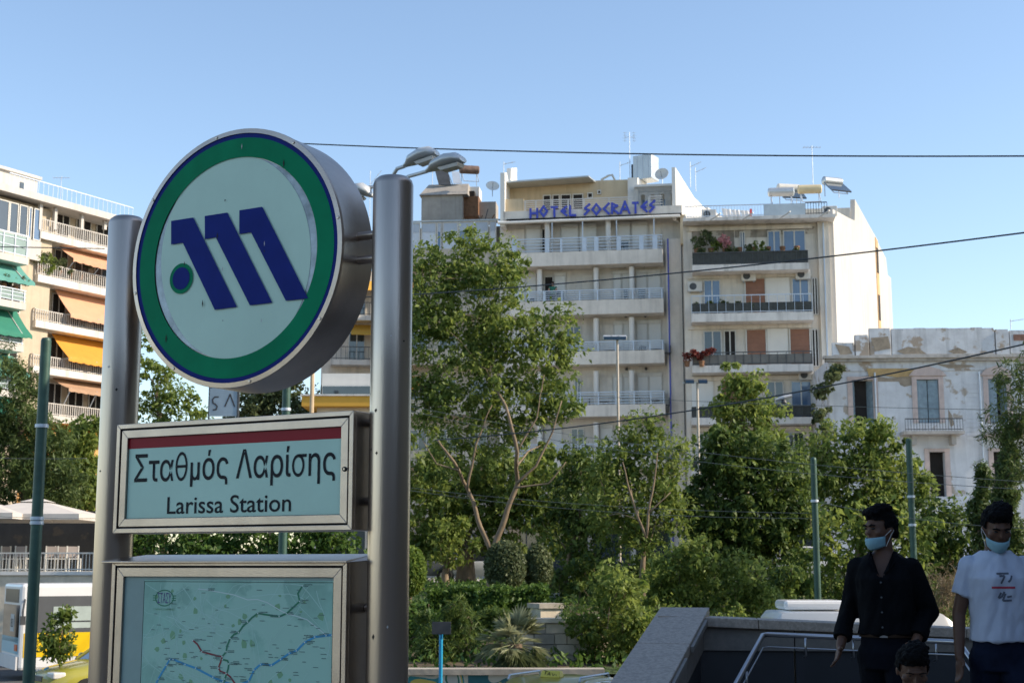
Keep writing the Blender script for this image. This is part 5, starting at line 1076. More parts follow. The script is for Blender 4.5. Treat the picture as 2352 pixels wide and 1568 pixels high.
for j in range(3):
    x = 0
    while x < 26: w = rr_.uniform(.5, .95); bx('stone', rw, m_stone2 if rr_.random() < .5 else m_stone, x, x + w - .02, rr_.uniform(-.03, .03), .4, .004 + j * .3, .285 + j * .3); x += w
c = at(1242, 1470, 37); st = thing('stone_pier', 'sunlit stone stair pier beside the palm', 'stone pier', (c.x, c.y, c.z - .4), R(22))
w_ = at(1300, 1470, 37).x - c.x
for k in range(4): bx('stone', st, m_stone, 0, w_, 0, .7, k * .3, k * .3 + .285)
bx('capstone', st, m_stone2, -.06, w_ + .06, -.06, .76, 1.2, 1.32)
c = at(1180, 1530, 34); sw = thing('stair_wall', 'rough pale stone wall with steps right of the palm', 'stone wall', (c.x, 33.2, float(park_z(33.2)) - .1), R(14))
w_ = at(1400, 1530, 34).x - c.x; x = 0
for j in range(4):
    x = 0
    while x < w_: q = min(rr_.uniform(.25, .55), w_ - x + .05); bx('stone', sw, m_stone if rr_.random() < .7 else m_stone2, x, x + q - .02, rr_.uniform(-.04, .02), .4, j * .24, j * .24 + .225); x += q
bx('coping', sw, m_stone, -.05, w_ + .1, -.08, .46, .962, 1.06)
c = at(1252, 1388, 44); fc = thing('white_fence', 'short white metal fence above the stone pier', 'fence', (c.x, c.y, c.z))
w_ = at(1305, 1388, 44).x - c.x; fh = at(1252, 1364, 44).z - c.z
for z in (.02, fh * .72, fh): bx('rail', fc, m_ac, 0, w_, -.02, .02, z, z + .035)
for k in range(6): bx('picket', fc, m_ac, w_ * k / 5 - .015, w_ * k / 5 + .015, -.045, -.021, 0, fh)
c = at(1012, 1568, 26); bp = thing('blue_post', 'bright blue street post with a small dark plate on top', 'sign post', (c.x, 26, 0))
m_blue = M('blue_paint', (.015, .32, .58), .4, var=.06); zt_ = at(1012, 1432, 26).z
MB().tube([(0, 0, .004), (0, 0, zt_)], .035, 10).build('post', m_blue, bp, smooth=True, angle=50); bx('plate', bp, m_alud, -.16, .18, -.05, -.036, zt_ - .18, zt_ + .04, .004)
# ---------------------------------------------------------------- street lighting and trolley poles
m_gp = M('green_pole_paint', (.035, .085, .065), .5, .2, var=.2, sc=4, streak=.2)
m_lamp = M('lamp_housing', (.56, .58, .58), .4, .3, var=.1, sc=4); m_lens = M('lamp_lens', (.72, .70, .66), .25, var=.08, coat=.5)
def cobra(parent, base, d, L=.85, name='lamp_head'):
    """cobra head lamp from base along d"""
    d = Vector(d).normalized(); s = d.cross(Vector((0, 0, 1))).normalized(); u = s.cross(d); base = Vector(base); rings = []
    prof = [(0, .05, .04, 0), (.1, .09, .06, .01), (.25, .18, .12, .04), (.6, .23, .15, .06), (.85, .21, .13, .05), (1, .11, .06, .02)]; n = 14; vs = []
    for t_, w, h, o in prof:
        for k in range(n): a = 2 * math.pi * k / n; vs.append(base + d * L * t_ + s * w * math.cos(a) + u * (o + h * math.sin(a) * (1 if math.sin(a) > 0 else .5)))
    fs = [(i * n + k, i * n + (k + 1) % n, (i + 1) * n + (k + 1) % n, (i + 1) * n + k) for i in range(5) for k in range(n)] + [tuple(range(n - 1, -1, -1)), tuple(range(5 * n, 6 * n))]
    h = MB().add(vs, fs).build(name, m_lamp, parent, smooth=True, angle=60)
    lv = [base + d * L * t_ + s * w * q - u * .035 for t_, w in ((.4, .13), (.95, .12)) for q in (-1, 1)]; lw = [v - u * .06 - (v - (base + d * L * .68)) * .2 for v in lv]
    MB().add([lv[0], lv[1], lv[3], lv[2], lw[0], lw[1], lw[3], lw[2]], [(0, 1, 2, 3), (7, 6, 5, 4), (0, 4, 5, 1), (1, 5, 6, 2), (2, 6, 7, 3), (3, 7, 4, 0)]).build('lens', m_lens, h)
Y = 25; c = at(893, 420, Y); sl_ = thing('street_lamp', 'tall street lamp with three large grey heads behind the right steel pole', 'street lamp', (c.x, Y, 0))
MB().tube([(0, 0, 0), (0, 0, c.z)], [.13, .08], 12).build('mast', m_alu, sl_, smooth=True, angle=40)
def rel(px, py, Yq): p = at(px, py, Yq); return Vector((p.x - c.x, p.y - Y, p.z))
p0 = Vector((0, 0, c.z - .05))
for (a1, b1, Ya), (a2, b2, Yb) in (((912, 388, 24.6), (1004, 355, 24.2)), ((962, 399, 24.2), (1064, 370, 23.7)), ((815, 437, 25.5), (720, 442, 26.2))):
    e0, e1 = rel(a1, b1, Ya), rel(a2, b2, Yb); d = e1 - e0; k = .2
    MB().tube([p0, p0.lerp(e0, .7) + Vector((0, 0, .02)), e0, e0 + d * k], .035, 8).build('arm', m_lamp, sl_, smooth=True, angle=50)
    cobra(sl_, e0 + d * k * .9, d, d.length * (1 - k * .9))
e0 = rel(858, 452, 25.2); cobra(sl_, rel(858, 452, 25.2), rel(800, 440, 25.3) - e0, .42)
def flood_post(px, y0, Y, heads, label):
    t_ = at(px, y0, Y); b = T(px, Y); t = thing('floodlight_post', label, 'lamp post', b, group='floodlight posts in the park'); h = t_.z - b.z
    MB().tube([(0, 0, 0), (0, 0, h)], [.055, .045], 10).build('post', M('cream_post', (.50, .44, .36), .5, var=.1), t, smooth=True, angle=40)
    w = heads[1] * Y / FPX; o_ = heads[0] * Y / FPX
    bx('crossbar', t, m_lamp, o_, o_ + w, -.02, .02, h - .03, h + .01)
    for k in range(heads[2]): x = o_ + w * (k + .5) / heads[2]; q = MB().box(-.17, .17, -.12, .08, -.09, .05).build('floodlight', m_alud if heads[2] == 2 else m_lamp, t, bevel=.02, loc=(x, -.06, h + .06)); q.rotation_euler[0] = R(18); bx('lens', q, m_glassb, -.15, .15, -.135, -.122, -.075, .035)
flood_post(1425, 778, 50, (-30, 48, 3), 'cream lamp post with floodlights in front of the hotel')
flood_post(1612, 878, 53, (-34, 62, 2), 'lamp post with two floodlights left of the poplar')
def trolley_pole(px, ytop, ybot, Y, r, label, bands=()):
    t_ = at(px, ytop, Y); t = thing('trolley_pole', label, 'pole', (t_.x, Y, 0), group='green trolley wire poles')
    MB().tube([(0, 0, 0), (0, 0, t_.z)], [r * 1.12, r * .95], 16).lathe([(r * .95, t_.z + .001), (r * .8, t_.z + .05), (0, t_.z + .07)], 16).build('shaft', m_gp, t, smooth=True, angle=40)
    for by in bands: z = at(px, by, Y).z; MB().lathe([(r * 1.2, z - .03), (r * 1.22, z), (r * 1.2, z + .03)], 16).build('clamp_band', m_alu, t, smooth=True, angle=40)
    bx('base_plate', t, m_gp, -r * 2, r * 2, -r * 2, r * 2, .004, .03); return t
trolley_pole(106, 783, 1520, 25, .095, 'thick green pole in front of the bus at left', (978, 1190, 1200))
trolley_pole(1868, 1056, 1372, 34, .078, 'green pole left of the man in black', (1150,))
trolley_pole(2087, 1012, 1290, 36, .08, 'green pole rising behind the man in black', (1140, 1205))
trolley_pole(672, 335, 1285, 30, .085, 'tall green pole mostly hidden behind the metro emblem', (940,))
trolley_pole(1535, 1130, 1330, 45, .04, 'thin green pole in front of the dark round tree')
c = at(718, 848, 60); t = thing('wooden_pole', 'thin beige pole right of the green pole under the emblem', 'pole', (c.x, 60, 0)); MB().tube([(0, 0, 0), (0, 0, c.z)], .09, 8).build('shaft', M('beige_pole', (.50, .38, .24), .7, var=.15), t)
MB().box(-.12, .12, -.12, .12, c.z, c.z + .1).build('cap', m_alu, t)
# ---------------------------------------------------------------- overhead wires
m_wire = M('dark_cable', (.035, .045, .055), .6, var=0); m_wirel = M('bright_wire', (.16, .17, .16), .5, .4, var=0)
def wire(label, a, b, sag, r, mat=None):
    A, B = at(*a), at(*b); d = B - A; A2 = A - d * .0; P_ = []
    for k in range(25): f = k / 24; p = A.lerp(B, f); p.z -= sag * 4 * f * (1 - f); P_.append(p - A)
    o = tag(MB().tube(P_, r, 6).build('overhead_wire', mat or m_wire, smooth=True, loc=A), label, 'wire', 'overhead trolley wires'); return o
wire('upper dark cable crossing the sky to the right', (672, 329, 30), (2700, 356, 22), .12, .014)
wire('dark cable rising to the right in front of the hotel balconies', (780, 685, 34), (2700, 488, 20), .18, .014)
w3 = wire('dark cable with an insulator in front of the white block', (1000, 1010, 33), (2700, 706, 21), .32, .014)
wire('short cable crossing the left apartment block', (-300, 562, 28), (240, 571, 30), .0, .012)
wire('thin wire at the level of the derelict house windows', (1200, 900, 42), (2700, 945, 30), .12, .007, m_wirel)
wire('upper of two thin wires over the dark tree', (930, 930, 42), (2500, 1115, 28), .3, .007, m_wirel)
wire('lower of two thin wires over the dark tree', (930, 940, 42), (2500, 1130, 28), .4, .007, m_wirel)
wire('pale wire running to the first green pole', (930, 1118, 40), (1870, 1178, 34), .15, .007, m_wirel)
wire('second pale wire below it running to the first green pole', (930, 1124, 40), (1870, 1190, 34), .2, .007, m_wirel)
wire('pale wire from the first green pole to the right edge', (1870, 1150, 34), (2450, 1215, 30), .15, .007, m_wirel)
wire('faint wire in front of the left conifer', (-200, 1040, 30), (200, 1052, 30), .05, .006, m_wirel)
wire('lower faint wire in front of the left conifer', (-200, 1172, 30), (230, 1190, 30), .05, .006, m_wirel)
c = at(1800, 913, 27.5); t = thing('wire_insulator', 'small insulator fitting hanging on the dark cable', 'insulator', c); MB().tube([(-.16, 0, -.05), (.0, 0, .0), (.16, 0, .04)], [.03, .045, .03], 8).build('body', m_lamp, t); MB().lathe([(.02, -.12), (.06, -.1), (.02, -.02)], 10).build('shed', m_alud, t)
# ---------------------------------------------------------------- cafe terrace at left
c0, c1 = at(-60, 1312, 50), at(260, 1312, 50); cf = thing('cafe_terrace', 'raised stone terrace with a thin railing behind the bus', 'terrace', (c0.x, 50, 0))
w_ = c1.x - c0.x; bx('terrace_wall', cf, m_stone, -3, w_, 0, 8, .004, c0.z - .12); bx('terrace_edge', cf, m_white, -3, w_, -.08, 8, c0.z - .118, c0.z)
bar_rail(cf, -3, w_, .02, c0.z, c0.z + .66, .12, m_ac, .01)
bx('back_wall', cf, M('cafe_interior', (.014, .013, .012), .7, var=.5, sc=2, dirt=(.04, .03, .02), dcov=.42), -3, w_, 5.6, 5.8, c0.z, c0.z + 2.3)
m_can = M('grey_canvas', (.60, .55, .49), .85, var=.06, sc=2)
um = thing('cafe_parasol', 'large pale grey square parasol over the terrace', 'parasol', (at(88, 1150, 52).x, 52, c0.z))
hz_ = at(88, 1147, 52).z - c0.z; ez = at(88, 1184, 52).z - c0.z; e_ = 2.15
MB().add([(0, 0, hz_), (-e_, -e_, ez), (e_, -e_, ez), (e_, e_, ez), (-e_, e_, ez), (-e_, -e_, ez - .2), (e_, -e_, ez - .2), (e_, e_, ez - .2), (-e_, e_, ez - .2)], [(0, 1, 2), (0, 2, 3), (0, 3, 4), (0, 4, 1), (1, 5, 6, 2), (2, 6, 7, 3), (3, 7, 8, 4), (4, 8, 5, 1)]).build('canopy', m_can, um)
MB().add([(0, 0, hz_ + .08), (-.5, -.5, hz_ - .09), (.5, -.5, hz_ - .09), (.5, .5, hz_ - .09), (-.5, .5, hz_ - .09)], [(0, 1, 2), (0, 2, 3), (0, 3, 4), (0, 4, 1)]).build('vent_cap', m_can, um)
MB().tube([(0, 0, 0), (0, 0, hz_)], .05, 10).build('pole', m_ac, um); 
for s1, s2 in ((-1, -1), (1, -1), (1, 1), (-1, 1)): MB().tube([(0, 0, hz_ - .5), (s1 * e_ * .96, s2 * e_ * .96, ez)], .02, 5).build('rib', m_ac, um)
um2 = thing('cafe_parasol', 'second pale parasol further left over the terrace', 'parasol', (at(-60, 1150, 51).x, 51, c0.z))
for ch in um.children: q = ch.copy(); COL.objects.link(q); q.parent = um2
def cafe_chair(px, Y, rot, label):
    p = at(px, 1310, Y); t = thing('cafe_chair', label, 'chair', (p.x, Y, c0.z), R(rot), group='pale chairs on the terrace')
    bx('seat', t, m_ac, -.22, .22, -.22, .22, .43, .46)
    for sx in (-1, 1):
        for sy in (-1, 1): bx('leg', t, m_ac, sx * .2 - .02, sx * .2 + .02, sy * .2 - .02, sy * .2 + .02, 0, .428 if sy < 0 else .9)
    bx('backrest', t, M('chair_sling', (.30, .26, .24), .8, var=.1), -.178, .178, .19, .21, .5, .88)
    for sx in (-1, 1): bx('armrest', t, m_ac, sx * .22 - .02, sx * .22 + .02, -.2, .178, .63, .655)
for px_, Y_, r_, lb in ((52, 51.2, 170, 'brown backed chair at the left end of the terrace'), (118, 51, 20, 'pale chair right of the green pole on the terrace'), (138, 51.8, 200, 'pale chair in the middle of the visible terrace row'), (168, 51.1, 30, 'pale chair at the right end of the terrace beside the steel pole'), (20, 51.6, 60, 'pale chair near the left picture edge on the terrace')): cafe_chair(px_, Y_, r_, lb)
# ---------------------------------------------------------------- vehicles
m_tyre = M('tyre_rubber', (.015, .015, .015), .85, var=.2); m_rimm = M('wheel_rim', (.45, .45, .46), .35, .8, var=.05)
m_carglass = glassM('car_glass', (.02, .025, .03), mirror=.8)
def wheel(t, x, y, r=.31, w=.2):
    a = MB().lathe([(r * .6, -w / 2), (r * .95, -w / 2), (r, -w / 2 + .03), (r, w / 2 - .03), (r * .95, w / 2), (r * .6, w / 2)], 24, 0, 0, 'y').build('wheel', m_tyre, t, smooth=True, angle=40, loc=(x, y, r))
    MB().lathe([(0, -w / 2 - .005), (r * .58, -w / 2 - .01), (r * .6, -w / 2 + .02)], 20, 0, 0, 'y').lathe([(r * .6, w / 2 - .02), (r * .58, w / 2 + .01), (0, w / 2 + .005)], 20, 0, 0, 'y').build('rim', m_rimm, a, smooth=True, angle=40)
def shell(prof, halfw, n_tumble=.0):
    """car body from side profile [(x, z, half width)]: closed loft from top line to sill"""
    mb = MB(); vs = []; N = len(prof)
    for x, z, w in prof:
        zl = .32
        vs += [(x, -w * .96, zl), (x, -w, zl + (z - zl) * .35), (x, -w * .985, zl + (z - zl) * .78), (x, -w * .86, z - .012), (x, -w * .4, z + .012), (x, w * .4, z + .012), (x, w * .86, z - .012), (x, w * .985, zl + (z - zl) * .78), (x, w, zl + (z - zl) * .35), (x, w * .96, zl)]
    k = 10; fs = [(i * k + j, (i + 1) * k + j, (i + 1) * k + j + 1, i * k + j + 1)[::-1] for i in range(N - 1) for j in range(k - 1)]
    fs += [tuple(range(k)), tuple(range((N - 1) * k + k - 1, (N - 1) * k - 1, -1))] + [(i * k, (i + 1) * k, (i + 1) * k + 9, i * k + 9) for i in range(N - 1)]
    return mb.add(vs, fs)
def sedan(t, paint, L=4.5, W=1.78, H=1.45):
    """front of the car points to local -x"""
    h = W / 2; x = lambda f: -L / 2 + L * f
    shell([(x(0), .62, h * .78), (x(.03), .72, h * .9), (x(.12), .82, h * .97), (x(.27), .95, h), (x(.5), .98, h), (x(.8), 1.0, h), (x(.94), .98, h * .95), (x(.99), .86, h * .86), (x(1), .6, h * .8)], h).build('body', paint, t, smooth=True, angle=55)
    # cabin
    cab = [(x(.27), .94, h * .9), (x(.41), H - .06, h * .72), (x(.48), H, h * .70), (x(.66), H, h * .70), (x(.74), H - .05, h * .71), (x(.88), .98, h * .86)]
    vs = []; 
    for a, z, w in cab: vs += [(a, -w, z), (a, w, z)]
    vs2 = [(a, s * h * .93, .93) for a, z, w in cab for s in (-1, 1)]
    g = MB().add(vs + vs2, [(2 * i, 2 * i + 1, 2 * i + 3, 2 * i + 2) for i in range(5)] + [(12 + 2 * i, 2 * i, 2 * i + 2, 14 + 2 * i) for i in range(5)] + [(13 + 2 * i, 15 + 2 * i, 2 * i + 3, 2 * i + 1) for i in range(5)] + [(12, 13, 1, 0), (10, 11, 23, 22)])
    g.build('glasshouse', m_carglass, t)
    roof = [(x(.40), H - .075, h * .70), (x(.48), H + .012, h * .69), (x(.57), H + .022, h * .69), (x(.66), H + .012, h * .69), (x(.755), H - .055, h * .70)]; vs = []
    for a, z, w in roof: vs += [(a, -w - .03, z - .05), (a, -w, z), (a, 0, z + .02), (a, w, z), (a, w + .03, z - .05)]
    MB().add(vs, [(i * 5 + j, i * 5 + j + 1, i * 5 + j + 6, i * 5 + j + 5) for i in range(4) for j in range(4)]).build('roof', paint, t, smooth=True)
    for s in (-1, 1):
        for (a, za, wa), (b, zb, wb) in ((cab[0], cab[1]), (cab[4], cab[5])): MB().tube([(a, s * (wa + .015), za), (b, s * (wb + .015), zb)], .04, 6).build('pillar', paint, t)
        bx('pillar', t, paint, x(.57) - .04, x(.57) + .04, s * h * .82 - .06, s * h * .82 + .06, .95, H - .04)
        bx('headlight', t, m_lens, x(.0) + .06, x(.06) + .08, s * h * .68 - .2, s * h * .68 + .2, .62, .76, .03)
        m_ = MB().ellip((x(.31), s * (h + .1), 1.0), (.07, .11, .08), 12, 8).build('wing_mirror', paint, t, smooth=True)
        bx('mirror_glass', m_, m_carglass, x(.31) + .06, x(.31) + .075, s * (h + .1) - .08, s * (h + .1) + .08, .95, 1.05)
        bx('tail_light', t, m_redc, x(.985), x(1.002), s * h * .68 - .15, s * h * .68 + .15, .72, .86)
        for f in (.18, .82): wheel(t, x(f), s * (h - .09))
    bx('bumper', t, m_alud, x(0) - .03, x(.02), -h * .72, h * .72, .36, .5, .03); bx('grille', t, m_alud, x(0) - .012, x(.01), -.3, .3, .54, .66, .01)
m_taxi = M('taxi_yellow', (.34, .28, .045), .3, var=.05, coat=.6)
c = at(1268, 1550, 22.3); tx = thing('taxi', 'yellow taxi with a small TAXI roof sign half hidden by the stair wall', 'taxi', (c.x, 22.3, 0), R(62))
sedan(tx, m_taxi, 4.6, 1.8, 1.50)
sg = MB().hexa([(-.08, -.17, 1.53), (.08, -.17, 1.53), (.08, .17, 1.53), (-.08, .17, 1.53), (-.05, -.15, 1.63), (.05, -.15, 1.63), (.05, .15, 1.63), (-.05, .15, 1.63)]).build('taxi_sign', M('taxi_sign_yellow', (.60, .50, .06), .4, var=.05), tx, bevel=.01)
me = fit_text('TAXI', -.11, .11, -.03, .03, 0, m_ink); o = link('taxi_lettering', me, sg, (-.071, 0, 1.58)); o.rotation_euler = (0, R(16), -math.pi / 2)
for s in (-1, 1): MB().tube([(-.3, s * .6, 1.50), (-.25, s * .6, 1.56), (.75, s * .6, 1.56), (.8, s * .6, 1.49)], .018, 6).build('roof_rail', m_alu, tx)
c = at(120, 1545, 33.0); cy = thing('yellow_car', 'yellow car with a round badge on its bonnet at the lower left', 'car', (c.x + 1.5, 34.2, .12), R(38))
sedan(cy, M('yellow_green_paint', (.36, .33, .05), .25, var=.05, coat=.7), 4.5, 1.8, 1.46)
q = MB().lathe([(.0, .025), (.055, .02), (.06, 0)], 20).build('badge', m_blue, cy, loc=(-2.05, 0, .80)); q.rotation_euler[1] = R(-28)
# white van passing behind the stair wall
vn = thing('white_van', 'white van with a roof box passing behind the stair wall', 'van', (at(1985, 1430, 27).x, 27, 0), R(180))
m_van = M('white_van_paint', (.80, .80, .79), .3, var=.03, coat=.5); zv = at(1985, 1402, 27).z; Lv = at(2205, 1430, 27).x - at(1765, 1430, 27).x; x = lambda f: -Lv / 2 + Lv * f
shell([(x(0), .8, .75), (x(.02), 1.3, .9), (x(.06), 1.9, .95), (x(.10), zv - .18, .96), (x(.16), zv - .02, .97), (x(.3), zv, .98), (x(.97), zv, .98), (x(1), zv - .12, .96)], .98).build('body', m_van, vn, smooth=True, angle=60)
bx('roof_box', vn, m_van, x(.62), x(.94), -.5, .5, zv + .03, at(1850, 1377, 27).z, .06)
for s in (-1, 1):
    for a, b in ((.12, .3), (.34, .6), (.64, .92)): bx('side_window', vn, m_carglass, x(a), x(b), s * .972 - .02, s * .972 + .02, zv - .75, zv - .28)
    for f in (.16, .84): wheel(vn, x(f), s * .88)
bx('windscreen', vn, m_carglass, x(.02) - .01, x(.05), -.75, .75, 1.35, 1.85)
# parked cars seen between the trunks
for px_, Y_, r_, col, lb in ((985, 58, 0, (.10, .11, .12), 'dark car parked behind the pale trunk'), (1105, 58, 0, (.45, .47, .48), 'light grey car parked behind the clipped ball'), (1830, 57, 0, (.5, .5, .5), 'pale car parked behind the dark tree')):
    c = at(px_, 1340, Y_); t = thing('parked_car', lb, 'car', (c.x, Y_, 2.5), R(r_), group='cars parked behind the park'); sedan(t, M('car_paint_%d' % px_, col, .3, var=.05, coat=.5))
# bus
bs = at(46, 1430, 41); bus = thing('city_bus', 'white city bus with yellow and blue lower bands beside the cafe terrace', 'bus', (bs.x, 41, 0), R(30))
m_bw = M('bus_white', (.78, .78, .77), .35, var=.03, coat=.4); m_by = M('bus_yellow', (.85, .55, .01), .35, var=.03, coat=.4); m_bb = M('bus_blue', (.02, .20, .55), .35, var=.03, coat=.4); m_bl = M('bus_light_blue', (.25, .55, .68), .35, var=.03, coat=.4)
H_ = at(46, 1340, 41).z; zs_ = lambda py: at(100, py, 41.5).z
MB().box(0, 11, 0, 2.5, .3, H_).build('body', m_bw, bus, bevel=.09)
y_ = -.012
bx('yellow_band', bus, m_by, .12, 10.9, y_, -.003, zs_(1507), zs_(1452)); bx('light_blue_panel', bus, m_bl, -.012, -.003, .1, 2.4, zs_(1500), zs_(1462))
MB().prism([(2.2, zs_(1505)), (3.0, zs_(1505)), (4.3, zs_(1453)), (3.3, zs_(1453))], -.02, -.013).build('blue_flash', m_bb, bus)
MB().prism([(4.6, zs_(1505)), (5.2, zs_(1505)), (6.5, zs_(1453)), (5.7, zs_(1453))], -.02, -.013).build('blue_flash', m_bb, bus)
bx('window_band', bus, M('bus_window_frame', (.10, .105, .11), .4, var=.1), .25, 10.8, -.012, -.003, zs_(1452) + .004, zs_(1368))
for k in range(7): x0_ = .9 + k * 1.42; bx('side_window', bus, m_glass if k > 1 else M('bus_pane_light', (.45, .52, .48), .1, var=.15, coat=.6), x0_, x0_ + 1.2, -.022, -.0125, zs_(1442), zs_(1392)); bx('window_bar', bus, m_alud, x0_, x0_ + 1.2, -.028, -.0225, zs_(1428), zs_(1425))
bx('windscreen', bus, m_carglass, -.012, -.003, .12, 2.38, zs_(1474), zs_(1388), .0); bx('destination_sign', bus, M('display_dark', (.05, .045, .04), .3, var=.1), -.012, -.003, .3, 2.2, zs_(1383), zs_(1352))
bx('route_card', bus, M('card_white', (.5, .5, .48), .6, var=.05), -.02, -.0125, .75, 1.25, zs_(1450), zs_(1410))
link('route_number', (lambda me: me)(fit_text('83', -.17, .17, -.12, .12, 0, m_ink)), bus, (-.026, 1.0, zs_(1430))).rotation_euler[2] = -math.pi / 2
bx('indicator', bus, M('indicator_orange', (.70, .12, .02), .35, var=.05, coat=.4), -.03, -.0125, .14, .5, zs_(1493), zs_(1478)); bx('bumper', bus, M('bumper_grey', (.62, .62, .62), .5, var=.05), -.06, -.0125, .05, 2.45, .32, zs_(1505))
for f in (2.0, 8.3):
    for s in (.12, 2.38): wheel(bus, f, s, .46, .26)
MB().tube([(.1, -.02, zs_(1375)), (.02, -.22, zs_(1400)), (.02, -.24, zs_(1420))], .03, 6).build('mirror_arm', m_alud, bus); bx('wing_mirror', bus, m_alud, -.05, .08, -.32, -.18, zs_(1432), zs_(1412))
# ---------------------------------------------------------------- metro stair parapet with handrail
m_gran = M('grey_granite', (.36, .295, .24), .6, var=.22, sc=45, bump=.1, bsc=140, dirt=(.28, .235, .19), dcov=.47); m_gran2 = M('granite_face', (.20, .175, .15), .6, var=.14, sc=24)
m_clad = M('dark_cladding', (.035, .037, .042), .4, var=.12, sc=2); m_rail = M('polished_rail', (.42, .42, .43), .32, 1.0, var=.05)
CP = 2.835; pA = at(1562, 1412, 11); dA = Vector((-.77, -6.1)).normalized(); perp = Vector((-dA.y, dA.x)); perp = perp if perp.x > 0 else -perp
ang = math.atan2(perp.y, perp.x); swl = thing('stair_parapet', 'granite topped parapet of the metro stairs with dark inner panels', 'parapet', (pA.x, 11, PZ), ang)
hC = CP - PZ      # local x to the right along the far wall, local y away
LW = 2.55
DR = .115
for k in range(4):
    xa_, xb_ = -.17 + (LW + .47) * k / 4 + .002, -.17 + (LW + .47) * (k + 1) / 4 - .002; da, db = DR * max(0, k / 4), DR * (k + 1) / 4
    MB().hexa([(xa_, -.04, hC - .07 - da), (xb_, -.04, hC - .07 - db), (xb_, .36, hC - .07 - db), (xa_, .36, hC - .07 - da), (xa_, -.04, hC - da), (xb_, -.04, hC - db), (xb_, .36, hC - db), (xa_, .36, hC - da)]).build('coping', m_gran, swl, bevel=.006)

# side wall: its coping runs down towards the viewer
dS = Vector((-.47, -1.7)).normalized(); nS = Vector((-dS.y, dS.x)); nS = nS if nS.x > 0 else -nS; SLP = .212
def wl(s, off, z): v = dS * s + nS * off; return (v.dot(perp), v.dot(Vector((-perp.y, perp.x))), z)
def sloped(name, s0, s1, o0, o1, d0, d1, mat, flat=None, bevel=.006):
    """piece along the side wall from s0 to s1, offsets o0..o1, between depths d0 and d1 below the coping top"""
    b0, b1 = (hC - SLP * s0 - d1, hC - SLP * s1 - d1) if flat is None else (flat, flat)
    t0, t1 = hC - SLP * s0 - d0, hC - SLP * s1 - d0
    MB().hexa([wl(s1, o0, b1), wl(s1, o1, b1), wl(s0, o1, b0), wl(s0, o0, b0), wl(s1, o0, t1), wl(s1, o1, t1), wl(s0, o1, t0), wl(s0, o0, t0)]).build(name, mat, swl, bevel=bevel)
for k in range(4):
    s0, s1 = -.25 + k * 1.05, -.25 + (k + 1) * 1.05 - .006
    sloped('side_coping', s0, s1, -.19, .19, 0, .075, m_gran); sloped('coping_moulding', s0 + .28, s1 + .002, .191, .215, .02, .06, m_gran2, bevel=.003)
    sloped('side_panel', s0, s1, -.14, .17, .078, .27, m_gran2, bevel=.003); sloped('dark_side_panel', s0, s1, -.12, .14, .274, 0, m_clad, .002, 0)

MB().box(LW - .06, LW + .3, -1.6, -.042, hC - .07 - DR, hC - DR).build('side_coping', m_gran, swl, bevel=.006)
for k in range(3):
    x0_ = k * (LW / 3) + .004; x1_ = x0_ + LW / 3 - .008; da, db = DR * (x0_ + .17) / (LW + .47) + .002, DR * (x1_ + .17) / (LW + .47) + .002
    MB().hexa([(x0_, .02, hC - .26), (x1_, .02, hC - .26), (x1_, .3, hC - .26), (x0_, .3, hC - .26), (x0_, .02, hC - .072 - da), (x1_, .02, hC - .072 - db), (x1_, .3, hC - .072 - db), (x0_, .3, hC - .072 - da)]).build('wall_panel', m_gran2, swl)
for k in range(3): x0_ = .0 + k * (LW / 3); bx('dark_panel', swl, m_clad, x0_ + .006, x0_ + LW / 3 - .006, .05, .3, .002, hC - .265)
bx('side_panel', swl, m_gran2, LW, LW + .24, -1.55, 0, .002, hC - .074 - DR)
# handrail: one bent tube with brackets
def sl_(px, py, Yq): P = at(px, py, Yq); v = Vector((P.x - pA.x, P.y - 11)); return (v.dot(perp), v.dot(Vector((-perp.y, perp.x))), P.z - PZ)
hr = thing('stair_handrail', 'bent polished steel handrail along the inside of the stair parapet', 'handrail', (pA.x, 11, PZ), ang)
for dz, r_ in ((0, .018), (-.09, .006)):
    q = [sl_(1662, 1620, 9.6), sl_(1752, 1458, 10.6), sl_(1765, 1456, 10.65), sl_(2190, 1473, 10.3), sl_(2205, 1477, 10.25), sl_(2290, 1600, 9.4)]; q = [(a, b - .0, c_ + dz) for a, b, c_ in q]
    MB().tube(q, r_, 12).build('rail', m_rail, hr, smooth=True)
for px_, py_ in ((1850, 1468), (1960, 1472), (2150, 1478), (1715, 1545)):
    s_ = sl_(px_, py_ - 4, 10.5 if px_ > 1750 else 10.1); MB().tube([s_, (s_[0], s_[1], s_[2] - .12), (s_[0], s_[1] + .14, s_[2] - .14)], .009, 8).build('bracket', m_rail, hr, smooth=True)
for e in (q[0], q[-1]): MB().tube([e, (e[0], e[1], .002)], .02, 10).build('rail_post', m_rail, hr)
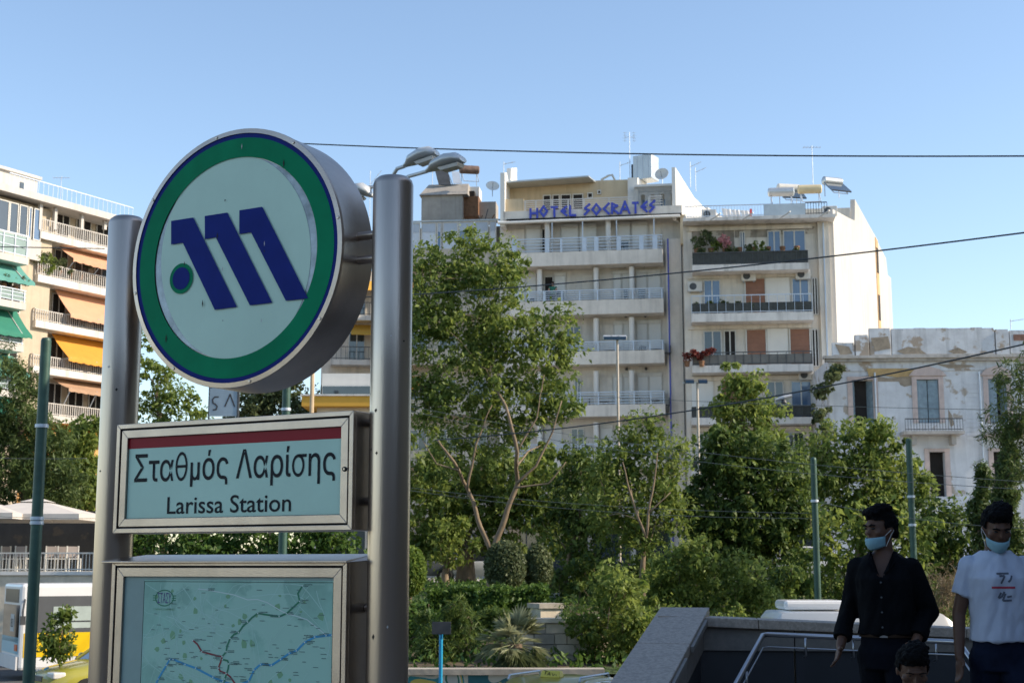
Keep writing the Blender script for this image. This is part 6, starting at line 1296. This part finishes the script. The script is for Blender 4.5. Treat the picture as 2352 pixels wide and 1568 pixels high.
# ---------------------------------------------------------------- people
WS = bpy.data.scenes.new('workshop')
def remesh(mb, voxel, smooth=4, name='body'):
    me = mb.mesh(name, []); o = bpy.data.objects.new('tmp', me); WS.collection.objects.link(o)
    m = o.modifiers.new('r', 'REMESH'); m.mode = 'VOXEL'; m.voxel_size = voxel
    s = o.modifiers.new('s', 'SMOOTH'); s.iterations = smooth; s.factor = .5
    vl = WS.view_layers[0]; vl.update(); dg = vl.depsgraph; out = bpy.data.meshes.new_from_object(o.evaluated_get(dg)); bpy.data.objects.remove(o); bpy.data.meshes.remove(me)
    out.polygons.foreach_set('use_smooth', [True] * len(out.polygons)); out.name = name; return out
def rings(mb, rs, n=28, p=2.4):
    """closed loft of super-elliptic horizontal rings (cx, cy, z, rx, ry)"""
    vs = []
    for cx_, cy_, z, rx, ry in rs:
        for k in range(n):
            a = 2 * math.pi * k / n; c, s = math.cos(a), math.sin(a); vs.append((cx_ + rx * math.copysign(abs(c) ** (2 / p), c), cy_ + ry * math.copysign(abs(s) ** (2 / p), s), z))
    m = len(rs); fs = [(i * n + k, i * n + (k + 1) % n, (i + 1) * n + (k + 1) % n, (i + 1) * n + k) for i in range(m - 1) for k in range(n)] + [tuple(range(n - 1, -1, -1)), tuple(range((m - 1) * n, m * n))]
    return mb.add(vs, fs)
def limb_(mb, path, rad, ends=True): 
    P_ = [Vector(p) for p in path]; out, rr = [], []
    for i in range(len(P_) - 1):
        for k in range(5): f = k / 5; out.append(P_[i].lerp(P_[i + 1], f)); rr.append(rad[i] + (rad[i + 1] - rad[i]) * f)
    out.append(P_[-1]); rr.append(rad[-1]); mb.tube(out, rr, 14)
    for p, r in (zip(P_, rad) if ends else list(zip(P_, rad))[:-1]): mb.ellip(p, (r, r, r), 12, 8)
def hand(mb, wrist, d, side, curl=.5, s=1.0):
    """palm and five bent fingers; d is the hand direction, side points to the thumb"""
    w = Vector(wrist); d = Vector(d).normalized(); t = Vector(side); t = (t - d * t.dot(d)).normalized(); nrm = d.cross(t).normalized()
    rot = Matrix((t, nrm, d)).transposed(); mb.ellip(w + d * .05 * s, (.040 * s, .017 * s, .056 * s), 14, 10, rot)
    for k, (o, L) in enumerate(((.031, .068), (.011, .078), (-.010, .073), (-.030, .058))):
        b = w + d * .092 * s + t * o * s; dd = d.copy(); p = [b - d * .03 * s]; 
        for j in range(3): dd = (dd + nrm * curl * .45).normalized(); p.append((p[-1] if j else b) + dd * L * s * (.42, .32, .26)[j])
        mb.tube(p, [.0095 * s, .0092 * s, .0085 * s, .007 * s], 8)
    b = w + d * .03 * s + t * .028 * s; d1 = (d * .7 + t * .8 + nrm * .2).normalized(); d2 = (d + t * .25 + nrm * .35).normalized()
    mb.tube([b, b + d1 * .04 * s, b + d1 * .04 * s + d2 * .032 * s], [.013 * s, .011 * s, .008 * s], 8)
def skinM(name, col): return M(name, col, .5, var=.06, sc=14, bump=.05, bsc=200, spec=.3)
m_hair = M('black_hair', (.003, .003, .0035), .7, var=.4, sc=60, bump=.8, bsc=160, spec=.12)
m_mask = M('surgical_mask_blue', (.22, .39, .44), .8, var=.05, sc=30); m_eye = M('eye', (.01, .008, .006), .15, var=0)
def person(label, loc, yaw, scale, skin, shirt, trouser, arms, head_yaw=0, head_pitch=0, head_s=1., sleeve=.8, vneck=False, belt=None, mask=True, voxel=.0085, lean=0., stride=.12, group='walkers beside the stair wall', loose=.02, cuff=None):
    t = thing('person', label, 'person', loc, R(yaw), group=group); t.scale = (scale,) * 3
    sk = MB()
    rings(sk, [(0, 0, .90, .14, .10), (0, 0, 1.03, .128, .095), (0, -.005, 1.18, .132, .10), (0, -.01, 1.32, .148, .108), (0, 0, 1.39, .145, .095), (0, .005, 1.435, .105, .078), (0, .01, 1.475, .062, .062)])
    limb_(sk, [(0, .012, 1.43), (0, 0, 1.53)], [.062, .056])
    for s in (-1, 1):
        limb_(sk, [(s * .072, 0, .90), (s * .088, -stride * s - .02, .50), (s * .10, -stride * s * .8 + .02, .09)], [.068, .055, .040])
        A = arms[s]; limb_(sk, A, [.048, .039, .028]); d = Vector(A[2]) - Vector(A[1]); hand(sk, A[2], d + Vector((0, -.04, 0)), (-s * .35, -1, .1), .5)
    # head
    hm = Matrix.Translation((0, -.012, 1.512)) @ Matrix.Rotation(R(head_yaw), 4, 'Z') @ Matrix.Rotation(R(head_pitch), 4, 'X') @ Matrix.Scale(head_s, 4)
    hd = MB(); hd.ellip((0, .005, .118), (.074, .094, .105), 24, 16); hd.ellip((0, -.035, .055), (.058, .058, .062), 20, 12); hd.ellip((0, -.06, .018), (.034, .034, .028), 14, 10); hd.ellip((0, -.06, .108), (.052, .034, .05), 16, 10)
    hd.ellip((0, -.088, .135), (.045, .014, .011), 12, 8); hd.add([(-.006, -.088, .126), (.006, -.088, .126), (.017, -.094, .076), (-.017, -.094, .076), (0, -.122, .08), (0, -.084, .07)], [(0, 1, 4), (1, 2, 4), (0, 4, 3), (2, 5, 4), (3, 4, 5), (0, 3, 5, 2, 1)])
    hd.ellip((0, -.088, .046), (.024, .011, .007), 10, 6); hd.ellip((0, -.087, .036), (.021, .011, .008), 10, 6)
    for s in (-1, 1): hd.ellip((s * .076, .012, .095), (.010, .02, .031), 10, 8); hd.ellip((s * .045, -.062, .085), (.024, .022, .02), 10, 8)
    o0 = len(sk.v); sk.add([hm @ Vector(v) for v in hd.v], hd.f)
    me = remesh(sk, voxel, 3); me.materials.append(skin); link('body', me, t)
    ey = MB()
    for s in (-1, 1): ey.ellip(hm @ Vector((s * .031, -.089, .113)), (.0125, .006, .006), 10, 6)
    ey.build('eyes', m_eye, t, smooth=True)
    for s in (-1, 1): MB().tube([hm @ Vector((s * .013, -.1, .129)), hm @ Vector((s * .033, -.1, .136)), hm @ Vector((s * .052, -.09, .130))], [.005, .006, .004], 6).build('eyebrow', m_hair, t)
    # hair: lumpy cap open at the face
    hb = MB(); hb.ellip((0, .014, .134), (.087, .104, .106), 30, 20); hb.ellip((0, -.05, .205), (.072, .05, .036), 20, 12); hb.ellip((.02, .0, .225), (.06, .075, .032), 20, 12); hb.ellip((0, .075, .07), (.062, .04, .07), 16, 10)
    rm = remesh(hb, voxel * .8, 1, 'hair'); bm = bmesh.new(); bm.from_mesh(rm); dl = []
    for v in bm.verts:
        c = v.co; nz_ = noise.noise(c * 45) * .010 + noise.noise(c * 100) * .006; v.co += v.normal * nz_
        if (c.y < -.035 and c.z < .155 + .25 * max(0, -.06 - c.y)) or c.z < .035 or (c.z < .09 and c.y < .03) or (abs(c.x) > .06 and c.z < .10 and c.y < .035): dl.append(v)
    bmesh.ops.delete(bm, geom=dl, context='VERTS'); bm.to_mesh(rm); bm.free(); rm.transform(hm); rm.materials.append(m_hair); link('hair', rm, t)
    if mask:
        vs, fs = [], []; nx_, nz2 = 12, 7
        for j in range(nz2):
            for i in range(nx_ + 1):
                a = R(-78 + 156 * i / nx_); f = j / (nz2 - 1); z = .062 - .078 * f; w = .071 * (1 - .18 * f * f); bul = .108 + .012 * math.sin(math.pi * f) - .02 * f * f + .004 * (j % 2); vs.append((math.sin(a) * w, -.012 - math.cos(a) * (bul - .01), z * (1 - .25 * abs(math.sin(a)) ** 2) + .02 * abs(math.sin(a)) ** 2 - .006))
        fs = [(j * (nx_ + 1) + i, (j + 1) * (nx_ + 1) + i, (j + 1) * (nx_ + 1) + i + 1, j * (nx_ + 1) + i + 1) for j in range(nz2 - 1) for i in range(nx_)]
        mk = MB().add([hm @ Vector(v) for v in vs], fs).build('face_mask', m_mask, t, smooth=True); md = mk.modifiers.new('thick', 'SOLIDIFY'); md.thickness = .003
        for s in (-1, 1):
            for zz2 in (.062, .0): MB().tube([hm @ Vector((s * .068, -.035, zz2)), hm @ Vector((s * .084, .005, .07 + zz2 * .4)), hm @ Vector((s * .08, .03, .09))], .0018, 5).build('ear_loop', m_ac, mk)
    # shirt
    sh = MB(); e = loose
    rings(sh, [(0, 0, .965 if not belt else 1.0, .140 + e, .108 + e), (0, 0, 1.08, .130 + e, .104 + e), (0, -.005, 1.2, .134 + e, .108 + e), (0, -.012, 1.32, .150 + e, .116 + e), (0, 0, 1.39, .150 + e * .6, .102 + e * .6), (0, .004, 1.44, .118 + e * .5, .088 + e * .4), (0, .008, 1.468, .088, .075), (0, .01, 1.482, .066, .066)])
    for s in (-1, 1):
        A = [Vector(p) for p in arms[s]]
        if sleeve <= 1: limb_(sh, [A[0], A[0].lerp(A[1], sleeve)], [.050 + e * .5, .048 + e * .75], False)
        else: q = A[1].lerp(A[2], sleeve - 1); limb_(sh, [A[0], A[1], q], [.050 + e * .45, .042 + e * .6, .036 + e * .5], False)
    sm = remesh(sh, voxel, 3, 'shirt'); bm = bmesh.new(); bm.from_mesh(sm); dl = []
    for v in bm.verts:
        c = v.co; fold = noise.noise(Vector((c.x * 10, c.y * 10, c.z * 6 + abs(c.x) * 12))) * .014 + noise.noise(Vector((c.x * 24, c.y * 24, c.z * 14 - c.x * 16))) * .007; v.co += v.normal * fold
        if vneck and c.y < .02 and c.z > 1.335 and abs(c.x) < .010 + .36 * (c.z - 1.335): dl.append(v)
        elif not vneck and (c.z > 1.478): dl.append(v)
        elif vneck and c.z > 1.482: dl.append(v)
    bmesh.ops.delete(bm, geom=dl, context='VERTS'); bm.to_mesh(sm); bm.free(); sm.materials.append(shirt); so_ = link('shirt', sm, t)
    if vneck:
        for s in (-1, 1): MB().add([(s * .012, -.142, 1.345), (s * .045, -.125, 1.415), (s * .066, -.045, 1.485), (s * .078, -.04, 1.455), (s * .075, -.108, 1.41), (s * .042, -.143, 1.365)], [(0, 1, 2, 3, 4, 5) if s > 0 else (5, 4, 3, 2, 1, 0)]).build('collar', shirt, so_).modifiers.new('t', 'SOLIDIFY').thickness = .004
        for k in range(4): MB().lathe([(.0, -.004), (.006, -.002), (.006, .002)], 8, 0, 1.30 - k * .085, 'y').build('button', m_alud, so_, loc=(0, -.155, 0))
    if cuff:
        for s in (-1, 1): A = [Vector(p) for p in arms[s]]; q = A[1].lerp(A[2], sleeve - 1); d = (A[2] - A[1]).normalized(); MB().tube([q - d * .05, q, q + d * .012], [.053, .056, .052], 16).build('rolled_cuff', shirt, so_, smooth=True, angle=60)
    # trousers and shoes
    tr = MB(); rings(tr, [(0, 0, .80, .150, .112), (0, 0, .9, .156, .116), (0, 0, 1.0, .146, .108), (0, 0, 1.045, .138, .104)])
    for s in (-1, 1): limb_(tr, [(s * .076, 0, .88), (s * .088, -stride * s - .02, .50), (s * .10, -stride * s * .8 + .02, .10)], [.098, .074, .062])
    tm = remesh(tr, voxel, 2, 'trousers'); tm.materials.append(trouser)
    nr_ = [v.normal.copy() for v in tm.vertices]
    for v, q_ in zip(tm.vertices, nr_): v.co += q_ * (noise.noise(v.co * 11) * .006)
    link('trousers', tm, t)
    if belt: 
        b_ = MB(); n = 40; vs = [((.147 + e * .25) * math.cos(2 * math.pi * k / n), (.110 + e * .25) * math.sin(2 * math.pi * k / n), z) for z in (.985, 1.022) for k in range(n)]
        bo = b_.add(vs, [(k, (k + 1) % n, n + (k + 1) % n, n + k) for k in range(n)]).build('belt', belt, t, smooth=True); bo.modifiers.new('t', 'SOLIDIFY').thickness = -.004; bx('buckle', bo, m_rail, -.022, .022, -.125, -.115, .985, 1.022)
    for s in (-1, 1):
        y0_ = -stride * s * .8 - .04; q = MB(); q.ellip((s * .105, y0_, .045), (.045, .13, .045), 16, 10); q.ellip((s * .105, y0_ + .06, .06), (.042, .06, .055), 14, 8)
        q.v = [(v[0], v[1], max(v[2], .004)) for v in q.v]; q.build('shoe', m_alud, t, smooth=True)
    return t, so_
sk1 = skinM('tan_skin', (.11, .055, .034)); 
arm = lambda s, sh=(.15, 1.385), el=(.215, .03, 1.13), wr=(.22, -.08, .92): [(s * sh[0], .0, sh[1]), (s * el[0], el[1], el[2]), (s * wr[0], wr[1], wr[2])]
p_ = at(2030, 1300, 8.7)
man, mshirt = person('man in a black long sleeved shirt and blue face mask walking past the stairs', (p_.x, 8.7, PZ), -22, 1.02, sk1, M('black_shirt', (.005, .0055, .007), .9, var=.2, sc=8, bump=.3, bsc=300, spec=.08), M('dark_jeans', (.006, .007, .011), .9, var=.25, sc=12, bump=.3, bsc=300, spec=.08),
    {-1: [(-.150, 0, 1.385), (-.225, .045, 1.13), (-.255, -.09, .93)], 1: [(.150, 0, 1.385), (.235, .07, 1.13), (.17, -.10, .95)]}, head_yaw=-40, head_pitch=6, head_s=.97, sleeve=1.72, vneck=True, belt=M('brown_belt', (.05, .028, .015), .5, var=.2), loose=.028, cuff=True)
p_ = at(2288, 1300, 8.5)
guy, gshirt = person('young man in a white printed T-shirt looking down with his mask on the chin', (p_.x, 8.5, PZ), -6, 1.025, sk1, M('white_tshirt', (.46, .50, .59), .85, var=.04, sc=10, bump=.2, bsc=300), M('blue_jeans', (.009, .013, .028), .9, var=.3, sc=10, bump=.3, bsc=300, spec=.1),
    {-1: [(-.150, 0, 1.385), (-.215, .03, 1.12), (-.235, -.03, .88)], 1: [(.150, 0, 1.385), (.22, .04, 1.12), (.22, -.10, .90)]}, head_yaw=4, head_pitch=24, head_s=.98, sleeve=.62, loose=.03)
p_ = at(2090, 1500, 7.5)
person('dark haired child in front of the man in black', (p_.x, 7.5, PZ), 10, .535, sk1, M('navy_child_shirt', (.012, .016, .03), .8, var=.15, sc=10), MATS['dark_jeans'], {-1: arm(-1), 1: arm(1)}, head_yaw=-15, head_pitch=24, head_s=1.8, sleeve=.7, mask=False, stride=.04)
# printed mark on the T-shirt, laid on the cloth
bpy.context.view_layer.update()
bv = BVHTree.FromPolygons([v.co for v in gshirt.data.vertices], [p.vertices for p in gshirt.data.polygons])
def on_shirt(x, z):
    h = bv.ray_cast(Vector((x, -1, z)), Vector((0, 1, 0))); return (h[0] + Vector((0, -.003, 0))) if h[0] else Vector((x, -.15, z))
def stroke(pts_, w, mat, name):
    mb = MB()
    for a, b in zip(pts_, pts_[1:]):
        a, b = Vector(a), Vector(b); t_ = (b - a).normalized(); n = Vector((-t_.y, t_.x)) * w / 2; k = max(1, int((b - a).length / .012))
        for i in range(k):
            q0, q1 = a.lerp(b, i / k), a.lerp(b, (i + 1) / k); mb.add([on_shirt(*(q0 - n)), on_shirt(*(q1 - n)), on_shirt(*(q1 + n)), on_shirt(*(q0 + n))], [(0, 1, 2, 3)])
    mb.build(name, mat, gshirt)
m_pr = M('shirt_print_grey', (.10, .11, .14), .8, var=0); m_prr = M('shirt_print_red', (.40, .04, .07), .8, var=0)
for s_ in ([(-.035, 1.345), (.035, 1.347)], [(-.02, 1.332), (.01, 1.333), (-.012, 1.29)], [(.05, 1.335), (.04, 1.31), (.028, 1.298)], [(-.012, 1.24), (-.028, 1.21), (-.01, 1.215), (.006, 1.245)], [(.012, 1.235), (-.005, 1.195), (.045, 1.197)], [(.02, 1.215), (.045, 1.22)]): stroke(s_, .011, m_pr, 'print_mark')
stroke([(-.065, 1.268), (.065, 1.268)], .012, m_prr, 'print_line')
# guest on a hotel balcony
zb_ = hz(1522, bands[1][0], BN) + GZ - .45; P0 = HF.o + HF.u * hx(1270, -.8) + HF.d * -.8
person('tiny bare armed guest leaning on a hotel balcony railing', (P0.x, P0.y, zb_), -10, .98, skinM('light_skin', (.45, .26, .18)), M('guest_green_top', (.03, .16, .10), .8, var=.1), MATS['dark_jeans'], {-1: [(-.185, 0, 1.42), (-.26, -.1, 1.2), (-.15, -.3, 1.15)], 1: [(.185, 0, 1.42), (.26, -.1, 1.2), (.15, -.3, 1.15)]}, head_pitch=15, sleeve=.3, mask=False, voxel=.018, group='guests on the balconies')
# ---------------------------------------------------------------- balcony plants and furniture
def potted(label, frame, gz, n, spots, leafs, name='balcony_plants', group='plants on the balconies', size=.07, per=40):
    seedn[0] += 1; rng = np.random.default_rng(seedn[0]); a, z = frame.pick(spots[0][0], spots[0][1], n); b = frame.o + frame.u * a + frame.d * n; b = Vector((b.x, b.y, z - .35))
    t = thing(name, label, 'balcony plants', b, frame.a, group=group)
    for lf in dict.fromkeys(leafs): 
        cl = []
        for (px, py, r), l2 in zip(spots, leafs):
            if l2 != lf: continue
            x_, z_ = frame.pick(px, py, n); rr = r * 80 / FPX
            for _ in range(max(4, int(12 * rr / .4))): d = rng.normal(size=3); d /= np.linalg.norm(d); q = rng.random() ** .5; cl.append((x_ - a + d[0] * rr * q, d[1] * .22 * q, z_ - b.z + d[2] * rr * q, rng.uniform(.1, .22)))
        link('foliage', leaves(rng, cl, per, size, LG[lf], 'foliage'), t)
    xs_ = [frame.pick(s[0], s[1], n)[0] - a for s in spots]; x_ = min(xs_)
    while x_ < max(xs_) + .2: MB().lathe([(.12, -.22), (.17, .08), (.15, .1), (.0, .1)], 10, x_, .1).build('pot', m_rust, t); x_ += .8
potted('lush hanging plants with pink blossom on the top balcony of the white block', AF, GZ, -.8, [(1600, 560, 16), (1620, 545, 20), (1645, 570, 18), (1610, 580, 16), (1660, 555, 16), (1672, 575, 14), (1690, 580, 12), (1720, 575, 16), (1745, 570, 18), (1760, 580, 12), (1800, 585, 9), (1830, 580, 10), (1640, 550, 12), (1668, 560, 9)], ['olive', 'olive', 'bright', 'olive', 'pink', 'olive', 'olive', 'olive', 'bright', 'olive', 'olive', 'olive', 'olive', 'pink'])
potted('red flower boxes on the third balcony of the white block', AF, GZ, -1.45, [(1578, 818, 9), (1592, 812, 10), (1606, 815, 9), (1620, 810, 9), (1636, 808, 8)], ['red'] * 5)
potted('small pots along the second balcony of the white block', AF, GZ, -.9, [(1600, 700, 7), (1630, 698, 6), (1660, 695, 9), (1690, 700, 7), (1730, 700, 6)], ['olive', 'bright', 'olive', 'olive', 'bright'])
potted('dark pots on the lowest visible balcony of the white block', AF, GZ, -.9, [(1780, 938, 9), (1830, 940, 8), (1850, 940, 8)], ['olive', 'olive', 'olive'])
potted('bushy green plant spilling over a balcony of the left block', LF, GZ, LB + .1, [(92, 600, 14), (105, 590, 16), (118, 600, 18), (130, 610, 14), (112, 620, 14), (145, 605, 10), (160, 622, 8), (205, 610, 8)], ['bright', 'olive', 'bright', 'olive', 'bright', 'olive', 'olive', 'olive'])
potted('trailing greenery on the green awning balcony at the left edge', LF, GZ, -2.8, [(12, 640, 6), (30, 645, 6), (48, 642, 6), (58, 650, 6)], ['olive', 'bright', 'olive', 'olive'])
def terrace_set(frame, gz, px, z, n, label, mat):
    a = frame.x(px, n); b = frame.o + frame.u * a + frame.d * n; t = thing('balcony_furniture', label, 'table and chairs', (b.x, b.y, z), frame.a, group='furniture on the hotel balconies')
    MB().lathe([(.0, .70), (.32, .70), (.32, .73), (0, .73)], 18).tube([(0, 0, .02), (0, 0, .7)], .03, 8).build('table', m_ac, t)
    for s in (-1, 1):
        ch = bx('chair_seat', t, mat, s * .65 - .2, s * .65 + .2, -.2, .2, .42, .46); c = ch.location.copy(); o = bx('chair_back', ch, mat, s * .85 - .02, s * .85 + .02, -.2, .2, .47, .88); o.location -= c
        for sx in (-.17, .17):
            for sy in (-.17, .17): o = bx('chair_leg', ch, mat, s * .65 + sx - .015, s * .65 + sx + .015, sy - .015, sy + .015, 0, .418); o.location -= c
for bi, px, m_, lb in ((0, 1465, m_ac, 'white table set on the top hotel balcony'), (1, 1455, m_ac, 'white table set on the fifth floor hotel balcony'), (2, 1400, m_ac, 'white table set on the fourth floor hotel balcony behind the lamp post'), (2, 1505, m_alud, 'dark table set at the right end of the fourth floor hotel balcony'), (3, 1385, m_alud, 'dark table set at the left of the third floor hotel balcony'), (3, 1500, m_alud, 'dark table set at the right of the third floor hotel balcony'), (0, 1300, m_alud, 'dark table set in the middle of the top hotel balcony')):
    terrace_set(HF, GZ, px, hz(1522, bands[bi][1], BN) + GZ + .21, -.75, lb, m_)
